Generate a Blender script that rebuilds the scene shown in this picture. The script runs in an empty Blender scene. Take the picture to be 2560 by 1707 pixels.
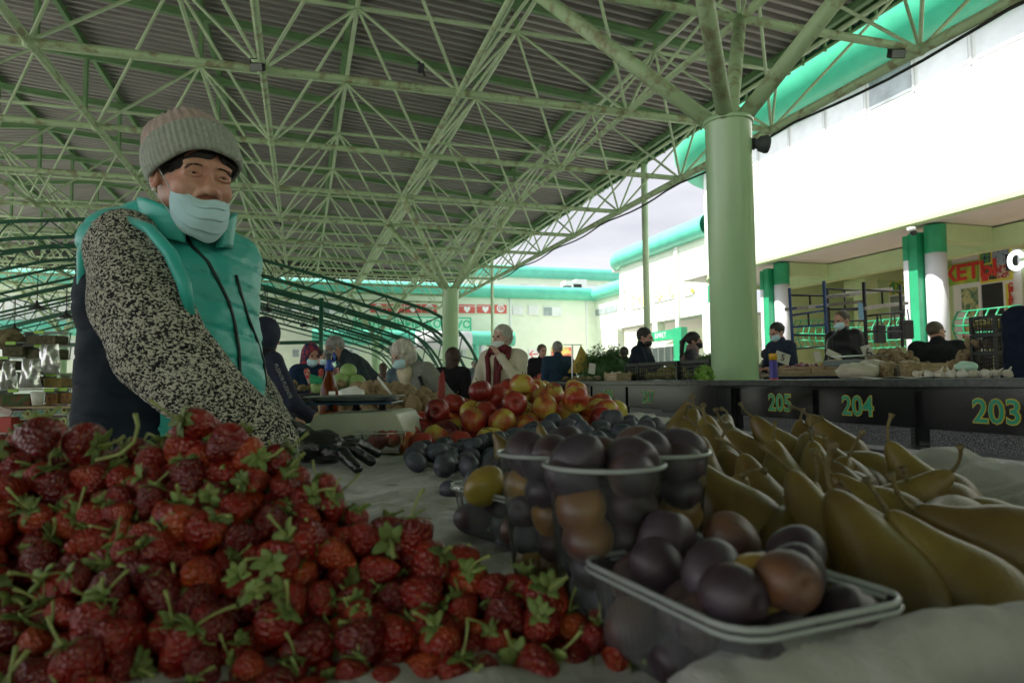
import bpy, bmesh, math, random
import numpy as np
from mathutils import Vector, Matrix, Euler
random.seed(7)
scene = bpy.context.scene
R = math.radians
# ------------------------------------------------------------------ camera
EYE = 1.0
PITCH, ROLL, F = R(3.3), -0.009, 1707.0
cam_d = bpy.data.cameras.new('camera'); cam = bpy.data.objects.new('camera', cam_d)
scene.collection.objects.link(cam); scene.camera = cam
CR = Matrix.Rotation(R(90) + PITCH, 3, 'X') @ Matrix.Rotation(ROLL, 3, 'Z')
cam.matrix_world = Matrix.Translation((0, 0, EYE)) @ CR.to_4x4()
cam_d.sensor_width = 36; cam_d.lens = 24.0; cam_d.clip_start = 0.02; cam_d.clip_end = 3000
cam_d.dof.use_dof = True; cam_d.dof.focus_distance = 2.3; cam_d.dof.aperture_fstop = 8.0
# ------------------------------------------------------------------ world, sun, exposure
SUN_EL = R(50); SUN_AZ = R(-95)
w = bpy.data.worlds.new('World'); scene.world = w; w.use_nodes = True
nt = w.node_tree; nt.nodes.clear()
out = nt.nodes.new('ShaderNodeOutputWorld'); bg = nt.nodes.new('ShaderNodeBackground')
sky = nt.nodes.new('ShaderNodeTexSky'); sky.sky_type = 'NISHITA'; sky.sun_disc = False
sky.sun_elevation = SUN_EL; sky.sun_rotation = SUN_AZ; sky.air_density = 1.0; sky.dust_density = 2.0
tc = nt.nodes.new('ShaderNodeTexCoord'); mp = nt.nodes.new('ShaderNodeMapping'); mp.inputs['Scale'].default_value = (1.2, 1.2, 4.5)
nz = nt.nodes.new('ShaderNodeTexNoise'); nz.inputs['Scale'].default_value = 2.2; nz.inputs['Detail'].default_value = 7; nz.inputs['Roughness'].default_value = .58
cr = nt.nodes.new('ShaderNodeValToRGB'); cr.color_ramp.elements[0].position = .35; cr.color_ramp.elements[0].color = (5.2, 5.2, 5.6, 1)
cr.color_ramp.elements[1].position = .68; cr.color_ramp.elements[1].color = (7.4, 7.3, 7.6, 1)
mx = nt.nodes.new('ShaderNodeMixRGB'); mx.inputs[0].default_value = .86
L = nt.links.new
L(tc.outputs['Generated'], mp.inputs[0]); L(mp.outputs[0], nz.inputs['Vector']); L(nz.outputs[0], cr.inputs[0])
sun_dir = (math.sin(SUN_AZ) * math.cos(SUN_EL), math.cos(SUN_AZ) * math.cos(SUN_EL), math.sin(SUN_EL))
vd = nt.nodes.new('ShaderNodeVectorMath'); vd.operation = 'DOT_PRODUCT'; vd.inputs[1].default_value = sun_dir; L(tc.outputs['Generated'], vd.inputs[0])
mr = nt.nodes.new('ShaderNodeMapRange'); mr.inputs['From Min'].default_value = .1; mr.inputs['To Min'].default_value = .82; mr.inputs['To Max'].default_value = 2.4; L(vd.outputs['Value'], mr.inputs[0])
vs_ = nt.nodes.new('ShaderNodeVectorMath'); vs_.operation = 'SCALE'; L(cr.outputs[0], vs_.inputs[0]); L(mr.outputs[0], vs_.inputs['Scale'])
L(sky.outputs[0], mx.inputs[1]); L(vs_.outputs[0], mx.inputs[2]); L(mx.outputs[0], bg.inputs[0]); L(bg.outputs[0], out.inputs[0])
bg.inputs[1].default_value = 0.10
sd = bpy.data.lights.new('sun', 'SUN'); sun = bpy.data.objects.new('sun', sd); scene.collection.objects.link(sun)
sd.energy = 4.5; sd.angle = R(.53); sd.color = (1, .96, .88)
sv = Vector((math.sin(SUN_AZ) * math.cos(SUN_EL), math.cos(SUN_AZ) * math.cos(SUN_EL), math.sin(SUN_EL)))
sun.location = sv * 60; sun.rotation_euler = sv.to_track_quat('Z', 'Y').to_euler()
scene.view_settings.view_transform = 'Standard'; scene.view_settings.look = 'None'
scene.view_settings.exposure = 0.85; scene.view_settings.gamma = 1
scene.render.engine = 'CYCLES'
scene.cycles.max_bounces = 10; scene.cycles.diffuse_bounces = 5; scene.cycles.transparent_max_bounces = 24
scene.cycles.transmission_bounces = 6; scene.cycles.glossy_bounces = 4
# ------------------------------------------------------------------ coordinates
C17, S17 = math.cos(R(17.2)), math.sin(R(17.2))
def W(D, t, z=0.0):                      # market grid (across the aisle, along the aisle, up) to world
    return Vector((C17 * D - S17 * t, S17 * D + C17 * t, z))
def DT(x, y): return (C17 * x + S17 * y, -S17 * x + C17 * y)
def P(px, py, d):                        # a point seen at a photo pixel, d metres ahead of the camera
    v = CR @ Vector(((px - 1280) / F, -(py - 853.5) / F, -1))
    return Vector((v.x * d / v.y, d, EYE + v.z * d / v.y))
# ------------------------------------------------------------------ object helpers
COL = scene.collection
ORG = {}
def tag(o, label=None, cat=None, group=None, kind=None):
    if label: o['label'] = label
    if cat: o['category'] = cat
    if group: o['group'] = group
    if kind: o['kind'] = kind
    return o
def worg(p):
    v = Vector((0, 0, 0))
    while p is not None:
        v = v + Vector(p.location); p = p.parent
    return v
def thing(name, loc, label=None, cat=None, group=None, rz=0, parent=None):
    o = bpy.data.objects.new(name, None); COL.objects.link(o); o.location = loc; o.rotation_euler = (0, 0, rz)
    o.empty_display_size = .05
    if parent: o.parent = parent
    return tag(o, label, cat, group)
def link_mesh(name, me, m=None, parent=None, loc=None):
    o = bpy.data.objects.new(name, me); COL.objects.link(o)
    if m: me.materials.append(m)
    if parent: o.parent = parent
    if loc is not None: o.location = loc
    return o
def copy_tree(o, parent=None, loc=None, rot=None, scale=None, label=None):
    c = o.copy(); COL.objects.link(c)
    if parent: c.parent = parent
    if loc is not None: c.location = loc
    if rot is not None: c.rotation_euler = rot
    if scale is not None: c.scale = scale
    if label: c['label'] = label
    for ch in list(o.children): copy_tree(ch, c)
    return c
class MB:
    def __init__(s, xf=None): s.v = []; s.f = []; s.xf = xf
    def add(s, vs, fs):
        n = len(s.v); s.v += [tuple(v) for v in vs]; s.f += [tuple(i + n for i in f) for f in fs]; return s
    def box(s, x0, x1, y0, y1, z0, z1):
        return s.add([(x0,y0,z0),(x1,y0,z0),(x1,y1,z0),(x0,y1,z0),(x0,y0,z1),(x1,y0,z1),(x1,y1,z1),(x0,y1,z1)],
                     [(0,3,2,1),(4,5,6,7),(0,1,5,4),(1,2,6,5),(2,3,7,6),(3,0,4,7)])
    def obox(s, c, ax, ay, az):          # box from centre and three half-axis vectors
        c, ax, ay, az = map(Vector, (c, ax, ay, az))
        q = [c + ax * i + ay * j + az * k for k in (-1, 1) for (i, j) in ((-1,-1),(1,-1),(1,1),(-1,1))]
        return s.add(q, [(0,3,2,1),(4,5,6,7),(0,1,5,4),(1,2,6,5),(2,3,7,6),(3,0,4,7)])
    def tube(s, pts, r, n=8, cap=True, closed=False):
        pts = [Vector(p) for p in pts]; m = len(pts); rr = r if isinstance(r, (list, tuple)) else [r] * m
        vs = []; up = None
        for i, p in enumerate(pts):
            if closed: d = pts[(i + 1) % m] - pts[i - 1]
            else: d = pts[min(i + 1, m - 1)] - pts[max(i - 1, 0)]
            d.normalize()
            if up is None: up = Vector((0, 0, 1)) if abs(d.z) < .9 else Vector((1, 0, 0))
            a = d.cross(up); a = a.normalized() if a.length > 1e-6 else Vector((1, 0, 0)); b = a.cross(d); up = b
            for k in range(n):
                t = 2 * math.pi * k / n; vs.append(p + (a * math.cos(t) + b * math.sin(t)) * rr[i])
        fs = []
        for i in range(m if closed else m - 1):
            j = (i + 1) % m
            for k in range(n): fs.append((i*n+k, j*n+k, j*n+(k+1)%n, i*n+(k+1)%n))
        if cap and not closed: fs.append(tuple(range(n))); fs.append(tuple(range((m-1)*n, m*n))[::-1])
        return s.add(vs, fs)
    def lathe(s, prof, c=(0,0,0), n=24, sx=1, sy=1, fn=None):
        vs = []; fs = []; m = len(prof)
        for i, (r, z) in enumerate(prof):
            for k in range(n):
                t = 2 * math.pi * k / n; q = Vector((r * sx * math.cos(t), r * sy * math.sin(t), z))
                if fn: q = fn(q, t, i)
                vs.append(Vector(c) + q)
        for i in range(m - 1):
            for k in range(n): fs.append((i*n+k, i*n+(k+1)%n, (i+1)*n+(k+1)%n, (i+1)*n+k))
        if prof[0][0] > 1e-5: fs.append(tuple(range(n))[::-1])
        if prof[-1][0] > 1e-5: fs.append(tuple(range((m-1)*n, m*n)))
        return s.add(vs, fs)
    def ball(s, c, r, n=12, m=8, R3=None):
        rx, ry, rz = r if isinstance(r, (tuple, list)) else (r, r, r); c = Vector(c)
        vs = []; fs = []
        for i in range(m + 1):
            a = math.pi * i / m
            for k in range(n):
                t = 2 * math.pi * k / n; q = Vector((rx*math.sin(a)*math.cos(t), ry*math.sin(a)*math.sin(t), -rz*math.cos(a)))
                if R3: q = R3 @ q
                vs.append(c + q)
        for i in range(m):
            for k in range(n): fs.append((i*n+k, i*n+(k+1)%n, (i+1)*n+(k+1)%n, (i+1)*n+k))
        return s.add(vs, fs)
    def grid(s, fn, nu, nv, closeu=False):
        vs = [fn(i / (nu if closeu else nu - 1), j / (nv - 1)) for i in range(nu) for j in range(nv)]
        fs = [(i*nv+j, ((i+1)%nu)*nv+j, ((i+1)%nu)*nv+j+1, i*nv+j+1) for i in range(nu if closeu else nu-1) for j in range(nv-1)]
        return s.add(vs, fs)
    def build(s, name, m=None, parent=None, smooth=False, bevel=0, solid=0, sub=0, merge=False):
        vs = [s.xf(*v) for v in s.v] if s.xf else s.v
        o0 = worg(parent) if parent else Vector((0, 0, 0))
        me = bpy.data.meshes.new(name); me.from_pydata([tuple(Vector(v) - o0) for v in vs], [], s.f)
        if merge:
            bm = bmesh.new(); bm.from_mesh(me); bmesh.ops.remove_doubles(bm, verts=bm.verts, dist=1e-5); bmesh.ops.recalc_face_normals(bm, faces=bm.faces); bm.to_mesh(me); bm.free()
        me.update()
        if smooth: me.polygons.foreach_set('use_smooth', [True] * len(me.polygons))
        o = link_mesh(name, me, m, parent)
        if bevel:
            b = o.modifiers.new('bevel', 'BEVEL'); b.width = bevel; b.segments = 2; b.limit_method = 'ANGLE'
        if solid:
            b = o.modifiers.new('solid', 'SOLIDIFY'); b.thickness = solid; b.offset = 0
        if sub:
            b = o.modifiers.new('sub', 'SUBSURF'); b.levels = sub; b.render_levels = sub
        return o
def top(mb, name, m, label, cat, group=None, kind=None, **k):      # a thing that is one mesh; its origin goes to its base centre
    o = mb.build(name, m, None, **k); me = o.data
    if kind != 'structure':
        co = np.empty(len(me.vertices) * 3, 'f'); me.vertices.foreach_get('co', co); co = co.reshape(-1, 3)
        c = (co.min(0) + co.max(0)) / 2; c[2] = co[:, 2].min(); co -= c; me.vertices.foreach_set('co', co.ravel()); me.update()
        o.location = [float(q) for q in c]
    return tag(o, label, cat, group, kind)
def interp(x, pts):
    return float(np.interp(x, [p[0] for p in pts], [p[1] for p in pts]))
# ------------------------------------------------------------------ materials
def nd(nt, t, **k):
    n = nt.nodes.new(t)
    for a, b in k.items(): setattr(n, a, b)
    return n
def newmat(name):
    m = bpy.data.materials.new(name); m.use_nodes = True; nt = m.node_tree; nt.nodes.clear()
    o = nd(nt, 'ShaderNodeOutputMaterial'); b = nd(nt, 'ShaderNodeBsdfPrincipled'); nt.links.new(b.outputs[0], o.inputs[0])
    return m, nt, b, o
def mat(name, col, rough=.5, var=.12, scale=8, bump=0, bscale=60, metal=0, spec=.5, coat=0, rnd=0, col2=None, sss=0, stretch=(1,1,1), sheen=0, thr=(.35,.65)):
    m, nt, b, o = newmat(name); L = nt.links.new
    tc = nd(nt, 'ShaderNodeTexCoord'); mp = nd(nt, 'ShaderNodeMapping'); mp.inputs['Scale'].default_value = stretch
    L(tc.outputs['Object'], mp.inputs[0])
    n = nd(nt, 'ShaderNodeTexNoise'); n.inputs['Scale'].default_value = scale; n.inputs['Detail'].default_value = 6; n.inputs['Roughness'].default_value = .6
    L(mp.outputs[0], n.inputs['Vector'])
    r = nd(nt, 'ShaderNodeValToRGB'); e = r.color_ramp.elements; e[0].position, e[1].position = thr
    c2 = col2 if col2 else [c * (1 - var) for c in col]
    c1 = col if col2 else [min(1, c * (1 + var)) for c in col]
    e[0].color = (*c2, 1); e[1].color = (*c1, 1); L(n.outputs[0], r.inputs[0]); src = r.outputs[0]
    if rnd:
        oi = nd(nt, 'ShaderNodeObjectInfo'); h = nd(nt, 'ShaderNodeHueSaturation'); mr = nd(nt, 'ShaderNodeMapRange')
        mr.inputs['To Min'].default_value = 1 - rnd; mr.inputs['To Max'].default_value = 1 + rnd
        L(oi.outputs['Random'], mr.inputs[0]); L(mr.outputs[0], h.inputs['Value']); L(src, h.inputs['Color']); src = h.outputs[0]
    L(src, b.inputs['Base Color'])
    b.inputs['Roughness'].default_value = rough; b.inputs['Metallic'].default_value = metal; b.inputs['Specular IOR Level'].default_value = spec
    b.inputs['Coat Weight'].default_value = coat; b.inputs['Coat Roughness'].default_value = .15
    if sss: b.inputs['Subsurface Weight'].default_value = sss; b.inputs['Subsurface Radius'].default_value = (.012, .004, .002); b.inputs['Subsurface Scale'].default_value = 1
    if sheen: b.inputs['Sheen Weight'].default_value = sheen
    if bump:
        n2 = nd(nt, 'ShaderNodeTexNoise'); n2.inputs['Scale'].default_value = bscale; n2.inputs['Detail'].default_value = 4; L(mp.outputs[0], n2.inputs['Vector'])
        bp = nd(nt, 'ShaderNodeBump'); bp.inputs['Strength'].default_value = min(1, bump); bp.inputs['Distance'].default_value = .01 * bump
        L(n2.outputs[0], bp.inputs['Height']); L(bp.outputs[0], b.inputs['Normal'])
    return m
def plastic(name, tint=(.93,.97,.97), alpha=.22, rough=.12, body=(.75,.8,.8)):       # thin clear plastic: mostly see-through, a milky share and a gloss
    m, nt, b, o = newmat(name); L = nt.links.new; nt.nodes.remove(b)
    t = nd(nt, 'ShaderNodeBsdfTransparent'); t.inputs[0].default_value = (*tint, 1)
    d = nd(nt, 'ShaderNodeBsdfDiffuse'); d.inputs[0].default_value = (*body, 1); g = nd(nt, 'ShaderNodeBsdfGlossy'); g.inputs['Roughness'].default_value = rough
    tl = nd(nt, 'ShaderNodeBsdfTranslucent'); tl.inputs[0].default_value = (*body, 1)
    m0 = nd(nt, 'ShaderNodeMixShader'); m0.inputs[0].default_value = .5; L(d.outputs[0], m0.inputs[1]); L(tl.outputs[0], m0.inputs[2])
    m1 = nd(nt, 'ShaderNodeMixShader'); m1.inputs[0].default_value = alpha; L(t.outputs[0], m1.inputs[1]); L(m0.outputs[0], m1.inputs[2])
    lw = nd(nt, 'ShaderNodeLayerWeight'); lw.inputs[0].default_value = .25
    m2 = nd(nt, 'ShaderNodeMixShader'); L(lw.outputs['Fresnel'], m2.inputs[0]); L(m1.outputs[0], m2.inputs[1]); L(g.outputs[0], m2.inputs[2]); L(m2.outputs[0], o.inputs[0])
    return m
FONT = None
def text_mesh(name, s, size, m, parent, origin, ex, ey, thick=.004, align='CENTER', sx=1.0, bold=0.0):
    c = bpy.data.curves.new(name, 'FONT'); c.body = s; c.size = size; c.align_x = align; c.align_y = 'CENTER'; c.extrude = thick / 2; c.resolution_u = 3; c.offset = bold
    o = bpy.data.objects.new(name, c); COL.objects.link(o)
    dg = bpy.context.evaluated_depsgraph_get(); me = bpy.data.meshes.new_from_object(o.evaluated_get(dg)); me.name = name
    bpy.data.objects.remove(o)
    ex, ey = Vector(ex).normalized(), Vector(ey).normalized(); ez = ex.cross(ey); og = Vector(origin) - (worg(parent) if parent else Vector())
    n = len(me.vertices); co = np.empty(n * 3, 'f'); me.vertices.foreach_get('co', co); co = co.reshape(-1, 3)
    A = np.array([ex * sx, ey, ez]); co = co @ A + np.array(og); me.vertices.foreach_set('co', co.astype('f').ravel()); me.update()
    me.materials.clear()
    return link_mesh(name, me, m, parent)
# ================================================================== THE SETTING
M_green = mat('pale_green_paint', (.56,.71,.46), .42, .10, 2.5, .05, 40, spec=.5)
M_green2 = mat('weathered_green_paint', (.49,.66,.39), .5, .1, 5, .1, 60, col2=(.32,.32,.18), thr=(.36,.50))
M_girder = mat('girder_green_paint', (.20,.36,.17), .5, .1, 3)
M_dgreen = mat('dark_green_paint', (.015,.10,.055), .4, .2, 5)
M_deck = mat('galvanised_deck', (.40,.38,.37), .5, .15, .7, .1, 30, metal=.35, stretch=(.3,1.5,1))
M_fascia = mat('dark_fascia', (.03,.14,.10), .5)
M_mint = mat('mint_render', (.78,.86,.70), .85, .04, 1.5, .1, 50)
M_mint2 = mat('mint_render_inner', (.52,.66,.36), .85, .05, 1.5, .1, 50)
M_white = mat('white_panel', (.80,.82,.78), .6, .02, 1, .02, 20)
M_ceil = mat('soffit_panel', (.72,.68,.64), .7, .03, 2)
M_teal = mat('teal_roll', (.055,.50,.29), .35, .06, 2, 0, 10, spec=.5)
M_tealw = mat('teal_roll_far', (.12,.56,.41), .3, .08, 1.5, spec=.6)
M_colw = mat('white_tile', (.72,.73,.77), .35, .04, 3)
M_colg = mat('green_tile', (.03,.36,.17), .35, .08, 3)
M_glass = mat('dull_window', (.30,.36,.36), .12, .3, 1.2, spec=.8)
M_glassb = mat('bright_window', (.80,.84,.83), .15, .15, .8, spec=.8)
M_frame = mat('white_frame', (.78,.80,.78), .5, .03, 3)
M_asph = mat('paving', (.50,.49,.45), .85, .18, 3, .3, 30)
M_dark = mat('dark_inside', (.02,.022,.022), .6, .3, 3)
M_granb = mat('black_granite', (.012,.013,.014), .13, .5, 60, spec=.6)
M_grang, nt_, b_, o_ = newmat('grey_granite')
v_ = nd(nt_, 'ShaderNodeTexNoise'); v_.inputs['Scale'].default_value = 170; v_.inputs['Detail'].default_value = 3
tc_ = nd(nt_, 'ShaderNodeTexCoord'); nt_.links.new(tc_.outputs['Object'], v_.inputs['Vector'])
r_ = nd(nt_, 'ShaderNodeValToRGB'); r_.color_ramp.elements[0].position = .42; r_.color_ramp.elements[0].color = (.012,.013,.015,1); r_.color_ramp.elements[1].position = .66; r_.color_ramp.elements[1].color = (.22,.22,.24,1)
nt_.links.new(v_.outputs[0], r_.inputs[0]); nt_.links.new(r_.outputs[0], b_.inputs['Base Color']); b_.inputs['Roughness'].default_value = .35
M_steel = mat('steel', (.6,.6,.6), .3, .1, 20, metal=1)
M_num = mat('number_green', (.01,.30,.17), .4)
M_numy = mat('number_edge', (.55,.42,.03), .4)
M_text = mat('white_letters', (.85,.87,.85), .5, .02)

# ground
tag(MB().add([(-400,-300,0),(400,-300,0),(400,700,0),(-400,700,0)], [(0,1,2,3)]).build('ground', M_asph), kind='structure')
# -------- market hall roof: double layer space frame, columns and ribbed deck
ZB, ZT = 5.48, 7.45
mD, mT = 2.88, 3.1
Dn = [5.2 + mD * k for k in range(-8, 2)]            # bottom nodes across
Tn = [7.05 + mT * k for k in range(-9, 12)]          # bottom nodes along
hall = thing('market_hall', W(3.77, 17.9), 'open market hall with pale green tubular space frame roof over the stalls', 'market hall')
Dt = [d - mD / 2 for d in Dn] + [Dn[-1] + mD / 2]
Tt = [t - mT / 2 for t in Tn] + [Tn[-1] + mT / 2]
for t in Tn:
    mb = MB(); a, b = W(Dn[0], t, ZB), W(Dn[-1], t, ZB); mb.tube([a, b], .056, 10)
    x = Dn[0]
    while x < Dn[-1]:
        mb.tube([W(x, t, ZB), W(x + .03, t, ZB)], .060, 10); x += .72
    mb.build('bottom_chord', M_green2, hall, smooth=False)
for d in Dn: MB().tube([W(d, Tn[0], ZB - .002), W(d, Tn[-1], ZB - .002)], .05 if d < Dn[-1] else .075, 10).build('bottom_chord', M_green2, hall)
for t in Tt: MB().tube([W(Dt[0], t, ZT), W(Dt[-1], t, ZT)], .042, 8).build('top_chord', M_green, hall)
for d in Dt: MB().tube([W(d, Tt[0], ZT + .003), W(d, Tt[-1], ZT + .003)], .042, 8).build('top_chord', M_green, hall)
br = []
for d in Dn:
    for t in Tn:
        for sd_ in (-1, 1):
            for st in (-1, 1): br.append((W(d, t, ZB), W(d + sd_ * mD / 2, t + st * mT / 2, ZT)))
def seen(p):
    q = CR.transposed() @ (Vector(p) - Vector((0, 0, EYE)))
    if q.z > -.3: return 99
    x, y = q.x / -q.z, q.y / -q.z
    return p.length if abs(x) < .8 and abs(y) < .6 else 99 + p.length
br.sort(key=lambda ab: min(seen(ab[0]), seen(ab[1])))
rest = MB()
for i, (a, b) in enumerate(br):
    if i < 100: MB().tube([a, b], .027, 8).build('brace', M_green, hall)
    else: rest.tube([a, b], .029, 6, cap=False)
tag(rest.build('far_braces', M_green, hall), kind='stuff')
nodes = MB()
for d in Dn:
    for t in Tn: nodes.ball(W(d, t, ZB - .02), (.085, .085, .07), 8, 6)
for d in Dt:
    for t in Tt: nodes.ball(W(d, t, ZT), (.075, .075, .06), 8, 6)
tag(nodes.build('node_joints', M_green2, hall, smooth=True), kind='stuff')
# deck: ribs run across, the roof rises gently to a ridge on the left
RID, DE = -8.0, 10.07
def zdeck(d): return ZT + .28 + .085 * (DE - d) if d > RID else ZT + .28 + .085 * (DE - RID) - .085 * (RID - d)
T0, T1 = Tt[0] - .5, Tt[-1] + .6
mb = MB(); per = .25; n = int((T1 - T0) / per); vs = []
for i in range(n):
    for (u, dz) in ((0, 0), (.34, 0), (.42, .11), (.92, .11)): vs.append((T0 + (i + u) * per, dz))
ds = [-19.5, RID, -3, 2, 6, DE]
q = [W(d, t, zdeck(d) + dz) for (t, dz) in vs for d in ds]; k = len(ds)
mb.add(q, [(i*k+j, (i+1)*k+j, (i+1)*k+j+1, i*k+j+1) for i in range(len(vs)-1) for j in range(k-1)])
mb.build('roof_deck', M_deck, hall, solid=.004)
#  the roof far to the left of the ridge
for d in Dt + [DE - .3]:                                              # purlins, I shaped, along the hall
    z = zdeck(d); MB(W).box(d-.05, d+.05, T0, T1, z-.02, z-.008).box(d-.006, d+.006, T0, T1, z-.15, z-.0205).box(d-.05, d+.05, T0, T1, z-.162, z-.1505).build('purlin', M_girder, hall)
for t in Tt:                                                      # rafters across
    mb = MB()
    for (a, b) in ((Dt[0], RID), (RID, DE - .25)):
        for (dz, hw, hh) in ((-.20, .05, .006), (-.275, .005, .066), (-.35, .05, .006)):
            pa, pb = W(a, t, zdeck(a) + dz), W(b, t, zdeck(b) + dz); m_ = (pa + pb) / 2
            mb.obox(m_, (pb - pa) / 2, W(0, hw), Vector((0, 0, hh)))
    mb.build('rafter', M_girder, hall)
st = MB()
for d in Dt[:-1]:
    for t in Tt:
        if zdeck(d) - .36 > ZT + .05: st.box(*(lambda a: (a.x-.04, a.x+.04, a.y-.04, a.y+.04, ZT, zdeck(d)-.34))(W(d, t)))
tag(st.build('stub_posts', M_girder, hall), kind='stuff')
fas = MB(W); fas.box(DE, DE+.03, T0, T1, zdeck(DE)-.10, zdeck(DE)+.12); fas.build('fascia', M_fascia, hall)
fas = MB(W); fas.box(-19.5, DE-.01, T1, T1+.03, ZT-.05, ZT+1.9); fas.build('fascia', mat('brown_fascia', (.05,.045,.04), .6), hall)
rail = MB(W)
for dz in (-.05, .15): rail.box(DE-.34, DE-.30, T0, T1, zdeck(DE)-.28+dz, zdeck(DE)-.24+dz)
x = T0
while x < T1: rail.box(DE-.345, DE-.295, x, x+.04, zdeck(DE)-.36, zdeck(DE)-.06); x += .62
rail.build('eaves_lattice', M_girder, hall)
CAPZ = 3.47
M_colpaint = mat('column_paint', (.42,.64,.36), .22, .06, 2, .25, 14, spec=.6, coat=.3, stretch=(1,1,.25))
for (d0, t0) in ((3.90, 5.52), (3.82, 17.9), (3.77, 36.5), (-10.63, 5.5), (-10.63, 17.9), (-10.63, 36.5)):
    col = MB().lathe([(.215, 0), (.215, CAPZ - .04), (.235, CAPZ - .035), (.235, CAPZ), (.20, CAPZ + .004), (.05, CAPZ + .03)], W(d0, t0), 32)
    col.v = [(v[0], v[1], v[2]) for v in col.v]
    c_ = col.build('column', M_colpaint, hall, smooth=True, bevel=.004)
    dl, tl = min(Dn, key=lambda q: abs(q - (d0 - mD/2))), min(Tn, key=lambda q: abs(q - (t0 - mT/2)))
    for i in (0, 1):
        for j in (0, 1):
            MB().tube([W(d0, t0, CAPZ - .02) + (W(dl + i*mD, tl + j*mT) - W(d0, t0)) * .06, W(dl + i*mD, tl + j*mT, ZB)], .078, 14).build('branch', M_green2, c_, smooth=True)
# thin rain pipes at the eaves
for (d0, t0, r_) in ((9.75, 18.0, .095), (9.75, 35.0, .085), (9.75, 1.0, .095)):
    top(MB().tube([W(d0, t0, 0), W(d0, t0, zdeck(DE) - .1)], r_, 14), 'rain_pipe', M_green, {18.0: 'thin pale green pole under the roof edge, left of the thick column', 35.0: 'slender distant green pole behind the woman in the cream jacket', 1.0: 'thin green pole near the market roof edge outside the photo'}[t0], 'pole', 'roof edge poles', smooth=True)
# cable strung on the edge chord
pts = [W(8.1 + .03 * math.sin(i), Tn[0] + i * .62, ZB - .085 - .07 * abs(math.sin(i * .51))) for i in range(80)]
top(MB().tube(pts, .022, 6), 'power_cable', M_dark, 'black cable slung along the outer edge tube of the market roof', 'cable', smooth=True)
# flood lights and speaker
def flood(p, lab, s=1.0):
    t_ = thing('floodlight', p, lab, 'floodlight', 'floodlights on the roof frame')
    MB().obox(p + Vector((0, 0, -.09)), (.10*s, 0, 0), (0, .05*s, .03*s), (0, -.02, .055*s)).build('housing', M_dark, t_, bevel=.01)
    MB().obox(p + Vector((0, -.055*s, -.12)), (.085*s, 0, 0), (0, .004, .002), (0, -.018, .045*s)).build('lens', mat('lamp_glass', (.25,.27,.27), .15), t_)
    MB().tube([p + Vector((-.11*s, 0, -.09)), p + Vector((-.11*s, 0, .03)), p + Vector((.11*s, 0, .03)), p + Vector((.11*s, 0, -.09))], .008, 6).build('bracket', M_dark, t_)
flood(P(644, 152, 9.3), 'small black floodlight under the roof frame above the woman in the hat', .95)
flood(P(2240, 118, 9.0), 'black floodlight under the outer roof tube before the teal eaves roll', 1.0)
flood(P(695, 553, 18.5), 'small pale floodlight farther down the roof, beside the hanging wire', .8)
wire = [P(640, 0, 9.0), P(662, 140, 9.4), P(677, 345, 12.8), P(690, 460, 15.6), P(697, 552, 18.6)]
top(MB().tube(wire, .008, 5), 'hanging_wire', M_dark, 'thin dark wire running down between the roof nodes above the stalls', 'wire')
pg = P(1052, 176, 10.1)
bird = MB().ball(pg + Vector((0,0,.03)), (.05,.055,.085), 10, 8, Matrix.Rotation(.5, 3, 'Y')).ball(pg + Vector((-.03,0,.115)), (.028,.028,.03), 8, 6)
bird.tube([pg + Vector((.02,0,-.01)), pg + Vector((.07,0,-.10))], [.03, .012], 6).tube([pg + Vector((-.055,0,.115)), pg + Vector((-.08,0,.108))], [.008, .002], 5)
top(bird, 'pigeon', mat('pigeon_grey', (.05,.05,.06), .7, .3, 20), 'dark pigeon perched on the cross tube of the roof frame', 'bird', smooth=True)
sp = P(1898, 360, 6.35)
s_ = thing('loudspeaker', sp, 'grey wall loudspeaker fixed to the right side of the thick column', 'loudspeaker')
MB().tube([sp+Vector((-.05,0,0)), sp+Vector((-.01,0,0)), sp+Vector((.0,0,0)), sp+Vector((.06,0,-.005)), sp+Vector((.085,0,-.008)), sp+Vector((.09,0,-.008))], [.04,.05,.07,.085,.08,.05], 20).build('horn', mat('speaker_grey', (.07,.08,.085), .6), s_, smooth=True)
MB().box(sp.x-.07, sp.x-.04, sp.y-.03, sp.y+.03, sp.z-.05, sp.z+.05).build('bracket', M_dark, s_)
# -------- right hand building along the aisle
def winbox(mb_f, mb_g, D, t0, t1, z0, z1, n=1):
    pass
BW = 15.5; TC = 22.5; mkt = thing('market_building', W(BW, 10), 'two storey white building with teal roll cornice and open ground floor on the right', 'building')
def arc(Dc, Tc, r, a0, a1, n): return [(Dc + r * math.sin(a0 + (a1-a0)*i/n), Tc + r * math.cos(a0 + (a1-a0)*i/n)) for i in range(n+1)]
# plan of the sunlit front: straight, then a rounded corner of radius 4
path = [(BW, -25), (BW, TC)] + arc(BW + 4, TC, 4, R(-90), R(0), 10)[1:] + [(BW + 9, TC + 4)]
def wall_along(path, z0, z1, th=.25, name='wall', m=M_white, parent=mkt):
    mb = MB(); n = len(path); nrm = []
    for i in range(n):
        a = path[max(i-1, 0)]; b = path[min(i+1, n-1)]; dx, dy = b[0]-a[0], b[1]-a[1]; l = math.hypot(dx, dy); nrm.append((dy/l, -dx/l))
    ins = [(p[0] + q[0]*th, p[1] + q[1]*th) for p, q in zip(path, nrm)]
    vs = [W(*p, z) for p in path for z in (z0, z1)] + [W(*p, z) for p in ins for z in (z0, z1)]
    fs = []
    for i in range(n-1):
        a, b = 2*i, 2*i+2; c, d = 2*n+2*i, 2*n+2*i+2
        fs += [(a, a+1, b+1, b), (c, d, d+1, c+1), (a, b, d, c), (a+1, c+1, d+1, b+1)]
    mb.add(vs, fs); return mb.build(name, m, parent, merge=True)
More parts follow.
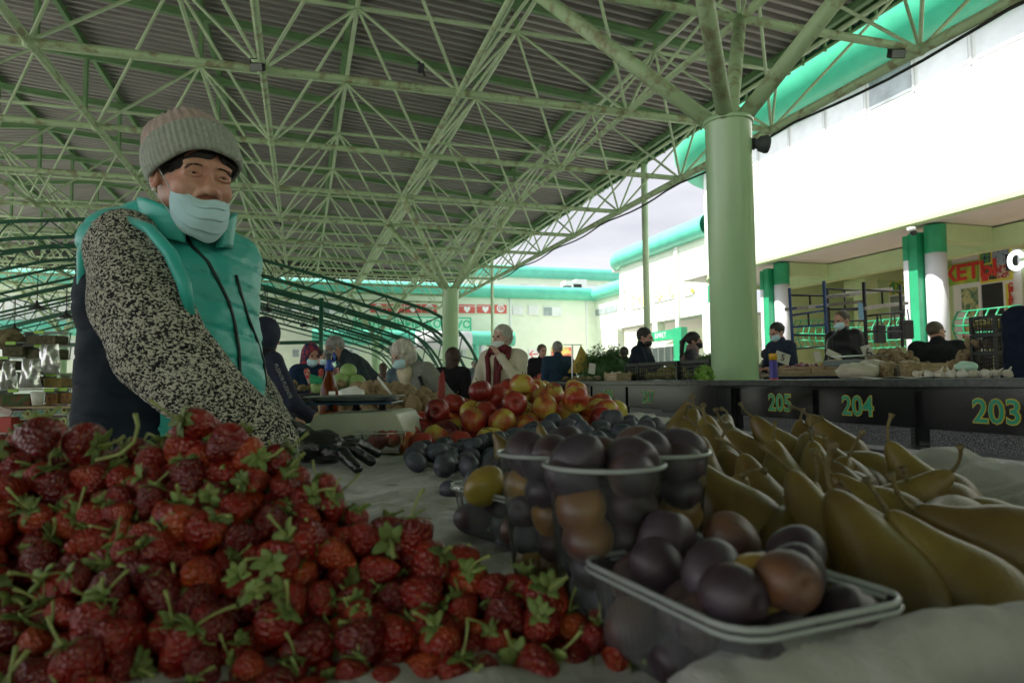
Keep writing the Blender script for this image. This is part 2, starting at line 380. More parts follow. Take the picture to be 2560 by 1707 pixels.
def roll_along(path, z, r, m, parent, name='cornice'):
    # fat rounded eaves roll
    mb = MB(); n = len(path); k = 20; vs = []
    for i in range(n):
        a = path[max(i-1, 0)]; b = path[min(i+1, n-1)]; dx, dy = b[0]-a[0], b[1]-a[1]; l = math.hypot(dx, dy); nx, ny = -dy/l, dx/l
        for j in range(k):
            t = 2*math.pi*j/k; vs.append(W(path[i][0] + nx*r*(math.cos(t)*.9+.25), path[i][1] + ny*r*(math.cos(t)*.9+.25), z + r*math.sin(t)))
    mb.add(vs, [(i*k+j, (i+1)*k+j, (i+1)*k+(j+1)%k, i*k+(j+1)%k) for i in range(n-1) for j in range(k)])
    return mb.build(name, m, parent, smooth=True)
wall_along(path, 5.2, 8.42, .25, 'wall'); wall_along(path, 8.44, 9.9, .22, 'wall')
wall_along([(p[0]-.0, p[1]) for p in path], 8.42, 8.44, .2, 'joint_line', M_mint2)
roll_along(path, 10.55, 1.05, M_teal, mkt)
wall_along(path, 5.08, 5.2, .3, 'edge_trim', M_mint2)
for i in range(16):                                                   # upper strip windows
    t0 = -4 + i * 1.62
    MB(W).box(BW-.02, BW-.001, t0, t0+1.4, 8.62, 9.45).build('window', M_glassb if i != 11 else M_glass, mkt)
    MB(W).box(BW-.035, BW-.0005, t0-.1, t0-.03, 8.55, 9.6).build('window_divider', M_frame, mkt)
MB(W).box(BW+.3, 26, -25, TC+3.6, 5.25, 5.4).build('ceiling', M_ceil, mkt)
MB(W).box(BW+.3, 26, -25, TC+3.6, 10.2, 10.4).build('roof', M_deck, mkt)
def on_D0(px, D):
    v = P(px, 940, 1.0) - Vector((0, 0, EYE)); k = D / (C17*v.x + S17*v.y); return -S17*v.x*k + C17*v.y*k
for i, px in enumerate((3700, 2301, 1932, 1764)):
    Dc = BW + 1.3; t = on_D0(px, Dc) - .66; c0 = W(Dc, t)
    if i == 3: Dc = BW + 2.2; t = on_D0(1790, Dc); c0 = W(Dc, t)
    cc = MB().lathe([(.27, 0), (.27, 4.42)], c0, 28).build('column', M_colw, mkt, smooth=False)
    for pl in cc.data.polygons: pl.use_smooth = len(pl.vertices) == 4
    MB().lathe([(.275, 4.42), (.275, 5.2)], c0, 28).build('column_head', M_colg, cc)
    if i == 3: continue
    MB(W).box(Dc-.42, Dc+.10, t+.52, t+.68, 0, 4.3).build('column_pier', M_colw, cc); MB(W).box(Dc-.425, Dc+.105, t+.515, t+.685, 4.3005, 5.0).build('column_pier_head', M_colg, cc)
    MB(W).box(Dc-.40, Dc+.08, t+.24, t+.519, 0, 5.05).build('column_stripe', M_colg, cc)
    MB(W).box(Dc+.2, 24, t-.2, t+.2, 4.75, 5.23).build('beam', M_mint2, mkt)
MB(W).box(BW+3.2, BW+3.6, -25, TC+2, 4.6, 5.2).build('beam', M_mint2, mkt)
MB(W).box(BW+7, BW+7.3, -25, TC+3, 0, 5.25).build('back_wall', M_mint2, mkt)
MB(W).box(BW+3, BW+7, TC+.8, TC+1.0, 0, 5.25).build('end_wall', M_mint2, mkt)
t = on_D0(2172, BW+5); MB(W).box(BW+4.7, BW+5.3, t-.28, t+.28, 0, 5.2).box(BW+4.71, BW+5.29, t+.2801, t+.75, 4.1, 4.74).build('inner_pillar', M_mint2, mkt)
# raised terrace with pink tiled front
MB(W).box(BW+1.7, BW+7, -25, TC+.7, 0, .62).build('terrace', mat('terrace_tile', (.42,.25,.18), .6, .12, 6), mkt)
# -------- helpers: where a photo pixel meets an upright plane of the market grid
def on_t(px, py, T):
    v = P(px, py, 1.0) - Vector((0, 0, EYE)); k = T / DT(v.x, v.y)[1]; return DT(v.x*k, v.y*k)[0], EYE + v.z*k
def on_D(px, py, D):
    v = P(px, py, 1.0) - Vector((0, 0, EYE)); k = D / DT(v.x, v.y)[0]; return DT(v.x*k, v.y*k)[1], EYE + v.z*k
def rect_t(px0, py0, px1, py1, T, th, name, m, parent):       # thin box on a wall facing the camera
    d0, z1 = on_t(px0, py0, T); d1, z0 = on_t(px1, py1, T); return MB(W).box(min(d0,d1), max(d0,d1), T-th, T-.004, min(z0,z1), max(z0,z1)).build(name, m, parent)
def rect_D(px0, py0, px1, py1, D, th, name, m, parent):
    t0, _ = on_D(px0, (py0+py1)/2, D); t1, _ = on_D(px1, (py0+py1)/2, D); _, z1 = on_D((px0+px1)/2, py0, D); _, z0 = on_D((px0+px1)/2, py1, D)
    return MB(W).box(D-th, D-.004, min(t0,t1), max(t0,t1), z0, z1).build(name, m, parent)
# -------- corner building beyond, rounded end, food pictures in its windows
SB = 17.7
sb = thing('market_building', W(SB, 33), 'sunlit two storey corner building with rounded end, teal roll and food pictures in its windows', 'building')
path2 = [(SB, 26.6), (SB, 35.2)] + arc(SB + 3, 35.2, 3.0, R(-90), R(20), 12)[1:] + [(25, 36.6)]
wall_along(path2, 4.0, 7.75, .25, 'wall', M_mint, sb); roll_along(path2, 8.0, .48, M_tealw, sb)
MB(W).box(SB+.3, 27, 26.6, 37.5, 7.5, 7.7).build('roof', M_deck, sb)
MB(W).box(SB+.26, 27, 26.6, 37.5, 3.9, 4.05).build('ceiling', M_ceil, sb)
MB(W).box(SB+4, SB+4.2, 26.6, 37.8, 0, 3.9).build('back_wall', M_mint, sb)
for t in (27.2, 31.9, 36.6): MB(W).box(SB+.02, SB+.5, t-.25, t+.25, 0, 4.0).build('pillar', M_mint, sb)
MB(W).box(SB+.04, SB+.3, 29.4, 31.6, 0, 2.75).build('panel', M_mint, sb)
M_food = mat('food_picture_yellow', (.85,.72,.35), .5, .1, 3, col2=(.75,.78,.72), thr=(.45,.5))
for (a, b, c, d) in ((1556, 703, 1561, 772), (1576, 683, 1612, 772), (1634, 662, 1689, 752), (1710, 645, 1733, 740)):
    f = rect_D(a, b, c, d, SB, .05, 'window', M_glassb, sb); rect_D(a+2, (b+d)/2+8, c-2, d-3, SB-.05, .012, 'window_poster', M_food, f)
    rect_D((a+c)/2-1, b, (a+c)/2+1, d, SB-.05, .03, 'window_frame', M_frame, f); rect_D(a, (b*2+d)/3-1, c, (b*2+d)/3+1, SB-.05, .028, 'window_frame', M_frame, f)
M_org = mat('orange_print', (.75,.30,.05), .6); M_redp = mat('red_print', (.65,.05,.04), .6); M_yelp = mat('yellow_print', (.80,.60,.06), .6); M_grnp = mat('green_print', (.10,.40,.10), .6)
for (px, py, r, mm) in ((1649, 748, 5.0, M_org), (1641, 742, 3.2, M_yelp), (1655, 741, 3.5, M_yelp), (1687, 733, 4.5, M_org), (1681, 740, 3.6, M_grnp), (1731, 727, 6, M_yelp), (1731, 727, 3, M_redp), (1583, 745, 4, M_org), (1592, 735, 3, M_yelp), (1600, 748, 3, M_org)):
    t, z = on_D(px, py, SB-.066-r*.0006); q = r*.021; D_ = SB-.067-r*.0006
    mb = MB(); mb.add([W(D_, t + q*math.cos(2*math.pi*i/14), z + q*math.sin(2*math.pi*i/14)*.8) for i in range(14)], [tuple(range(14))]); mb.build('window_sticker', mm, sb, solid=.002)
rect_D(1692, 617, 1699, 822, SB, .12, 'rain_pipe', M_white, sb)
# buffet sign
bs = thing('buffet_kiosk', W(SB-1.2, 31, 0), 'small kiosk with green fascia sign and lettering below the corner building', 'kiosk')
d0, t0, t1 = SB-1.0, on_D(1683, 840, SB-1.0)[0], on_D(1636, 840, SB-1.0)[0]
zA, zB = on_D(1660, 826, d0)[1], on_D(1660, 850, d0)[1]
MB(W).box(d0, d0+.15, t0, t1+1.2, zB, zA).build('sign_board', M_colg, bs)
text_mesh('lettering', 'БУФЕТ', (zA-zB)*.72, M_text, bs, W(d0-.004, (t0+t1)/2+.3, (zA+zB)/2), W(0,-1)-W(0,0), (0,0,1), .01)
MB(W).box(d0-.02, d0+.3, t0-.75, t0-.02, 0, zA+.05).build('corner_post', M_colg, bs)
MB(W).box(d0+.3, d0+.9, t0, t1+1.2, 0, zB-.3).build('kiosk_body', M_glass, bs)
aw = MB(); aw.add([W(d0-.5,t0,zB-.28), W(d0-.5,t1+1.2,zB-.28), W(d0+.1,t1+1.2,zB-.02), W(d0+.1,t0,zB-.02)], [(0,1,2,3)]); aw.build('awning', mat('awning_cloth', (.55,.52,.42), .8), bs, solid=.01)
for k in range(5): MB(W).box(d0+.27, d0+.297, t0+.02+k*.62, t0+.12+k*.62, 0, zB-.32).build('mullion', M_frame, bs)
# -------- far building across the end of the market
TF = 46.0; fb = thing('market_building', W(0, TF), 'long two storey mint building with teal roll closing the far end of the market', 'building')
DCOR = on_t(1487, 740, TF)[0]
wall_along([(-60, TF), (DCOR + 2, TF)][::-1], 0, 7.1, .3, 'wall', M_mint, fb).location.z = 0
zc = on_t(1300, 731, TF)[1]
roll_along([(-60, TF), (-20, TF), (DCOR, TF)][::-1], zc, .47, M_tealw, fb)
wall_along([(DCOR, 39.5), (DCOR, TF)], 0, 7.1, .3, 'wall', M_mint, fb); roll_along([(DCOR, 37), (DCOR, TF)], zc, .47, M_tealw, fb)
rect_D(1490, 768, 1543, 784, DCOR, .05, 'window', M_glass, fb)
MB(W).box(-60, DCOR+6, TF+.3, TF+8, 6.6, 6.9).build('roof', M_deck, fb)
T2 = 53.0; zc2 = on_t(1400, 684, T2)[1]; D2 = on_t(1560, 690, T2)[0]
wall_along([(D2+8, T2), (-60, T2)], 6.5, zc2, .3, 'upper_wall', M_mint, fb); roll_along([(D2+8, T2), (-60, T2)], zc2, .5, M_tealw, fb)
for (a, b, c, d) in ((1300, 710, 1367, 722), (1452, 712, 1492, 722), (1215, 712, 1290, 722)): rect_t(a, b, c, d, T2, .05, 'window', M_glassb, fb)
def winT(a, b, c, d, m=M_glassb, T=TF):
    f = rect_t(a, b, c, d, T, .09, 'window', M_frame, fb); rect_t(a+1.6, b+2, (a+c)/2-.8, d-2.4, T-.088, .02, 'pane', m, f); rect_t((a+c)/2+.8, b+2, c-1.6, d-2.4, T-.088, .02, 'pane', m if m is M_glassb else M_glassb, f)
for (a, c) in ((1281, 1307), (1320, 1345)): f = rect_t(a, 764, c, 788, TF, .09, 'window', M_frame, fb); rect_t(a+2, 767, c-2, 785, TF-.088, .02, 'pane', M_glassb, f)
winT(1358, 766, 1403, 791, M_glass)
for (a, c) in ((760, 800), (808, 840), (845, 878), (600, 640), (650, 700), (710, 750)): winT(a, 757, c, 786, M_glass)
for (a, c, b, d) in ((730, 766, 872, 894), (780, 820, 872, 894), (864, 900, 872, 894), (1148, 1166, 868, 895), (1200, 1226, 872, 892)): winT(a, b, c, d, M_glass)
for (a, c) in ((1283, 1308), (1321, 1346)): f = rect_t(a, 872, c, 906, TF, .09, 'doorway_panel', M_frame, fb)
text_mesh('arrow_sign', '←', .9, M_redp, fb, W(*(lambda q: (q[0], TF-.1, q[1]))(on_t(1333, 886, TF))), W(1,0)-W(0,0), (0,0,1), .01)
rect_t(1378, 868, 1431, 896, TF, .06, 'shop_banner', mat('shop_banner', (.75,.62,.2), .6, .3, 2, col2=(.7,.15,.1), thr=(.48,.52)), fb)
rect_t(1274, 740, 1279, 900, TF, .12, 'rain_pipe', M_frame, fb); rect_t(1464, 748, 1470, 905, TF, .12, 'rain_pipe', M_frame, fb)
M_banner = mat('red_banner', (.66,.12,.10), .55, .06, 1)
for k, (a, c) in enumerate(((926, 966), (969, 1010), (1012, 1052), (1054, 1092), (1147, 1187), (1192, 1234), (1236, 1266))):
    f = rect_t(a, 759 + k*.5, c, 782 + k*.3, TF, .06, 'banner', M_banner, fb)
    mid = (a+c)/2
    if k in (0, 3, 6):
        dd, zz = on_t(mid, 771, TF); r = .29
        MB().add([W(dd + r*math.cos(2*math.pi*i/24), TF-.066, zz + r*math.sin(2*math.pi*i/24)) for i in range(24)], [tuple(range(24))]).build('banner_disc', M_frame, f, solid=.006)
        text_mesh('banner_number', '135', .30, M_banner, f, W(dd, TF-.075, zz-.03), W(1,0)-W(0,0), (0,0,1), .006, bold=.012)
        text_mesh('banner_word', 'Бутик', .11, M_banner, f, W(dd, TF-.075, zz+.15), W(1,0)-W(0,0), (0,0,1), .006)
    else:
        dd, zz = on_t(mid, 764, TF); text_mesh('banner_word', 'Женская одежда', .15, M_text, f, W(dd, TF-.066, zz-.04), W(1,0)-W(0,0), (0,0,1), .006)
        dd, zz = on_t(mid, 775, TF); text_mesh('banner_heart', '♥', .42, M_text, f, W(dd, TF-.066, zz), W(1,0)-W(0,0), (0,0,1), .006)
# dairy hall sign board
sg = thing('sign_board', W(*(lambda q: (q[0], TF-.8, q[1]))(on_t(1032, 828, TF-.8))), 'white sign board with teal frame and big teal Cyrillic letters over the far entrance', 'sign')
TS = TF - .8
rect_t(887, 788, 1178, 830, TS, .10, 'frame', M_teal, sg); rect_t(891, 792, 1174, 826, TS-.1, .03, 'panel', mat('sign_mint', (.62,.80,.66), .5), sg)
d0, z0 = on_t(1032, 810, TS-.14); text_mesh('lettering', 'МОЛОЧНЫЙ КОРПУС', .70, M_teal, sg, W(d0, TS-.15, z0), W(1,0)-W(0,0), (0,0,1), .04, sx=1.05, bold=.02)
ca = MB(); d1_, zc_ = on_t(1170, 850, TF-1.2); d0_, _ = on_t(780, 850, TF-1.2)
can = thing('entrance_canopy', W((d0_+d1_)/2, TF-1, zc_), 'teal and white rolled canopy over the far entrance under the big sign', 'canopy')
roll_along([(d1_+3.2, TF-1.2), (d0_, TF-1.2)], zc_+.1, .5, M_tealw, can, 'roll')
MB().tube([W(*on_t(1040,858,TF-2.2)[:1], TF-2.3, zc_-.1), W(*on_t(1175,858,TF-2.2)[:1], TF-2.3, zc_-.1)], .62, 16).build('bulge', M_colw, can, smooth=True)
for px in (846, 1190): d_, _ = on_t(px, 880, TF-1.3); MB().tube([W(d_, TF-1.3, 0), W(d_, TF-1.3, zc_)], .2, 14).build('post', M_tealw, can); MB().tube([W(d_+.45, TF-1.3, 0), W(d_+.45, TF-1.3, zc_)], .2, 14).build('post', M_colw, can)
# left end of the far building: pale columns and windows, lower roll
for k in range(9):
    a = -40 + k*27; f = rect_t(a, 742, a+20, 800, TF, .09, 'window', M_frame, fb); rect_t(a+2, 745, a+18, 797, TF-.088, .02, 'pane', M_glassb, f)
    rect_t(a, 850, a+19, 900, TF, .09, 'window', M_frame, fb)
rl = roll_along([(on_t(420, 830, TF)[0], TF-.2), (-60, TF-.2)], on_t(180, 822, TF)[1], .42, M_tealw, fb)
# air conditioner on the far roof
ac = thing('air_conditioner', W(*(lambda q: (q[0], 49, q[1]))(on_t(1428, 722, 49))), 'white roof top air conditioner between the two teal rolls of the far building', 'air conditioner')
for (a, b, c, d, nm) in ((1402, 706, 1430, 722, 'casing'), (1430, 702, 1456, 722, 'casing')):
    f = rect_t(a, b, c, d, 49.0, .9, nm, M_frame, ac); rect_t(a+4, b+8, c-2, d-1, 48.1, .03, 'grille', M_dark, f)
# -------- bare arched canopy trusses (dark green)
cn = thing('canopy_frame', W(-5, 25), 'bare dark green arched tube trusses of an open canopy under the hall roof', 'canopy frame')
prof = [(5.25, 0), (5.1, .9), (4.75, 1.8), (4.25, 2.5), (3.6, 2.95), (2.4, 3.32), (.9, 3.75), (-1.4, 4.35), (-3.2, 4.85), (-5, 5.08), (-6.9, 4.9), (-9, 4.3), (-12, 3.4), (-14.2, 2.6), (-15.1, 1.4), (-15.4, 0)]
def resample(pts, n):
    L_ = [0]
    for a, b in zip(pts, pts[1:]): L_.append(L_[-1] + math.dist(a, b))
    return [tuple(np.interp(L_[-1]*i/(n-1), L_, [p[c] for p in pts]) for c in (0, 1)) for i in range(n)]
outer = resample(prof, 61); inner = []
for i, p in enumerate(outer):
    a, b = outer[max(i-1,0)], outer[min(i+1,60)]; dx, dz = b[0]-a[0], b[1]-a[1]; l = math.hypot(dx, dz); inner.append((p[0] + dz/l*(-.42)*-1*-1, p[1] - dx/l*(-.42)*-1*-1))
inner = []
for i, p in enumerate(outer):
    a, b = outer[max(i-1,0)], outer[min(i+1,60)]; dx, dz = b[0]-a[0], b[1]-a[1]; l = math.hypot(dx, dz); nx, nz_ = dz/l, -dx/l
    if (p[0]+nx+5.1)**2 + (p[1]+nz_-.5)**2 > (p[0]-nx+5.1)**2 + (p[1]-nz_-.5)**2: nx, nz_ = -nx, -nz_
    inner.append((p[0]+nx*.42, p[1]+nz_*.42))
for k in range(6):
    t = 19.0 + k * 3.0
    MB().tube([W(p[0], t, p[1]) for p in outer], .045, 8).build('arch_outer_tube', M_dgreen, cn, smooth=True)
    MB().tube([W(p[0], t, p[1]) for p in inner], .045, 8).build('arch_inner_tube', M_dgreen, cn, smooth=True)
    MB().tube([W(p[0], t+.3, p[1]-.2) for p in inner], .03, 6).build('arch_inner_tube', M_dgreen, cn, smooth=True)
    mb = MB()
    for i in range(0, 60, 2):
        mb.tube([W(*(outer[i][0], t, outer[i][1])), W(inner[i+1][0], t, inner[i+1][1])], .02, 5, cap=False)
        if i+2 <= 60: mb.tube([W(inner[i+1][0], t, inner[i+1][1]), W(outer[i+2][0], t, outer[i+2][1])], .02, 5, cap=False)
    mb.build('lattice', M_dgreen, cn)
for i in (8, 14, 20, 26, 32, 40, 48): MB().tube([W(inner[i][0], 18.8, inner[i][1]-.03), W(inner[i][0], 34.2, inner[i][1]-.03)], .025, 6).build('purlin', M_dgreen, cn)
for (d_, t_) in ((-1.1, 18.6),): pass
pp = P(802, 900, 17.2)
ps = thing('green_post', (pp.x, pp.y, 0), 'thin dark green upright post with a level side pipe, left of the cabbage', 'post')
MB().tube([Vector((pp.x, pp.y, 0)), Vector((pp.x, pp.y, P(802, 745, 17.2).z))], .055, 10).build('upright', M_dgreen, ps, smooth=True)
MB().tube([P(800, 855, 17.2), P(705, 857, 17.0), P(400, 858, 16.0), P(160, 862, 15.2)], .045, 8).build('side_pipe', M_dgreen, ps, smooth=True)
# a few lamps hung in the canopy
for i, (px, py, d) in enumerate(((92, 770, 15.0), (165, 792, 15.5), (36, 826, 16), (640, 760, 19), (668, 775, 19.5), (785, 800, 24), (760, 815, 25))):
    q = P(px, py, d); t_ = thing('pendant_lamp', q, ('shaded lamp hanging in the dark green canopy left of the hatted woman', 'shaded lamp hanging in the dark green canopy right of the hatted woman')[px > 400], 'lamp', 'lamps hanging in the canopy ' + ('left', 'right')[px > 400])
    MB().lathe([(.02,.16),(.03,.08),(.16,0),(.15,-.02)], q, 12).build('lamp_shade', M_dark, t_, smooth=True); MB().tube([q + Vector((0,0,.14)), q + Vector((0,0,.75))], .01, 5).build('cord', M_dark, t_)
# -------- granite stall counter 203 - 208
DC = 3.2
ct = thing('stall_counter', W(DC+.5, 5), 'long dark granite stall counter with green gold edged numbers 203 to 208', 'counter')
MB(W).box(DC+.04, DC+1.15, .4, 13.2, 0, .945).build('base', M_granb, ct)
MB(W).box(DC-.03, DC+1.2, .38, 13.25, .945, .99).build('worktop', mat('granite_top', (.035,.037,.038), .2, .4, 40, spec=.6), ct, bevel=.006)
nums = [(203, .7725), (204, 1.0426), (205, 1.261), (206, 1.56), (207, 1.857), (208, 2.137)]
edges = [.45] + [(a[1]+b[1])/2*DC for a, b in zip(nums, nums[1:])] + [2.277*DC, 2.55*DC, 2.83*DC, 3.12*DC, 3.4*DC, 3.7*DC, 4.0*DC]
edges[0] = .6*DC; edges = [.33*DC] + edges
for i, (a, b) in enumerate(zip(edges, edges[1:])):
    wide = i == 4
    MB(W).box(DC+.012, DC+.04, a+.03, b-.03, .73, .925).build('number_plate', M_granb, ct)
    MB(W).box(DC+.010, DC+.04, a+.06, b-.06, .30, .722).build('front_panel', M_grang, ct)
    MB(W).box(DC+.02, DC+.04, a+.08, b-.08, .02, .27).build('front_panel', M_grang, ct)
for n_, tt in nums:
    if n_ == 206: continue
    t = tt*DC; ex = W(0,-1)-W(0,0)
    text_mesh('number_edge', str(n_), .165, M_numy, ct, W(DC+.0105, t, .825), ex, (0,0,1), .002, sx=1.0, bold=.0065)
    text_mesh('stall_number', str(n_), .165, M_num, ct, W(DC+.008, t, .825), ex, (0,0,1), .003, sx=1.0, bold=.001)
for (a, b) in ((.5, 4.45), (6.75, 13)):
    MB(W).box(DC-.16, DC+.01, a, b, .615, .625).build('steel_shelf', M_steel, ct)
    MB(W).box(DC-.166, DC-.1605, a, b, .606, .628).build('steel_shelf_lip', M_steel, ct)
MB(W).box(DC-.02, DC+.2, 4.56, 4.74, .03, .930).box(DC-.022, DC+.2, 4.7402, 5.62, .70, .932).build('column_casing', M_granb, ct); MB(W).box(DC-.02, DC+.2, 4.7402, 5.62, .03, .699).build('column_casing', M_grang, ct)


shade_block = thing('market_building', W(18, -7), 'unseen mint block added right behind the viewer to shade the near stall', 'building')  # added out of view: blocks light reaching the fruit from the right rear
MB(W).box(10.4, 15.2, -12, -3.0, 0, 9).build('wall', M_mint, shade_block); MB(W).box(10.2, 15.4, -12.2, -2.8, 9, 9.3).build('roof', M_deck, shade_block)
rear_block = thing('market_building', W(0, -27), 'unseen mint block added across the rear to cut light from behind the viewer', 'building')  # invented building behind the camera, put there to darken the foreground
MB(W).box(-40, 24, -29, -28, 0, 9).build('wall', M_mint, rear_block); MB(W).box(-40, 24, -32, -29, 8.6, 9).build('roof', M_deck, rear_block)
# ================================================================== organic shapes: smooth unions of tapered limbs, meshed by surface nets
class SDF:
    def __init__(s): s.ops = []
    def cone(s, a, b, ra, rb=None, k=.02, mode='u'):
        s.ops.append(('c', np.array(a, float), np.array(b, float), ra, ra if rb is None else rb, k, mode)); return s
    def ell(s, c, r, Rm=None, k=.02, mode='u'):
        r = (r, r, r) if isinstance(r, (int, float)) else r
        s.ops.append(('e', np.array(c, float), np.array(r, float), None if Rm is None else np.array(Rm, float), None, k, mode)); return s
    def plane(s, p, n, k=.0, mode='i'):            # keep the side the normal points away from
        n = np.array(n, float); s.ops.append(('p', np.array(p, float), n / np.linalg.norm(n), None, None, k, mode)); return s
    def bounds(s):
        lo, hi = np.full(3, 1e9), np.full(3, -1e9)
        for o in s.ops:
            if o[-1] != 'u': continue
            if o[0] == 'c': m = max(o[3], o[4]); lo = np.minimum(lo, np.minimum(o[1], o[2]) - m); hi = np.maximum(hi, np.maximum(o[1], o[2]) + m)
            elif o[0] == 'e': m = max(o[2]) if o[3] is not None else o[2]; lo = np.minimum(lo, o[1] - m); hi = np.maximum(hi, o[1] + m)
        return lo, hi
    def mesh(s, h, disp=None, lo=None, hi=None):
        l0, h0 = s.bounds(); l0 = l0 - 3*h - .012 if lo is None else np.array(lo, float); h0 = h0 + 3*h + .012 if hi is None else np.array(hi, float)
        n = np.maximum(4, np.ceil((h0 - l0) / h).astype(int) + 1)
        V = np.full(n, 9., 'f'); ax = [(l0[i] + h*np.arange(n[i])).astype('f') for i in range(3)]
        for o in s.ops:
            k, mode = o[5], o[6]
            if o[0] == 'p':
                d = (ax[0]-o[1][0])[:,None,None]*o[2][0] + (ax[1]-o[1][1])[None,:,None]*o[2][1] + (ax[2]-o[1][2])[None,None,:]*o[2][2]
                V = np.maximum(V, d.astype('f')); continue
            if o[0] == 'c': m = max(o[3], o[4]); a, b = np.minimum(o[1], o[2]) - m, np.maximum(o[1], o[2]) + m
            else: m = max(o[2]); a, b = o[1] - m, o[1] + m
            pad = k * 1.5 + 3*h; i0 = np.clip(((a - pad - l0) / h).astype(int), 0, n); i1 = np.clip(((b + pad - l0) / h).astype(int) + 2, 0, n)
            if mode == 'i': i0, i1 = np.zeros(3, int), n
            if (i1 <= i0).any(): continue
            X = ax[0][i0[0]:i1[0]][:,None,None]; Y = ax[1][i0[1]:i1[1]][None,:,None]; Z = ax[2][i0[2]:i1[2]][None,None,:]
            if o[0] == 'c':
                ab = o[2] - o[1]; L2 = max(float(ab @ ab), 1e-12)
                t = np.clip(((X-o[1][0])*ab[0] + (Y-o[1][1])*ab[1] + (Z-o[1][2])*ab[2]) / L2, 0, 1)
                d = np.sqrt((X-o[1][0]-t*ab[0])**2 + (Y-o[1][1]-t*ab[1])**2 + (Z-o[1][2]-t*ab[2])**2) - (o[3] + (o[4]-o[3])*t)
            else:
                q = [X-o[1][0], Y-o[1][1], Z-o[1][2]]
                if o[3] is not None: Rm = o[3]; q = [q[0]*Rm[0][j] + q[1]*Rm[1][j] + q[2]*Rm[2][j] for j in range(3)]
                k0 = np.sqrt((q[0]/o[2][0])**2 + (q[1]/o[2][1])**2 + (q[2]/o[2][2])**2); k1 = np.sqrt((q[0]/o[2][0]**2)**2 + (q[1]/o[2][1]**2)**2 + (q[2]/o[2][2]**2)**2)
                d = k0*(k0-1)/np.maximum(k1, 1e-6)
            sl = tuple(slice(i0[j], i1[j]) for j in range(3)); v = V[sl]
            if mode == 'u':
                if k > 0: hh = np.clip(.5 + .5*(v-d)/k, 0, 1); V[sl] = v + (d-v)*hh - k*hh*(1-hh)
                else: V[sl] = np.minimum(v, d)
            elif mode == 's':
                if k > 0: hh = np.clip(.5 - .5*(v+d)/k, 0, 1); V[sl] = v + (-d-v)*hh + k*hh*(1-hh)
                else: V[sl] = np.maximum(v, -d)
            else: V[sl] = np.maximum(v, d)
        if disp is not None: V = V + disp(ax[0][:,None,None], ax[1][None,:,None], ax[2][None,None,:]).astype('f')
        return snet(V, l0, h)
def snet(V, o, h):
    V[0,:,:] = V[-1,:,:] = V[:,0,:] = V[:,-1,:] = V[:,:,0] = V[:,:,-1] = 9.
    s = V < 0; nx, ny, nz = V.shape; c = np.zeros((nx-1, ny-1, nz-1), np.int8)
    for i in (0,1):
        for j in (0,1):
            for k in (0,1): c += s[i:nx-1+i, j:ny-1+j, k:nz-1+k]
    act = (c > 0) & (c < 8); I = np.argwhere(act); idx = np.full(act.shape, -1, np.int32); idx[act] = np.arange(len(I))
    acc = np.zeros((len(I), 3)); cnt = np.zeros(len(I))
    cs = [(i,j,k) for i in (0,1) for j in (0,1) for k in (0,1)]
    for a in cs:
        for ax in range(3):
            if a[ax]: continue
            b = list(a); b[ax] = 1
            va = V[I[:,0]+a[0], I[:,1]+a[1], I[:,2]+a[2]]; vb = V[I[:,0]+b[0], I[:,1]+b[1], I[:,2]+b[2]]
            m = (va < 0) != (vb < 0); t = np.where(m, va / np.where(m, va - vb, 1), 0); p = np.tile(np.array(a, float), (len(I), 1)); p[:, ax] += t
            acc[m] += p[m]; cnt[m] += 1
    vs = (I + acc / np.maximum(cnt, 1)[:, None]) * h + np.array(o)
    fs = []
    for ax in range(3):
        a1, a2 = (ax+1) % 3, (ax+2) % 3
        A = np.take(s, range(V.shape[ax]-1), ax); B = np.take(s, range(1, V.shape[ax]), ax)
        E = np.argwhere(A != B); E = E[(E[:, a1] > 0) & (E[:, a2] > 0) & (E[:, a1] < V.shape[a1]-1) & (E[:, a2] < V.shape[a2]-1)]
        fl = A[E[:,0], E[:,1], E[:,2]]
        def g(d1, d2): q = E.copy(); q[:, a1] -= d1; q[:, a2] -= d2; return idx[q[:,0], q[:,1], q[:,2]]
        Q = np.stack([g(1,1), g(0,1), g(0,0), g(1,0)], 1); Q[~fl] = Q[~fl][:, ::-1]; fs.append(Q)
    return vs, np.concatenate(fs)
def np_mesh(name, vs, fs, m, parent=None, smooth=True):
    o0 = np.array(worg(parent)) if parent else np.zeros(3)
    me = bpy.data.meshes.new(name); n = len(fs); me.vertices.add(len(vs)); me.vertices.foreach_set('co', (vs - o0).astype('f').ravel())
    me.loops.add(4*n); me.loops.foreach_set('vertex_index', fs.astype(np.int32).ravel()); me.polygons.add(n)
    me.polygons.foreach_set('loop_start', np.arange(0, 4*n, 4, dtype=np.int32)); me.polygons.foreach_set('loop_total', np.full(n, 4, np.int32))
    me.update(calc_edges=True); me.validate()
    if smooth: me.polygons.foreach_set('use_smooth', [True]*n)
    return link_mesh(name, me, m, parent)
def folds(amp, f=18, seed=0.0):                    # cloth creases for SDF.mesh
    def fn(X, Y, Z):
        a = np.sin(f*(X*.9+Z*.55)+seed+2.2*np.sin(f*.37*(Y+Z)+seed)); b = np.sin(f*.8*(Y*1.1-Z*.8)+seed*2+1.9*np.sin(f*.31*(X-Z))); c = np.sin(f*1.9*(Z+.4*X)+1.5*np.sin(f*.6*X+seed))
        return -amp*(a*b*.7 + .35*c*a)
    return fn
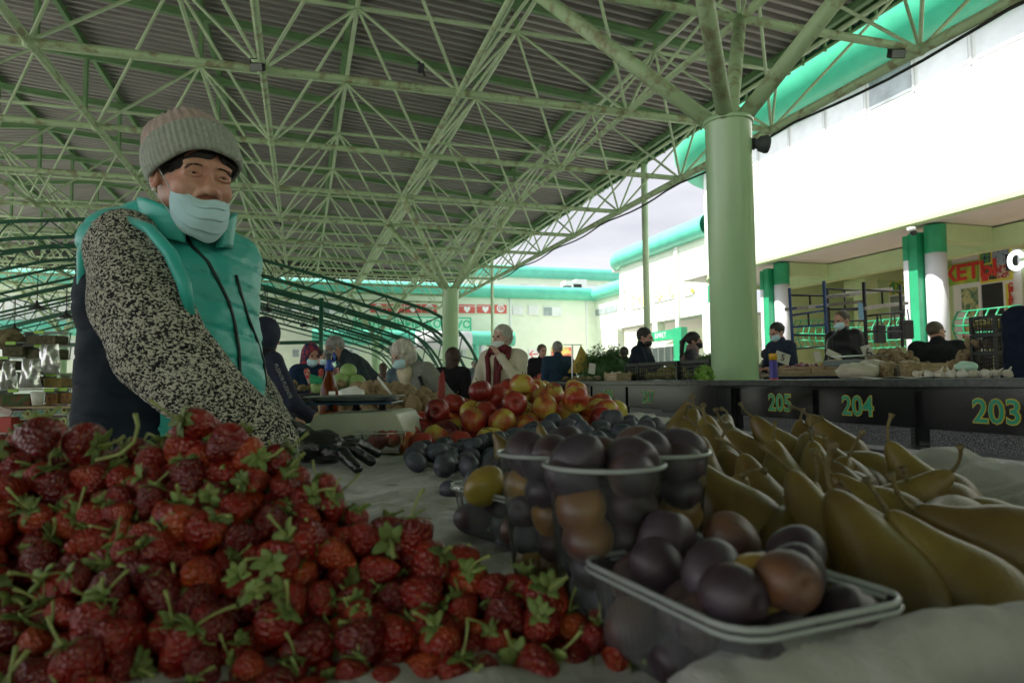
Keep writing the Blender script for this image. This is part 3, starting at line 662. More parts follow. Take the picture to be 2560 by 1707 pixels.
# ------------------------------------------------------------------ people
M_skin = mat('skin', (.56,.33,.24), .5, .10, 14, .08, 160, sss=.12, col2=(.46,.23,.17))
M_skin2 = mat('pale_skin', (.62,.42,.33), .5, .10, 14, .08, 160, sss=.12, col2=(.52,.28,.22))
M_eye = mat('eye_dark', (.02,.015,.012), .15, .1)
M_mask = mat('mask_blue', (.55,.80,.88), .8, .06, 14, .25, 60, stretch=(1,1,2))
M_maskb = mat('mask_black', (.012,.012,.014), .7, .1, 20)
M_maskw = mat('mask_pale', (.62,.70,.68), .75, .05, 20)
M_trou = mat('dark_trousers', (.03,.03,.04), .85, .3, 20)
M_shoe = mat('dark_shoes', (.02,.018,.016), .5, .3, 20)
def hairmat(name, c): return mat(name, c, .55, .35, 30, .8, 180, stretch=(1,1,.25), col2=[q*.45 for q in c])
H_dark = hairmat('dark_hair', (.022,.016,.012)); H_brown = hairmat('brown_hair', (.07,.035,.018)); H_grey = hairmat('grey_hair', (.34,.33,.30)); H_white = hairmat('white_hair', (.72,.68,.58)); H_stub = hairmat('cropped_hair', (.12,.09,.06))
def rotv(v, a, ax): return Matrix.Rotation(a, 3, ax) @ Vector(v)
def figure(pos, yaw, h=1.68, lean=0.0, name='person', label=None, group=None, coat=(.05,.06,.09), coatm=None, hair='short', hairm=None, mask=None, arms=None,
           res=.010, head_yaw=0.0, head_pitch=0.0, skin=None, build=1.0, hood=False, coat_len=.78, fold=.005, scarf=None, nohands=False, sit=0, fingers=True):
    """one standing person; local frame faces -Y; arms = ((elbow, hand), (elbow, hand)) in body units before the lean, x>0 is the figure's left"""
    skin = skin or M_skin; hairm = hairm or H_dark
    root = thing(name, (pos[0], pos[1], 0 + sit), label, 'person', group)
    s = h / 1.70; B = build
    Ry = Matrix.Rotation(yaw, 3, 'Z'); Rl = Matrix.Rotation(lean, 3, 'X')
    off = Vector((pos[0], pos[1], sit))
    def bp(x, y, z, l=True):
        v = Vector((x, y, z))
        if l and z > .9: v = Rl @ (v - Vector((0, 0, .92))) + Vector((0, 0, .92))
        return off + Ry @ (v * s)
    RH = Ry @ Rl @ Matrix.Rotation(head_yaw, 3, 'Z') @ Matrix.Rotation(head_pitch, 3, 'X')
    hc = bp(0, -.015, 1.575)
    def hp(x, y, z): return hc + RH @ (Vector((x, y, z)) * s)
    b = SDF()
    def c(a, e, ra, rb, k=.03): b.cone(a, e, ra*s, rb*s, k*s)
    # legs, pelvis, trunk
    for sx in (-1, 1):
        c(bp(sx*.09, 0, .90), bp(sx*.10, -.01, .50), .085*B, .058); c(bp(sx*.10, -.01, .50), bp(sx*.105, .02, .10), .056, .038); b.ell(bp(sx*.11, -.05, .045), (.045*s, .11*s, .04*s), Ry, .03)
    b.ell(bp(0, .01, .95), (.165*s*B, .12*s*B, .14*s), Ry, .04*s); b.ell(bp(0, .0, 1.13), (.145*s*B, .105*s*B, .16*s), Ry @ Rl, .05*s); b.ell(bp(0, 0, 1.30), (.165*s*B, .115*s*B, .15*s), Ry @ Rl, .05*s)
    c(bp(-.13, .01, 1.405), bp(.13, .01, 1.405), .058, .058); c(bp(0, .01, 1.38), hp(0, .015, -.06), .062, .052)
    # head
    b.ell(hp(0, .012, .03), (.076*s, .093*s, .092*s), RH, .02*s); b.ell(hp(0, -.035, -.035), (.056*s, .052*s, .068*s), RH, .03*s); b.ell(hp(0, -.062, -.088), (.026*s, .024*s, .02*s), RH, .02*s)
    b.ell(hp(0, -.085, .022), (.05*s, .012*s, .012*s), RH, .015*s)
    b.cone(hp(0, -.086, .015), hp(0, -.112, -.028), .008*s, .0125*s, .012*s); b.ell(hp(0, -.088, -.058), (.024*s, .012*s, .010*s), RH, .008*s)
    for sx in (-1, 1):
        b.ell(hp(sx*.077, .012, -.005), (.010*s, .018*s, .030*s), RH, .006*s); b.ell(hp(sx*.034, -.089, .006), (.016*s, .009*s, .010*s), RH, .012*s, 's')
    arms = arms or (((-.24, .02, 1.13), (-.24, -.08, .88)), ((.24, .02, 1.13), (.24, -.08, .88)))
    J = []
    for sx, (el, ha) in zip((-1, 1), arms):
        S_ = bp(sx*.185*(.9+.1*B), .01, 1.385); E_ = bp(*el); H_ = bp(*ha); J.append((S_, E_, H_))
        b.cone(S_, E_, .052*s*B, .040*s, .03*s); b.cone(E_, H_, .040*s, .026*s, .02*s)
        dv = (H_ - E_).normalized(); sd = dv.cross(Vector((0, 0, 1))); sd = sd.normalized() if sd.length > .1 else (Ry @ Vector((1, 0, 0))); nn = sd.cross(dv)
        pc = H_ + dv*.045*s; b.cone(H_, pc + dv*.025*s, .025*s, .026*s, .015*s)
        if fingers:
            for q in range(4):
                f0 = pc + dv*.03*s + sd*(q-1.5)*.019*s; ln = (.062, .075, .07, .055)[q]*s; f1 = f0 + dv*ln*.5 - nn*.010*s; f2 = f1 + dv*ln*.42 - nn*ln*.35
                b.cone(f0, f1, .0105*s, .0095*s, .004*s); b.cone(f1, f2, .0095*s, .008*s, .003*s)
            t0 = pc - dv*.03*s - sd*sx*.028*s; t1 = t0 + dv*.035*s - sd*sx*.022*s - nn*.01*s; b.cone(pc - dv*.03*s, t0, .016*s, .014*s, .01*s); b.cone(t0, t1, .013*s, .0105*s, .005*s)
        else: b.ell(pc + dv*.05*s, (.03*s,)*3, None, .03*s)
    body = np_mesh('body', *b.mesh(res), skin, root)
    for sx in (-1, 1): MB().ball(hp(sx*.033, -.083, .008), .0105*s, 8, 6).build('eye', M_eye, root, smooth=True)
    # coat
    cm = coatm or mat('coat_cloth', [c*.8 for c in coat], .9, .22, 22, .25, 120, spec=.15)
    g = SDF(); a_ = .022
    g.ell(bp(0, .0, 1.28), ((.175*B+a_)*s, (.115*B+a_)*s, .17*s), Ry @ Rl, .05*s); g.ell(bp(0, .0, 1.10), ((.158*B+a_)*s, (.112*B+a_)*s, .19*s), Ry @ Rl, .05*s)
    g.cone(bp(-.10*B, .005, .97), bp(.10*B, .005, .97), .105*s*B+.012, None, .06*s)
    if coat_len < .85: g.cone(bp(-.09*B, .005, coat_len+.06), bp(.09*B, .005, coat_len+.06), .118*s*B, None, .06*s)
    g.cone(bp(-.14*B, .01, 1.40), bp(.14*B, .01, 1.40), .070*s, None, .04*s); g.cone(bp(0, .012, 1.40), bp(0, .012, 1.475), .085*s, .068*s, .02*s)
    for (S_, E_, H_) in J: g.cone(S_, E_, .068*s*B, .056*s, .03*s); g.cone(E_, E_ + (H_-E_)*.93, .056*s, .040*s, .02*s)
    g.plane(off + Vector((0, 0, (coat_len)*s)), (0, 0, -1))
    np_mesh('coat', *g.mesh(res*1.05, folds(fold, 20, pos[0]*3)), cm, root)
    mb = MB(); pts = [bp(0, -(.118*B+.030), z) for z in (1.36, 1.25, 1.12, 1.0, .88)]
    mb.tube(pts, .004, 5).build('zip', M_shoe, root)
    g = SDF()
    for sx in (-1, 1): g.cone(bp(sx*.09, 0, .86), bp(sx*.10, -.005, .50), .10*s*B, .075*s, .03*s); g.cone(bp(sx*.10, -.005, .50), bp(sx*.105, .02, .09), .074*s, .062*s, .03*s)
    g.ell(bp(0, .01, .92), (.175*s*B, .128*s*B, .10*s), Ry, .04*s); np_mesh('trousers', *g.mesh(res*1.6, folds(.005, 16, pos[1])), M_trou, root)
    for sx in (-1, 1): q = SDF().ell(bp(sx*.11, -.06, .045), (.052*s, .125*s, .047*s), Ry).plane(off + Vector((0,0,.004)), (0,0,-1)); np_mesh('shoe', *q.mesh(.012), M_shoe, root)
    # hair
    g = SDF(); hk = .012*s
    wave = folds(.006, 90, pos[0])
    if hair == 'short': g.ell(hp(0, .022, .040), (.086*s, .098*s, .096*s), RH).ell(hp(0, -.075, -.03), (.075*s, .062*s, .098*s), RH, .008, 's').plane(hp(0, 0, -.035), RH @ Vector((0, -.25, -1)))
    elif hair == 'cropped': g.ell(hp(0, .018, .036), (.0795*s, .094*s, .0925*s), RH).ell(hp(0, -.080, -.01), (.080*s, .055*s, .085*s), RH, .008, 's').plane(hp(0, 0, -.03), RH @ Vector((0, -.3, -1))); wave = None
    elif hair == 'fluffy': g.ell(hp(0, .020, .040), (.100*s, .112*s, .105*s), RH).ell(hp(0, .05, -.03), (.092*s, .075*s, .085*s), RH, .03*s).ell(hp(0, -.092, -.045), (.064*s, .066*s, .085*s), RH, .02, 's')
    elif hair == 'curly': g.ell(hp(0, .022, .042), (.092*s, .104*s, .098*s), RH).ell(hp(0, .055, -.02), (.078*s, .058*s, .062*s), RH, .03*s).ell(hp(0, -.092, -.035), (.070*s, .068*s, .095*s), RH, .02, 's')
    elif hair == 'bob': g.ell(hp(0, .020, .040), (.094*s, .104*s, .098*s), RH).cone(hp(0, .035, .0), hp(0, .045, -.11), .088*s, .075*s, .03*s).ell(hp(0, -.085, -.055), (.058*s, .070*s, .095*s), RH, .015, 's')
    elif hair in ('long', 'pony'):
        g.ell(hp(0, .022, .040), (.088*s, .100*s, .096*s), RH).ell(hp(0, -.080, -.035), (.066*s, .062*s, .090*s), RH, .01, 's')
        if hair == 'long': g.cone(hp(0, .05, .0), hp(0, .085, -.22), .080*s, .060*s, .03*s)
        else: g.cone(hp(0, .10, .07), hp(0, .155, -.02), .024*s, .034*s, .02*s).cone(hp(0, .155, -.02), hp(0, .15, -.28), .034*s, .022*s, .02*s)
    if hair: np_mesh('hair', *g.mesh(min(res, .008), wave), hairm, root)
    if hood:
        g = SDF().ell(hp(0, .025, .035), (.105*s, .125*s, .125*s), RH).cone(hp(0, .04, -.02), bp(0, .05, 1.42), .10*s, .11*s, .05*s).ell(hp(0, -.10, -.02), (.065*s, .085*s, .09*s), RH, .02, 's'); np_mesh('hood', *g.mesh(.009, folds(.004, 22, 1)), cm, root)
    if mask:
        low = -.005 if mask[1] == 'low' else .018
        g = SDF().ell(hp(0, -.040, -.042 + low - .018), (.064*s, .066*s, .066*s), RH).cone(hp(0, -.085, -.03+low-.02), hp(0, -.098, -.055+low-.02), .016*s, .02*s, .03*s).plane(hp(0, -.03, 0), RH @ Vector((0, 1, .1))).plane(hp(0, 0, -.012 + low - .018), RH @ Vector((0, .0, 1)))
        np_mesh('face_mask', *g.mesh(.006), mask[0], root)
        for sx in (-1, 1): MB().tube([hp(sx*.055, -.05, -.02+low-.018), hp(sx*.075, -.01, -.005), hp(sx*.082, .018, .01)], .0018, 4).build('ear_loop', mask[0], root)
    root['_'] = 0; del root['_']
    return root, bp, hp, J, cm, s, RH
# ================================================================== people in the background
def at(px, d): p = P(px, 950, d); return (p.x, p.y)
def hgt(py, d): return EYE + (952 - py) / F * d
TAU = 2*math.pi; cam0_ = Vector((0, 0, EYE))
FOLD = (((-.26,-.05,1.12), (-.10,-.26,1.14)), ((.26,-.05,1.12), (.10,-.26,1.14)))
REACH = (((-.25,-.10,1.14), (-.16,-.38,1.06)), ((.25,-.10,1.14), (.16,-.38,1.06)))
# hooded vendor in navy tracksuit, arms forward over the table
navy = mat('navy_tracksuit', (.012,.018,.045), .8, .25, 12, .2, 80)
root, bp, hp, J, cm, s, RH = figure(at(640, 4.1), R(140), 1.38, R(6), label='hooded stall holder in a navy tracksuit with white lettering down the sleeve', coatm=navy, hair='short', hood=True, res=.009,
    arms=(((-.30,-.10,1.10), (-.20,-.40,.98)), ((.26,-.12,1.10), (.16,-.42,.98))), head_yaw=R(10))
g = SDF().cone(bp(0,.115,1.42), bp(0,.13,.98), .12*s, .10*s, .04).cone(bp(-.10,.02,1.42), bp(-.10,.09,1.0), .075*s, .07*s, .04).cone(bp(.10,.02,1.42), bp(.10,.09,1.0), .075*s, .07*s, .04)
np_mesh('vest', *g.mesh(.011, folds(.006, 22, 2)), mat('black_fleece', (.014,.014,.015), .95, .4, 40, .6, 150), root)
k_ = 0 if J[0][1].y < J[1][1].y else 1
S_, E_, H_ = J[k_]; ax_ = (E_-S_).normalized(); vw = (cam0_ - (S_+E_)/2); vw = (vw - ax_*vw.dot(ax_)).normalized()
text_mesh('sleeve_lettering', 'PLEIN78 PLEIN78', .030, mat('grey_letters', (.35,.36,.38), .6), root, (S_+E_)/2 + vw*.064*s, ax_, vw.cross(ax_), .003)
# headscarf woman
scarfm = mat('patterned_scarf', (.30,.03,.05), .8, .3, 26, col2=(.015,.02,.07), thr=(.50,.54))
root, bp, hp, J, cm, s, RH = figure(at(765, 6.4), R(50), 1.36, R(8), label='woman in a patterned red and navy headscarf with her mask under her chin', coat=(.025,.05,.11), hair=None, mask=(M_mask, 'low'), arms=FOLD, res=.009, head_pitch=R(4), head_yaw=R(-8))
g = SDF().ell(hp(0,.03,.04), (.098*s,.11*s,.108*s), RH).cone(hp(0,.04,-.02), bp(0,.05,1.42), .09*s, .10*s, .05*s).ell(hp(0,-.098,-.02), (.058*s,.07*s,.085*s), RH, .015, 's')
np_mesh('headscarf', *g.mesh(.008, folds(.004, 30, 2)), scarfm, root)
g = SDF().cone(bp(-.10,-.10,1.40), bp(.03,-.15,1.05), .035*s, .03*s).cone(bp(.09,-.10,1.40), bp(.03,-.15,1.12), .035*s, .03*s, .03); np_mesh('scarf_end', *g.mesh(.009), mat('flowered_shawl', (.62,.08,.08), .8, .3, 30, col2=(.6,.55,.45), thr=(.46,.5)), root)
figure(at(803, 9.0), R(35), 1.42, 0, label='young man in a dusty pink top wearing a pale mask, beyond the headscarf woman', coat=(.35,.16,.16), mask=(M_mask, ''), res=.012, head_yaw=R(20))
for (px, py, d, cc, hm, lab) in ((783, 918, 15, (.12,.12,.14), H_grey, 'small distant shopper behind the bottle, grey head only'), (822, 917, 15.5, (.06,.07,.10), H_dark, 'small distant shopper in dark clothes just left of the cabbages'), (845, 915, 14.5, (.10,.10,.12), H_dark, 'small distant dark haired shopper just right above the cabbages')):
    figure(at(px, d), R(random.uniform(-60, 60)), hgt(py, d)+.04, 0, label=lab, coat=cc, hairm=hm, res=.018, fingers=False)
# grey haired man, black mask, dark parka, bending
figure(at(945, 6.7), R(-62), 1.60, R(42), label='grey haired man in a dark parka and black mask bending over the potatoes', coat=(.045,.065,.075), hairm=H_grey, mask=(M_maskb, ''), arms=FOLD, res=.010, build=1.12, head_pitch=R(-14), fold=.009)
figure(at(957, 12), R(200), hgt(905, 12), 0, label='small figure in a pink checked jacket seen from behind, crossbody bag strap', coat=(.50,.27,.24), hair='long', hairm=H_brown, res=.014, fingers=False)
figure(at(1012, 7.6), R(185), hgt(874, 7.6), 0, label='dark haired woman in a blue grey denim coat seen from behind', coat=(.13,.19,.23), hair='bob', res=.011, fingers=False)
# white haired woman with glasses
root, bp, hp, J, cm, s, RH = figure(at(1105, 5.2), R(-50), 1.42, R(38), label='white haired old woman with glasses and mask in a grey tweed coat leaning forward', coatm=mat('grey_tweed', (.25,.26,.22), .9, .3, 120, .4, 200, col2=(.13,.14,.12)), hair='fluffy', hairm=H_white, mask=(M_mask, ''), skin=M_skin2,
    arms=(((-.24,-.10,1.12), (-.06,-.28,1.06)), ((.30,-.02,1.14), (.16,-.26,1.02))), res=.0085, build=1.18, head_pitch=R(-16), fold=.007)
for sx in (-1, 1):
    MB().tube([hp(sx*.033 + .021*math.cos(a), -.102, .004 + .016*math.sin(a)) for a in [i*TAU/6 for i in range(12)]], .0016, 5, closed=True).build('glasses', M_steel, root)
    MB().tube([hp(sx*.055, -.10, .008), hp(sx*.078, .0, .01)], .0014, 4).build('glasses', M_steel, root)
g = SDF().cone(bp(-.05,-.08,1.44), bp(.05,-.08,1.44), .05*s, None, .02).cone(bp(0,-.11,1.40), bp(0,-.14,1.08), .06*s, .05*s, .03); np_mesh('scarf', *g.mesh(.009, folds(.006, 40, 3)), mat('cream_scarf', (.55,.48,.33), .85, .15, 20), root)
MB().tube([bp(.19,-.09,1.40), bp(.24,-.16,1.22), bp(.26,-.15,1.10), bp(.27,.0,.98)], .013, 8).build('bag_strap', M_maskb, root, smooth=True)
# brown haired woman in black behind her
figure(at(1128, 6.6), R(150), hgt(868, 6.6), R(4), label='brown haired woman in a black coat facing away before the green column', coat=(.02,.02,.022), hair='bob', hairm=H_brown, res=.010, build=1.1, fingers=False)
# standing woman in cream jacket, hand to chin
root, bp, hp, J, cm, s, RH = figure(at(1257, 5.9), R(-25), hgt(819, 5.9)+.02, 0, label='white haired woman in a cream jacket and dark red scarf holding her chin', coatm=mat('cream_jacket', (.56,.52,.40), .85, .1, 10, .2, 60), hair='curly', hairm=hairmat('silver_hair', (.60,.58,.48)), mask=(M_maskw, 'low'), skin=M_skin2,
    arms=(((-.27,-.02,1.13), (-.18,-.16,.95)), ((.25,-.12,1.10), (.035,-.155,1.40))), res=.008, head_yaw=R(-18), build=1.05, fold=.006)
mr_ = mat('maroon_knit', (.12,.012,.018), .85, .2, 40)
g = SDF().cone(bp(-.0,-.115,1.36), bp(-.0,-.130,.92), .038*s, .045*s, .03).cone(bp(-.05,-.06,1.45), bp(.05,-.06,1.45), .058*s, None, .02); np_mesh('jumper', *g.mesh(.008), mr_, root)
for sx in (-1, 1): MB().tube([bp(sx*.10,-.05,1.475), bp(sx*.115,-.115,1.38), bp(sx*.055-.02,-.165,1.25), bp(sx*.05-.02,-.175,1.0)], .022, 8).build('collar', mr_, root, smooth=True)
# far figures between the cream jacket and the pole
figure(at(1332, 15), R(100), hgt(893, 15)-.05, 0, label='small hooded figure in dark blue far behind the red apples', coat=(.03,.05,.08), hairm=H_stub, res=.016, fingers=False)
figure(at(1356, 11.5), R(15), hgt(862, 11.5), 0, label='bearded man in a black quilted vest and cap looking toward the camera', coat=(.022,.022,.024), hairm=H_stub, res=.012, build=1.1, head_yaw=R(8))
figure(at(1397, 9.6), R(200), hgt(853, 9.6), R(3), label='grey haired man in a blue hooded anorak seen from behind', coat=(.03,.06,.10), hairm=H_grey, hair='cropped', res=.011, build=1.18, fold=.010, fingers=False)
figure(at(1185, 21), R(30), 1.62, 0, label='tiny distant figure in a checked shirt between the arch foot and cream jacket', coat=(.25,.25,.32), hairm=H_grey, res=.02, fingers=False)
figure(at(1538, 12.5), R(60), hgt(884, 12.5), 0, label='dark haired person half hidden behind the parsley heap', coat=(.02,.02,.03), res=.016, fingers=False)
figure(at(1562, 11.0), R(190), hgt(869, 11.0), 0, label='person in a black cap and dark coat behind the bearded shopper', coat=(.015,.015,.02), hair='cropped', res=.015, fingers=False)
root, bp, hp, J, cm, s, RH = figure(at(1595, 8.6), R(62), hgt(822, 8.6), R(8), label='bearded young man in a navy jacket reaching past the thin green pole', coat=(.018,.025,.04), hair='short', hairm=H_dark, res=.009,
    arms=(((-.22,-.14,1.16), (-.10,-.42,1.10)), ((.25,-.10,1.16), (.17,-.42,1.12))), build=1.12, fold=.008)
g = SDF().ell(hp(0,-.042,-.065), (.062*s,.058*s,.05*s), RH).plane(hp(0,0,-.045), RH @ Vector((0,.35,1))); np_mesh('beard', *g.mesh(.006), H_dark, root)
root, bp, hp, J, cm, s, RH = figure(at(1722, 8.8), R(72), hgt(838, 8.8)+.02, R(6), label='woman with a long dark ponytail, black mask and mauve padded vest', coatm=mat('black_sleeves', (.02,.02,.028), .7, .2, 20), hair='pony', mask=(M_maskb, ''), arms=FOLD, res=.009)
g = SDF().ell(bp(0,0,1.26), (.205*s,.15*s,.19*s), RH, .04).ell(bp(0,0,1.08), (.19*s,.15*s,.20*s), RH, .05).cone(bp(-.05,.0,1.46), bp(.05,.0,1.46), .085*s, None, .03); np_mesh('vest', *g.mesh(.011, folds(.004, 60, 1)), mat('mauve_vest', (.20,.12,.12), .6, .15, 10), root)
# right hand side, behind the second row of stalls
figure(at(1963, 9.0), R(-72), hgt(812, 9.0), R(8), label='short dark haired woman in a navy jumper and blue mask counting money', coat=(.035,.05,.08), hair='short', mask=(M_mask, ''), arms=FOLD, res=.009, head_pitch=R(12))
figure(at(2112, 9.2), R(-70), hgt(784, 9.2), 0, label='balding man in a black leather jacket and blue mask facing left', coatm=mat('black_leather', (.012,.012,.013), .5, .3, 20, .3, 60, spec=.35), hair='cropped', hairm=H_stub, mask=(M_mask, ''), res=.009, build=1.15, head_pitch=R(8))
root, bp, hp, J, cm, s, RH = figure(at(2352, 6.9), R(160), 1.58, R(8), label='heavy man in a dark fleece seen from behind with both hands raised', coat=(.022,.024,.026), hair='cropped', hairm=H_stub, res=.0075, build=1.45, fold=.008,
    arms=(((-.44,-.12,1.20), (-.37,-.18,1.47)), ((.30,-.26,1.10), (-.27,-.26,1.44))), head_yaw=R(-55))
figure(at(2640, 5.0), R(150), 1.75, R(4), label='person in a dark blue coat cut off by the right edge of the photo', coat=(.015,.022,.045), hair='short', res=.012, build=1.5)
figure(at(1902, 9.6), R(90), 1.42, R(10), label='person in a knitted grey jumper mostly hidden behind the thick column', coat=(.30,.29,.24), hair='short', res=.014, fingers=False)
# ================================================================== the fruit seller
from mathutils.bvhtree import BVHTree
def Z1(x, y, d): return P(100 + x/1.568, 200 + y/1.568, d)       # a point read off an enlarged detail of the photo
M_tealv = mat('teal_nylon', (.035,.46,.40), .40, .10, 5, .45, 24, spec=.5, sheen=.2, stretch=(1,1,2.2))
M_teals = mat('teal_shirt', (.02,.27,.24), .8, .12, 6, .2, 30)
M_navyq = mat('navy_quilt', (.009,.016,.026), .7, .3, 8, .4, 22, spec=.12, stretch=(1,1,2))
M_zip = mat('zip_black', (.01,.03,.03), .5, .2, 100)
M_glove = mat('black_nitrile', (.006,.007,.008), .27, .2, 20, .9, 45, spec=.7)
M_denim = mat('dark_denim', (.02,.03,.06), .85, .2, 40)
# marled black and cream knit
M_knit, nt, b, o = newmat('marled_knit'); L = nt.links.new
tc = nd(nt, 'ShaderNodeTexCoord'); wv = nd(nt, 'ShaderNodeTexNoise'); wv.inputs['Scale'].default_value = 60; wv.inputs['Detail'].default_value = 3; L(tc.outputs['Object'], wv.inputs['Vector'])
mxv = nd(nt, 'ShaderNodeVectorMath', operation='MULTIPLY_ADD'); mxv.inputs[1].default_value = (.012,.012,.012); L(wv.outputs['Color'], mxv.inputs[0]); L(tc.outputs['Object'], mxv.inputs[2])
mp = nd(nt, 'ShaderNodeMapping'); mp.inputs['Scale'].default_value = (1, 1, 1.5); L(mxv.outputs[0], mp.inputs[0])
vo = nd(nt, 'ShaderNodeTexVoronoi'); vo.inputs['Scale'].default_value = 225; L(mp.outputs[0], vo.inputs['Vector'])
n2 = nd(nt, 'ShaderNodeTexNoise'); n2.inputs['Scale'].default_value = 165; n2.inputs['Detail'].default_value = 2; L(mp.outputs[0], n2.inputs['Vector'])
ad = nd(nt, 'ShaderNodeMath', operation='MULTIPLY_ADD'); ad.inputs[1].default_value = .35; L(vo.outputs['Color'], ad.inputs[0]); L(n2.outputs[0], ad.inputs[2])
r = nd(nt, 'ShaderNodeValToRGB'); e = r.color_ramp.elements; e[0].position = .635; e[0].color = (.010,.011,.012,1); e[1].position = .72; e[1].color = (.60,.58,.48,1); L(ad.outputs[0], r.inputs[0]); L(r.outputs[0], b.inputs['Base Color'])
b.inputs['Roughness'].default_value = .95; bp_ = nd(nt, 'ShaderNodeBump'); bp_.inputs['Strength'].default_value = .9; bp_.inputs['Distance'].default_value = .004; bp_.invert = True; L(vo.outputs['Distance'], bp_.inputs['Height']); L(bp_.outputs[0], b.inputs['Normal'])
YB = R(48); RB = Matrix.Rotation(YB, 3, 'Z')
tcx, tcy = P(434, 957, 1.62).x, 1.62
seller = thing('person', (tcx, tcy, 0), 'smiling woman fruit seller in a grey knit beanie, teal quilted vest and black gloves', 'person')
def bl(x, y, z): v = RB @ Vector((x, y, 0)); return Vector((tcx + v.x, tcy + v.y, z))
YH = R(47); RHd = Matrix.Rotation(YH, 3, 'Z') @ Matrix.Rotation(R(9), 3, 'X')
HS = .965
hc = P(521, 438, 1.475) - RHd @ (Vector((0, -.088, .008)) * HS)
def hh(x, y, z): return hc + RHd @ (Vector((x, y, z)) * HS)
def quilt(X, Y, Z):
    q = np.abs(np.sin(math.pi * (Z + .18*(X - tcx) + .10*(Y-tcy)) / .060)); return .0048 * (1 - q)**5 + .0016*np.sin(95*(X+.7*Y)+4*np.sin(31*Z))*np.sin(40*Z+X*30)*(.4+.6*(1-q)) - .0036*np.sin(34*(X+.6*Y)+3*np.sin(14*Z)) * np.sin(22*Z+2*np.sin(18*X))
# body, head and legs: one surface
b = SDF()
for sx in (-1, 1):
    b.cone(bl(sx*.09, 0, .86), bl(sx*.10, -.01, .48), .09, .062, .03).cone(bl(sx*.10, -.01, .48), bl(sx*.105, .02, .09), .06, .04, .03).ell(bl(sx*.11, -.05, .04), (.045, .11, .04), RB, .03)
b.ell(bl(0,0,.95), (.17,.13,.16), RB, .05).ell(bl(0,0,1.18), (.165,.12,.20), RB, .05).cone(bl(-.14,.01,1.33), bl(.14,.01,1.33), .055, None, .05)
b.cone(bl(0,.0,1.33), hh(0,.03,-.07), .062, .056, .03)
body = np_mesh('body', *b.mesh(.010), M_skin, seller)
# head in fine resolution, joined to the neck
b = SDF(); s = HS
def E(x, y, z, rx, ry, rz, k=.012, mode='u'): b.ell(hh(x, y, z), (rx*s, ry*s, rz*s), RHd, k*s, mode)
E(0, .014, .032, .077, .094, .092); E(0, -.030, -.035, .062, .058, .072, .03); E(0, -.060, -.088, .030, .028, .024, .025)
b.cone(hh(0,.03,-.06), bl(0,.0,1.31), .058, .062, .03)
E(0, -.083, .028, .056, .014, .013, .02)                                           # brow ridge
b.cone(hh(0,-.084,.018), hh(0,-.106,-.020), .0085*s, .011*s, .014*s); E(0, -.110, -.027, .0155, .0145, .0125, .010)
for sx in (-1, 1):
    E(sx*.0125, -.100, -.030, .0095, .011, .0085, .007); E(sx*.007, -.106, -.0385, .0042, .005, .004, .003, 's')   # nostrils
    E(sx*.038, -.066, -.024, .026, .025, .024, .030)                                 # raised cheeks
    E(sx*.034, -.096, .011, .018, .011, .010, .018, 's')                             # sockets
    E(sx*.034, -.0785, .0095, .0185, .0120, .0120, .014)                             # lids
    E(sx*.034, -.0945, .0066, .0145, .0125, .0019, .0010, 's')
    b.cone(hh(sx*.020,-.0915,.0098), hh(sx*.034,-.0935,.0120), .0014*s, .0018*s, .002*s).cone(hh(sx*.034,-.0935,.0120), hh(sx*.050,-.084,.0085), .0018*s, .0012*s, .002*s)
    b.cone(hh(sx*.014,-.100,.040), hh(sx*.040,-.094,.044), .0006*s, .0004*s, .004*s, 's')                        # smiling slit
    b.cone(hh(sx*.018,-.0925,.0045), hh(sx*.034,-.0955,.0000), .0022*s, .0028*s, .004*s).cone(hh(sx*.034,-.0955,.0), hh(sx*.052,-.086,.003), .0028*s, .002*s, .004*s)
    b.cone(hh(sx*.021,-.101,-.036), hh(sx*.037,-.085,-.060), .004*s, .003*s, .008*s, 'u')
    E(sx*.080, .010, -.005, .010, .019, .032, .008); E(sx*.088, .004, -.003, .006, .010, .018, .004, 's')
E(0, -.090, -.060, .026, .012, .011, .010); E(0, -.098, -.061, .022, .010, .0022, .002, 's')
M_face = mat('face_skin', (.62,.36,.26), .46, .10, 22, .22, 260, sss=.15, col2=(.52,.22,.16))
head = np_mesh('head', *b.mesh(.0026), M_face, seller)
hb = BVHTree.FromObject(head, bpy.context.evaluated_depsgraph_get())
M_ball = mat('eyeball', (.50,.46,.42), .12, .03); M_iris = mat('iris', (.03,.025,.015), .08, .3, 90)
for sx in (-1, 1):
    ey = MB().ball(hh(sx*.034, -.0776, .0078), .0122*s, 16, 12).build('eye', M_ball, seller, smooth=True)
    MB().ball(hh(sx*.034+.0008, -.0841, .0066), .0066*s, 14, 10).build('iris', M_iris, ey, smooth=True)
    mb = MB(); rr = random.Random(5+sx)
    for i in range(70):
        u = rr.uniform(0, 1); a = hh(sx*(.016+.036*u), -.095, .0235+.004*math.sin(u*2.8)-.008*u + rr.uniform(-.0022,.0022)*(1-.5*u)); q = hb.find_nearest(a - worg(seller))[0]
        if q is None: continue
        q = q + worg(seller); mb.tube([q - RHd @ Vector((0,.0004,0)), q + RHd @ Vector((sx*.0035, -.0008, .0016 - .003*u)), q + RHd @ Vector((sx*.0065, .0002, .0018 - .005*u))], [.0005, .0006, .0002], 3)
    mb.build('eyebrow', H_brown, seller)
MB().ball(hh(-.084, -.004, -.038), .0055, 12, 8).build('earring', mat('pearl', (.75,.72,.66), .15, .05, spec=.8), seller, smooth=True)
RK = RHd @ Matrix.Rotation(R(-27), 3, 'X') @ Matrix.Rotation(R(-6), 3, 'Y'); kc = hh(.002, .004, .034)
def kp(x, y, z): return kc + RK @ (Vector((x, y, z)) * .945)
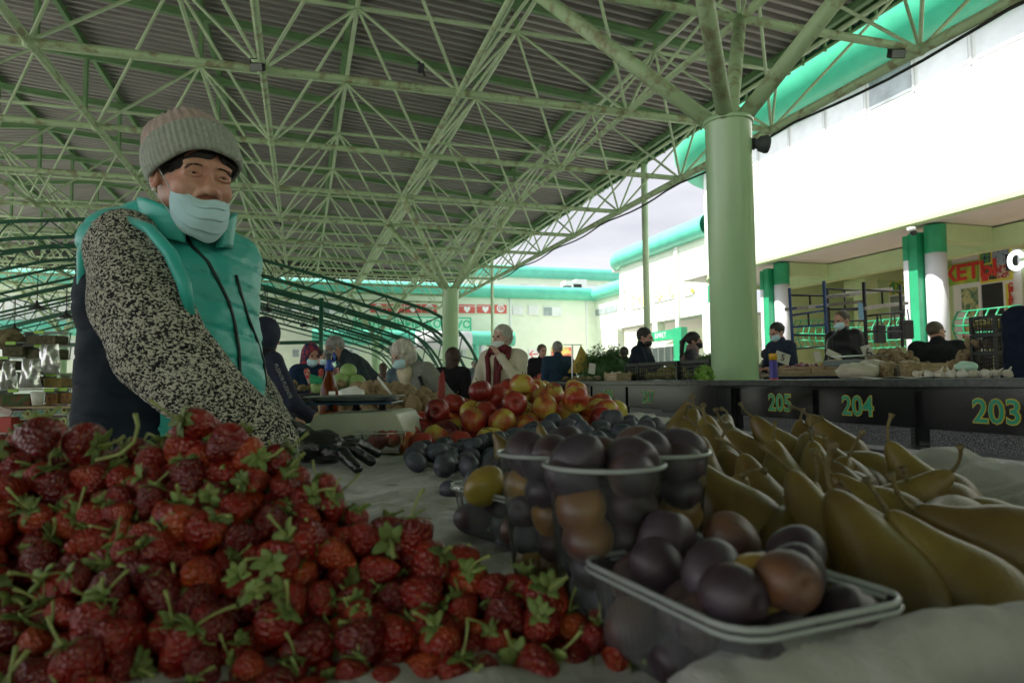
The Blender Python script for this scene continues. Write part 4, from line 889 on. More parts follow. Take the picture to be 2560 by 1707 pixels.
# hair: cap and combed fringe
g = SDF().ell(hh(0,.020,.036), (.084*s,.099*s,.096*s), RHd).ell(hh(.012,-.085,.030), (.050*s,.055*s,.052*s), RHd, .01, 's').ell(hh(0,-.09,-.045), (.075*s,.066*s,.088*s), RHd, .01, 's').plane(hh(0,0,-.05), RHd @ Vector((0,-.1,-1))).plane(kp(0,0,.01), RK @ Vector((0,0,1)))
np_mesh('hair', *g.mesh(.005, folds(.002, 110, 1)), H_dark, seller)
mb = MB(); rr = random.Random(3)
for i in range(170):
    side = -1 if i % 5 else 1
    x0 = .020 + rr.uniform(-.02, .018) if side < 0 else .024 + rr.uniform(-.01, .02)
    p0 = Vector((x0, -.084 + rr.uniform(-.002,.004), .078)); ln = rr.uniform(.5, 1)
    if side < 0: p2 = Vector((x0 - .095*ln, -.072 + .05*ln + rr.uniform(-.006,.006), .050 - .045*ln)); p1 = Vector((x0 - .035*ln, -.094 + rr.uniform(-.004,.004), .062 - .012*ln))
    else: p2 = Vector((x0 + .040*ln, -.072 + .02*ln, .048 - .035*ln)); p1 = Vector((x0 + .024*ln, -.092, .056))
    pts = []
    for k in range(7):
        u = k/6; q = p0*(1-u)**2 + p1*2*u*(1-u) + p2*u*u; e_ = Vector((q.x/.082, (q.y-.014)/.1, (q.z-.032)/.098)); L_ = e_.length
        if L_ < 1.02 or q.z > .05: kk_ = 1.03 if q.z < .052 else .985; q = Vector((e_.x/L_*.082*kk_, e_.y/L_*.1*kk_+.014, e_.z/L_*.098*kk_+.032))
        pts.append(hh(*q))
    mb.tube(pts, [.0014,.0015,.0015,.0014,.0012,.0009,.0004], 4)
mb.build('fringe', H_dark, seller, smooth=True)
# beanie
def hat(r0, prof, ribs, amp, skew=0):
    mb = MB(); n = ribs*4; m = len(prof); vs = []
    for (r_, z_, a_) in prof:
        for k in range(n):
            t = TAU*k/n; q = r_ + a_*math.cos(ribs*t) + .0016*math.sin(5*t+z_*40); vs.append(kp(q*math.cos(t)*.945, q*math.sin(t)*1.03 + skew*max(0, z_-.05), z_ + .004*math.sin(3*t+1)))
    mb.add(vs, [(i*n+k, i*n+(k+1)%n, (i+1)*n+(k+1)%n, (i+1)*n+k) for i in range(m-1) for k in range(n)]); return mb
A_ = .0032
cf = hat(0, [(.100,-.022,0),(.106,-.024,A_),(.1115,-.014,A_),(.1135,.005,A_),(.1140,.025,A_),(.1125,.045,A_),(.110,.056,A_),(.105,.060,A_*.6),(.098,.058,0)], 52, A_)
M_knitg = mat('grey_rib_knit', (.42,.45,.40), .95, .16, 90, .5, 260, sheen=.3); M_knitp = mat('dusty_pink_knit', (.46,.34,.30), .95, .14, 90, .5, 260, sheen=.3)
cf.build('beanie_cuff', M_knitg, seller, smooth=True)
cw = hat(0, [(.099,.035,0),(.1045,.055,.0016),(.104,.072,.0026),(.099,.088,.0034),(.090,.104,.0044),(.076,.118,.0056),(.057,.130,.0064),(.034,.138,.005),(.014,.141,.001),(.0001,.142,0)], 30, .004, skew=.30)
cw.build('beanie_crown', M_knitp, seller, smooth=True)
# face mask worn under the nose, pleated
def maskf(u, v):
    a = (u*2-1); ca = abs(a); w_ = .069 + .004*math.sin(v*3.14)
    x = w_*.93*math.sin(a*1.12)/math.sin(1.12); y = -.014 - .084*math.cos(a*1.12)
    bul = .017*math.sin(v*math.pi)*(1-ca**2); pl = .0065*(((v*3.4+.3) % 1.0)**1.5 if .08 < v < .94 else 0)*(1-ca**6)
    z = -.050 + .018*ca**2 - v*(.094 - .030*ca**1.6) + .003*math.sin(a*7+v*3)
    y -= bul + pl - .012*(v**2)*(1-ca) + .010*v*ca; 
    return hh(x, y - .008*(1-v)*(1-ca), z)
mk = MB().grid(maskf, 41, 61).build('face_mask', M_mask, seller, smooth=True, solid=.0012)
for v_ in (0, .035, .97):
    MB().tube([maskf(i/30, v_) + RHd @ Vector((0,-.0012,0)) for i in range(31)], .0011, 4).build('mask_seam', mat('mask_edge', (.62,.78,.80), .7), seller)
for sx, u_ in ((-1, 0.0), (1, 1.0)):
    MB().tube([maskf(u_, .05), hh(sx*.082,-.012,.012), hh(sx*.088,.018,.020), hh(sx*.088,.028,.0), hh(sx*.083,.02,-.03), maskf(u_, .92)], .0013, 5).build('ear_loop', M_maskw, seller, smooth=True)
# knitted sleeves
chain = [(330,650,1.47,.078), (395,860,1.41,.086), (475,1055,1.38,.078), (600,1180,1.385,.068), (740,1285,1.42,.058), (870,1372,1.465,.046), (955,1432,1.495,.034)]
pts = [(Z1(x, y, d), r) for x, y, d, r in chain]; g = SDF()
for (a, ra), (c_, rb) in zip(pts, pts[1:]): g.cone(a, c_, ra, rb, .05)
def knitd(X, Y, Z): return .0016*np.sin(620*Z+4*np.sin(90*X))*np.sin(560*X+3*np.sin(70*Z)) - .005*np.sin(26*(X+Z)+2*np.sin(20*Y))
np_mesh('knit_sleeve', *g.mesh(.0045, knitd), M_knit, seller)
ch2 = [(P(550,690,1.78), .06), (P(585,900,1.86), .062), (P(640,1015,1.80), .050), (P(716,1082,1.64), .038)]; g = SDF()
for (a, ra), (c_, rb) in zip(ch2, ch2[1:]): g.cone(a, c_, ra, rb, .05)
np_mesh('knit_sleeve', *g.mesh(.006, knitd), M_knit, seller)
cuff = SDF().cone(Z1(950,1425,1.492), Z1(968,1440,1.497), .036, .034, .01); np_mesh('sleeve_cuff', *cuff.mesh(.005, folds(.0015, 200)), M_knitg, seller)
# gloved hands
def glove(w, hand, tips, thumb, rw=.028):
    g = SDF(); g.cone(w, hand, rw, .032, .02).cone(w.lerp(hand,.6), hand + (tips[1]-hand).normalized()*.02, .033, .030, .02); kn = []
    side = (tips[-1] - tips[0]); side.z = 0; side.normalize()
    for i, t in enumerate(tips):
        k0 = hand + side*((i-1.5)*.021) + (t-hand).normalized()*.022; kn.append(k0); g.cone(hand, k0, .026, .0155, .018)
        mid = (k0+t)/2 + Vector((0,0,.014)); g.cone(k0, mid, .0160, .0140, .006).cone(mid, t, .0140, .0110, .004)
    g.cone(w.lerp(hand, .5), thumb[0], .018, .014, .012).cone(thumb[0], thumb[1], .0125, .0095, .005)
    return np_mesh('gloved_hand', *g.mesh(.0032, folds(.0013, 130, 2)), M_glove, seller)
glove(Z1(968,1438,1.50), P(812,1116,1.545), [P(893,1171,1.46), P(928,1153,1.55), P(942,1134,1.65), P(922,1120,1.70)], (P(800,1118,1.64), P(850,1116,1.70)))
g2 = P(745,1098,1.66); glove(P(722,1080,1.62), g2, [g2+Vector((.085,-.03,-.02)), g2+Vector((.095,-.005,-.02)), g2+Vector((.09,.02,-.02)), g2+Vector((.075,.045,-.02))], (g2+Vector((.0,.03,-.01)), g2+Vector((.03,.055,-.015))))
# shirt, quilted vest with open front
sh = SDF().ell(bl(0,-.01,1.16), (.165,.128,.24), RB, .05).ell(bl(0,-.02,.95), (.17,.145,.20), RB, .05).cone(bl(0,-.03,1.30), bl(0,-.05,1.38), .075, .06, .03)
np_mesh('shirt', *sh.mesh(.007, folds(.004, 24, 1)), M_teals, seller)
def vest_sdf(inf=0):
    v = SDF().ell(bl(-.005,.0,1.20), (.205+inf,.155+inf,.20), RB, .05).ell(bl(0,-.01,1.00), (.207+inf,.170+inf,.24), RB, .06).ell(bl(0,.0,.84), (.210+inf,.170+inf,.16), RB, .06)
    v.cone(bl(-.135,.02,1.325), bl(.15,.01,1.315), .068+inf, .066+inf, .05).cone(bl(-.06,.03,1.36), bl(.06,.03,1.36), .072+inf, None, .04)
    v.plane((0,0,.70), (0,0,-1)); return v
v = vest_sdf()
for (a, c_, r1, r2) in ((bl(.03,-.13,1.42), bl(.055,-.20,1.22), .055, .040), (bl(.055,-.20,1.22), bl(.085,-.215,.98), .040, .036), (bl(.085,-.215,.98), bl(.085,-.21,.72), .036, .05)): v.cone(a, c_, r1, r2, .012, 's')
vest = np_mesh('quilted_vest', *v.mesh(.0055, quilt), M_tealv, seller)
sp_ = vest_sdf(.003); sp_.plane(bl(-.090,0,1.2), RB @ Vector((1,0,0))).plane((0,0,1.285), (0,0,1))
np_mesh('side_panel', *sp_.mesh(.0055, lambda X,Y,Z: quilt(X,Y,Z)*.9), M_navyq, seller)
# armhole binding and standing collar
vb = BVHTree.FromObject(vest, bpy.context.evaluated_depsgraph_get()); cam0 = Vector((0,0,EYE))
def onto(bv, p, off=.003):
    d = (p - cam0).normalized(); q = bv.ray_cast(cam0 - worg(seller), d)[0]
    return (q + worg(seller) - d*off) if q is not None else p
MB().tube([Z1(385,560,1.44), Z1(300,545,1.43), Z1(215,590,1.44), Z1(172,680,1.45), Z1(165,800,1.46), Z1(190,900,1.48)], [.008,.013,.016,.014,.010,.006], 10).build('armhole_binding', M_tealv, seller, smooth=True)
MB().tube([Z1(350,548,1.42), Z1(430,585,1.39), Z1(510,680,1.37), Z1(565,800,1.36), Z1(590,920,1.37)], [.008,.012,.014,.014,.010], 10).build('armhole_binding', M_tealv, seller, smooth=True)
def collar(u, v_):      # standing collar, open at the front
    ang = R(24) + u*R(312); r_ = .092 + .010*v_ + .004*math.sin(7*u); q = bl(-.004, -.066, 0)
    loc = RB @ Vector((math.sin(ang)*r_*.98, -math.cos(ang)*r_, 0)); f_ = abs(2*u-1)**3
    return Vector((q.x+loc.x, q.y+loc.y, 1.310 + .020*(1-f_) + (.092 - .030*f_)*v_ + .005*math.sin(u*11)*v_))
MB().grid(collar, 70, 9).build('collar', M_tealv, seller, smooth=True, solid=.014)
zl = [(560,598),(600,655),(660,715),(700,790),(740,870),(765,960),(780,1060),(783,1150),(778,1235)]
zr = [(768,765),(785,830),(815,930),(850,1020),(875,1100),(885,1200),(888,1330)]
for zz in (zl, zr):
    pts = [onto(vb, Z1(x, y, 1.5)) for x, y in zz]
    pts = [p for i, p in enumerate(pts) if i == 0 or (p - pts[i-1]).length < .12]
    MB().tube(pts, .0042, 6).build('zip', M_zip, seller, smooth=True)
# trousers and shoes
g = SDF()
for sx in (-1, 1): g.cone(bl(sx*.09,0,.84), bl(sx*.10,-.005,.48), .105, .078, .03).cone(bl(sx*.10,-.005,.48), bl(sx*.105,.02,.09), .076, .065, .03)
np_mesh('trousers', *g.mesh(.014, folds(.005, 16, 1)), M_denim, seller)
for sx in (-1, 1): np_mesh('shoe', *SDF().ell(bl(sx*.11,-.06,.045), (.052,.13,.05), RB).mesh(.010), M_shoe, seller)
# ================================================================== the near stall table, cloth and produce
TZ = .81
rnd = random.Random(11)
# materials
def fruitmat(name, c1, c2, c3, rough, scale, bloom=None, bump=.1, bscale=90, rnd_=.15, coat=0, thr=(.40,.60), zgrad=0, spots=None, spec=.5, hue=0):
    m, nt, b, o = newmat(name); L = nt.links.new
    tc = nd(nt, 'ShaderNodeTexCoord'); oi = nd(nt, 'ShaderNodeObjectInfo')
    sh = nd(nt, 'ShaderNodeVectorMath', operation='MULTIPLY_ADD'); cmb = nd(nt, 'ShaderNodeCombineXYZ')
    for k in range(3): L(oi.outputs['Random'], cmb.inputs[k])
    sh.inputs[1].default_value = (7, 11, 5); L(cmb.outputs[0], sh.inputs[0]); L(tc.outputs['Object'], sh.inputs[2])
    n = nd(nt, 'ShaderNodeTexNoise'); n.inputs['Scale'].default_value = scale; n.inputs['Detail'].default_value = 4; L(sh.outputs[0], n.inputs['Vector'])
    fac = n.outputs[0]
    if zgrad:
        sp = nd(nt, 'ShaderNodeSeparateXYZ'); L(tc.outputs['Object'], sp.inputs[0]); ma = nd(nt, 'ShaderNodeMath', operation='MULTIPLY_ADD'); ma.inputs[1].default_value = zgrad; L(sp.outputs[2], ma.inputs[0]); L(fac, ma.inputs[2]); fac = ma.outputs[0]
    ad = nd(nt, 'ShaderNodeMath', operation='MULTIPLY_ADD'); ad.inputs[1].default_value = rnd_; L(oi.outputs['Random'], ad.inputs[0]); L(fac, ad.inputs[2])
    r = nd(nt, 'ShaderNodeValToRGB'); e = r.color_ramp.elements; e[0].position = thr[0]; e[0].color = (*c1, 1); e[1].position = thr[1]; e[1].color = (*c3, 1)
    q = e.new((thr[0]+thr[1])/2); q.color = (*c2, 1); L(ad.outputs[0], r.inputs[0]); src = r.outputs[0]
    if spots:
        v = nd(nt, 'ShaderNodeTexVoronoi'); v.inputs['Scale'].default_value = spots[0]; L(tc.outputs['Object'], v.inputs['Vector'])
        lt = nd(nt, 'ShaderNodeMath', operation='LESS_THAN'); lt.inputs[1].default_value = spots[1]; L(v.outputs['Distance'], lt.inputs[0])
        mm = nd(nt, 'ShaderNodeMixRGB'); L(lt.outputs[0], mm.inputs[0]); L(src, mm.inputs[1]); mm.inputs[2].default_value = (*spots[2], 1); src = mm.outputs[0]
    if bloom:
        n2 = nd(nt, 'ShaderNodeTexNoise'); n2.inputs['Scale'].default_value = scale*1.6; n2.inputs['Detail'].default_value = 5; L(sh.outputs[0], n2.inputs['Vector'])
        mr = nd(nt, 'ShaderNodeMapRange'); mr.inputs['From Min'].default_value = .35; mr.inputs['From Max'].default_value = .7; mr.inputs['To Max'].default_value = bloom[1]; L(n2.outputs[0], mr.inputs[0])
        mm = nd(nt, 'ShaderNodeMixRGB'); L(mr.outputs[0], mm.inputs[0]); L(src, mm.inputs[1]); mm.inputs[2].default_value = (*bloom[0], 1); src = mm.outputs[0]
    L(src, b.inputs['Base Color']); b.inputs['Roughness'].default_value = rough; b.inputs['Coat Weight'].default_value = coat; b.inputs['Coat Roughness'].default_value = .12; b.inputs['Specular IOR Level'].default_value = spec
    if bump:
        n3 = nd(nt, 'ShaderNodeTexVoronoi' if spots else 'ShaderNodeTexNoise'); n3.inputs['Scale'].default_value = spots[0] if spots else bscale; L(tc.outputs['Object'], n3.inputs['Vector'])
        bp = nd(nt, 'ShaderNodeBump'); bp.inputs['Strength'].default_value = min(1, bump); bp.inputs['Distance'].default_value = .004; L(n3.outputs['Distance' if spots else 0], bp.inputs['Height']); L(bp.outputs[0], b.inputs['Normal'])
    return m
F_apple = fruitmat('apple_red_yellow', (.34,.015,.012), (.42,.07,.025), (.50,.40,.07), .40, 18, rnd_=.24, coat=.06, thr=(.48,.76), bump=.03)
F_appled = fruitmat('apple_dark_red', (.12,.008,.012), (.20,.012,.012), (.32,.03,.018), .36, 12, rnd_=.2, coat=.08, bump=.03)
F_plum = fruitmat('blue_plum', (.018,.022,.035), (.030,.038,.055), (.05,.045,.06), .5, 25, bloom=((.085,.115,.145), .6), bump=.05, rnd_=.25)
F_plumr = fruitmat('mauve_plum', (.020,.008,.015), (.038,.014,.022), (.13,.055,.02), .46, 15, bloom=((.085,.080,.105), .55), bump=.04, rnd_=.45, thr=(.50,1.12))
F_plumy = fruitmat('ripening_plum', (.10,.025,.018), (.30,.15,.025), (.36,.29,.04), .34, 10, bloom=((.12,.09,.09), .25), bump=.04, rnd_=.3, thr=(.40,.85))
F_pear = fruitmat('olive_pear', (.085,.068,.014), (.145,.10,.019), (.20,.155,.030), .42, 9, bump=.08, bscale=160, rnd_=.25, thr=(.38,.80), spots=(240, .13, (.09,.05,.02)), bloom=((.12,.062,.022), .75))
F_straw = fruitmat('strawberry_red', (.11,.003,.005), (.25,.011,.007), (.44,.075,.012), .33, 22, bump=.65, rnd_=.30, coat=.06, thr=(.50,.95), spots=(330, .17, (.40,.17,.04)))
F_pot = fruitmat('potato_skin', (.14,.09,.045), (.22,.155,.08), (.30,.22,.12), .8, 26, bump=.5, bscale=70, rnd_=.2)
F_leaf = mat('calyx_green', (.23,.28,.08), .6, .2, 60, .2, 100, rnd=.3, col2=(.12,.20,.05))
F_stem = mat('fruit_stem', (.13,.10,.04), .75, .3, 120, .3, 200, rnd=.2)
F_gstem = mat('green_stem', (.26,.30,.09), .6, .2, 60)
# prototypes (origin at the fruit's centre); a few shapes of each
HOLD = []
def proto(name, mb, m, parts=(), sub=0):
    o = mb.build(name, m, None, smooth=True, merge=True)
    for nm, pmb, pm in parts: pmb.build(nm, pm, o, smooth=True)
    HOLD.append(o); return o
def apple_mb(r, seed):
    q = random.Random(seed); a = q.uniform(-.06,.06); prof = []
    for i in range(19):
        th = math.pi*i/18; rr_ = r*math.sin(th)**.82*(1 + .05*math.cos(th)); z = -r*.90*math.cos(th)*(1 - .30*math.exp(-(math.sin(th)/.30)**2) )
        prof.append((max(rr_, 1e-5), z))
    ph = q.uniform(0, 6)
    return MB().lathe(prof, (0,0,0), 26, fn=lambda v, t, i: Vector((v.x*(1+.03*math.cos(5*t+ph)*(i/18)+a*math.cos(t)), v.y*(1+.03*math.cos(5*t+ph)), v.z + .02*r*math.cos(t+ph))))
def stem_mb(p0, d, ln, r, bend, n=6, knob=1.5):
    pts = []; rs = []; d = Vector(d).normalized(); b_ = Vector(bend)
    for i in range(n+1):
        u = i/n; pts.append(Vector(p0) + d*ln*u + b_*ln*u*u); rs.append(r*(1.25 - .35*math.sin(u*math.pi)) * (knob if i == n else 1))
    return MB().tube(pts, rs, 7)
AP = [proto('apple', apple_mb(.039, i), F_apple if i % 3 else F_appled, (('stem', stem_mb((0,0,.022), (.1,0,1), .022, .0014, (.2,.1,0)), F_stem),)) for i in range(6)]
def plum_mb(seed, rx=.0195, rz=.025):
    q = random.Random(seed); k = q.uniform(.9, 1.1); pa, pb = q.uniform(0,6), q.uniform(0,6)
    return MB().lathe([(max(1e-5, rx*math.sin(math.pi*i/14)), -rz*math.cos(math.pi*i/14)) for i in range(15)], (0,0,0), 22, fn=lambda v, t, i: Vector((v.x*k*(1 - .12*math.exp(-((abs((t % TAU) - math.pi))/.20)**2) + .035*math.sin(3*t+pa+v.z*90)), v.y/k*(1+.03*math.sin(2*t+pb)), v.z*(1 - .22*math.exp(-((14-i)/1.6)**2)))))
PL = [proto('plum', plum_mb(i), F_plum) for i in range(3)]; PR = [proto('plum', plum_mb(i+9, .021, .026), F_plumr) for i in range(3)]; PY = [proto('plum', plum_mb(i+19, .021, .025), F_plumy) for i in range(2)]
def lump_mb(seed, r=(.036,.028,.026)):
    q = random.Random(seed); p = [q.uniform(0, 6) for _ in range(6)]; mb = MB().ball((0,0,0), 1, 20, 14)
    mb.v = [(v[0]*r[0]*(1+.10*math.sin(2*v[1]+p[0])+.06*math.sin(5*v[2]+p[1])+.03*math.sin(9*v[1]+p[4])), v[1]*r[1]*(1+.10*math.sin(3*v[0]+p[2])+.03*math.sin(8*v[2]+p[5])), v[2]*r[2]*(1+.10*math.sin(3*v[0]+p[3])+.03*math.sin(10*v[1]+p[1]))) for v in mb.v]; return mb
PO = [proto('potato', lump_mb(i, (.046+.004*(i%3),.036,.031)), F_pot) for i in range(4)]
def pear_mb(seed):
    q = random.Random(seed); fat = q.uniform(.92, 1.05); nk = q.uniform(.9, 1.15); bend = q.uniform(-.012,.012); b2 = q.uniform(-.010,.010)
    key = [(-.048,.0001),(-.0475,.010),(-.043,.025),(-.030,.0375),(-.012,.0425),(.008,.0385),(.024,.0295),(.040,.0205*nk),(.055,.0155*nk),(.066,.0110*nk),(.073,.0058),(.075,.0001)]
    zs = [-.048 + .123*(1-math.cos(math.pi*i/22))/2 for i in range(23)]
    prof = [(max(1e-5, interp(z, key)*fat), z) for z in zs]
    for _ in range(2): prof = [prof[0]] + [((prof[i-1][0]+2*prof[i][0]+prof[i+1][0])/4, prof[i][1]) for i in range(1, 22)] + [prof[-1]]
    p = q.uniform(0,6); f = lambda v, t, i: Vector((v.x*(1+.03*math.cos(2*t+p)+.02*math.cos(5*t)) + bend*((v.z+.05)/.13)**2, v.y*(1+.025*math.cos(3*t+p)) + b2*((v.z+.05)/.13)**2, v.z))
    return MB().lathe(prof, (0,0,0), 28, fn=f), bend, b2
PE = []
for i in range(6):
    mb, b1, b2 = pear_mb(i+40); q = random.Random(i+5)
    PE.append(proto('pear', mb, F_pear, (('stem', stem_mb((b1, b2, .072), (q.uniform(-.3,.3), q.uniform(-.3,.3), 1), .036, .0021, (q.uniform(-.5,.5), q.uniform(-.5,.5), -.1), 8, 1.7), F_stem),)))
def straw(seed):
    q = random.Random(seed); w = q.uniform(.85,1.1); key = [(0,.0001),(.03,.16),(.12,.38),(.30,.66),(.52,.90),(.72,1.0),(.86,.92),(.95,.62),(1,.0001)]
    zs = [(1-math.cos(math.pi*i/14))/2 for i in range(15)]; p = q.uniform(0,6); r = .0140*w; h = .0335*q.uniform(.85,1.12)
    mb = MB().lathe([(max(1e-5, interp(z, key)*r), (z-.55)*h) for z in zs], (0,0,0), 20, fn=lambda v, t, i: Vector((v.x*(1+.07*math.cos(2*t+p)+.04*math.cos(3*t)), v.y*(1+.05*math.cos(3*t+p)), v.z)))
    lf = MB(); zt = .43*h; n = q.choice((9, 10, 11))
    for k in range(n):
        a = TAU*k/n + q.uniform(-.2,.2); ln = q.uniform(.009,.0145); lift = q.uniform(-.3,.9); dr = Vector((math.cos(a), math.sin(a), 0)); sd_ = Vector((-math.sin(a), math.cos(a), 0)); pts = []
        for u, w_ in ((0,.0018),(.3,.0036),(.6,.0031),(.85,.0017),(1,.0003)):
            c = Vector((0,0,zt)) + dr*ln*u + Vector((0,0, ln*(lift*u*.8 - .35*u*u + (.15 if lift > .4 else -.1)*u))); pts += [c - sd_*w_ + Vector((0,0,.0008)), c, c + sd_*w_ + Vector((0,0,.0008))]
        lf.add(pts, [(3*j+i, 3*j+i+1, 3*j+4+i, 3*j+3+i) for j in range(4) for i in (0, 1)])
    st_ = stem_mb((0,0,zt), (q.uniform(-.4,.4), q.uniform(-.4,.4), 1), q.uniform(.012,.030), .0010, (q.uniform(-.6,.6), q.uniform(-.6,.6), 0), 5, 1.2)
    st_.add(lf.v, lf.f)
    return mb, lf, stem_mb((0,0,zt), (q.uniform(-.4,.4), q.uniform(-.4,.4), 1), q.uniform(.010,.028), .0010, (q.uniform(-.6,.6), q.uniform(-.6,.6), 0), 5, 1.2)
ST = []
for i in range(7):
    a, l, s_ = straw(i); o = proto('strawberry', a, F_straw); l.build('calyx', F_leaf, o, smooth=True, solid=.0004); s_.build('stem', F_gstem, o, smooth=True); ST.append(o)
def rrot(q=rnd): return Euler((q.uniform(0,TAU), q.uniform(0,TAU), q.uniform(0,TAU)))
def aim(d, roll=0): return (Vector(d).to_track_quat('Z', 'Y').to_matrix() @ Matrix.Rotation(roll, 3, 'Z')).to_euler()
def place(src, loc, rot=None, sc=1.0, label=None, cat=None, group=None):
    c = copy_tree(src, None, loc, rot if rot is not None else rrot(), (sc, sc, sc) if isinstance(sc, (int, float)) else sc); tag(c, label, cat, group); return c
def pack(n, r, inside, height, base=TZ, squash=.92, tries=50, fixed=(), rj=.08, q=rnd):
    """drop n round fruits into a heap: each rests on those below; height(x,y) is the wanted surface"""
    A = np.zeros((n + len(fixed), 4)); m = 0; out_ = []
    for f in fixed: A[m] = f; m += 1
    for i in range(n):
        ri = r*(1 + q.uniform(-rj, rj)); best = None; c = np.array([inside(q) for _ in range(tries)]); z = np.full(tries, base + ri*.9)
        if m:
            d2 = (c[:, 0:1]-A[None,:m,0])**2 + (c[:, 1:2]-A[None,:m,1])**2; R2 = ((ri+A[:m,3])*squash)**2
            z = np.maximum(z, np.where(d2 < R2, A[None,:m,2] + np.sqrt(np.maximum(R2-d2, 0)), -9).max(1))
        for k in range(tries):
            ex = z[k] + ri - height(c[k,0], c[k,1])
            if ex < ri*.6 and (best is None or ex < best[0]): best = (ex, float(c[k,0]), float(c[k,1]), float(z[k]), ri)
        if best: A[m] = best[1:]; m += 1; out_.append(best[1:])
    return out_
# ---- table and cloth
tb = thing('stall_table', (.1, 1.9, 0), 'long stall table under the white cloth carrying strawberries, pears and apples', 'table')
MB().box(-.54, .74, .31, 3.85, .77, .80).build('tabletop', mat('table_board', (.25,.2,.14), .7, .2, 6), tb)
for (x, y) in ((-.50,.36),(.70,.36),(-.50,2.0),(.70,2.0),(-.50,3.8),(.70,3.8)): MB().box(x-.02, x+.02, y-.02, y+.02, 0, .77).build('leg', M_steel, tb)
M_cloth = mat('white_cloth', (.42,.42,.385), .85, .08, 6, .8, 38, sheen=.2, col2=(.33,.33,.30))
def clothf(u, v):
    x = -.60 + u*1.42; y = .24 + v*3.68; z = TZ - .006 + .0060*math.sin(23*x+4*math.sin(9*y))*math.sin(17*y+3*math.sin(8*x)) + .0035*(1-abs(math.sin(19*(x*.8+y)+3*math.sin(7*x-5*y))))**3 + .003*math.sin(60*x+6*math.sin(20*y)) + .0016*math.sin(48*(x+y)+5*math.sin(11*x))
    for (cx, cy, am, wd, an) in ((-.15,1.45,.010,.02,.5),(-.05,1.25,.008,.018,-.3),(.05,1.1,.009,.02,.2),(-.2,1.15,.008,.016,.9)):
        dd = (x-cx)*math.sin(an)+(y-cy)*math.cos(an); z += am*math.exp(-(dd/wd)**2)*math.exp(-(((x-cx)*math.cos(an)-(y-cy)*math.sin(an))/.14)**2)
    if x > .62 and y < 1.35: z += .055*min(1, (x-.62)/.10)**.8*(1 - .25*math.sin(9*y)) * min(1, (1.35-y)/.15)       # rolled up edge beside the pears
    if y < .42 and x > .10: z += .030*min(1, (.42-y)/.10)*min(1,(x-.10)/.2)
    if x < -.56 or x > .775: z -= .25*abs((x+.56) if x < -.56 else (x-.775))/.04*.3
    if y < .27: z -= (.27-y)*3
    return (x, y, z)
top(MB().grid(clothf, 200, 420), 'tablecloth', M_cloth, 'creased white cloth over the fruit stall, its edge rolled up beside the pears', 'tablecloth', smooth=True, solid=.003)
# rolled cloth in the near right corner and beyond the pears
def fold_roll(pts, r, nm, lab):
    mb = MB(); n = 40; P_ = [Vector(p) for p in pts]; q = []
    for i in range(n+1):
        u = i/n*(len(P_)-1); k = min(int(u), len(P_)-2); q.append(P_[k].lerp(P_[k+1], u-k))
    for _ in range(6): q = [q[0]] + [(q[i-1]+q[i]*2+q[i+1])/4 for i in range(1, n)] + [q[-1]]
    rs = [r*(1+.07*math.sin(i*.45)+.03*math.sin(i*1.3)) for i in range(n+1)]; mb.tube(q, rs, 22)
    mb.v = [(v[0]+.004*math.sin(70*v[1]+40*v[2])+.0018*math.sin(190*v[0]+150*v[2]+5*math.sin(40*v[1])), v[1]+.003*math.sin(50*v[0]), v[2]+.003*math.sin(60*v[0]+30*v[1])) for v in mb.v]
    return top(mb, nm, M_cloth, lab, 'sack', smooth=True)
fold_roll([P(1750,1790,.37), P(2100,1690,.395), P(2360,1640,.41), P(2700,1610,.43)], .026, 'rolled_sack', 'rolled pale sack edge in the lower right corner in front of the pears')
fold_roll([P(2120,1262,1.06), P(2300,1262,.98), P(2470,1330,.86), P(2700,1390,.72)], .030, 'rolled_sack', 'rolled white sack edge behind the pears at the right')
fold_roll([P(1990,1190,1.20), P(2150,1200,1.14), P(2330,1235,1.06), P(2600,1300,.98)], .020, 'rolled_sack', 'thin crumpled white sack edge just beyond the pear heap')
# ---- strawberries
def mound(x, y):
    # ridge at y ~ .62, running down to the right; slopes to the camera
    ridge = interp(x, [(-.62,.955),(-.44,.958),(-.36,.945),(-.275,.962),(-.20,.938),(-.16,.915),(-.10,.885),(-.03,.860),(.03,.842),(.08,.825),(.12,.80)])
    yr = interp(x, [(-.5,.66),(-.2,.62),(.05,.52)])
    if y < yr: z = ridge - (yr-y)*.66
    else: z = ridge - (y-yr)*1.2
    return z
def sin_(q): return q.uniform(-.56,.12), q.uniform(.34,.80)
base_z = .80
pts = pack(1800, .0124, sin_, mound, base=base_z-.01, squash=.86, tries=40, q=random.Random(5))
pts = [p for p in pts if p[3] > 0]
def score(p):
    return -(p[2] - mound(p[0], p[1])) + (.6 if not (-.75 < p[0]/p[1] < .3) else 0)
pts.sort(key=score)
labs = ['ripe red strawberry with green calyx lying in the big heap at lower left', 'small round red strawberry on the flank of the big strawberry heap', 'orange shouldered strawberry showing in the big heap at lower left']
near = pts[:300]; far = pts[300:]; q = random.Random(9)
for i, (x, y, z, r) in enumerate(near):
    s_ = ST[q.randrange(7)]; v = Vector((q.uniform(-1,1), q.uniform(-1.2,.8), q.uniform(-.3,1.3)))
    place(s_, (x, y, z), aim(v, q.uniform(0,6)), r/.0132*q.uniform(.82,1.30), *(lambda k: (('strawberry near the crest of the big heap before the seller','strawberry on the right flank of the big heap toward the punnet','strawberry at the near foot of the big heap, blurred','strawberry in the middle of the big heap at lower left')[k], 'strawberry', 'strawberries ' + ('near the crest','on the right flank','at the near foot','in the middle of the heap')[k]))(0 if z > .915 else 1 if x > -.13 else 2 if y < .46 else 3))
hs = MB(); lh = MB(); base_, bleaf, _ = straw(33)
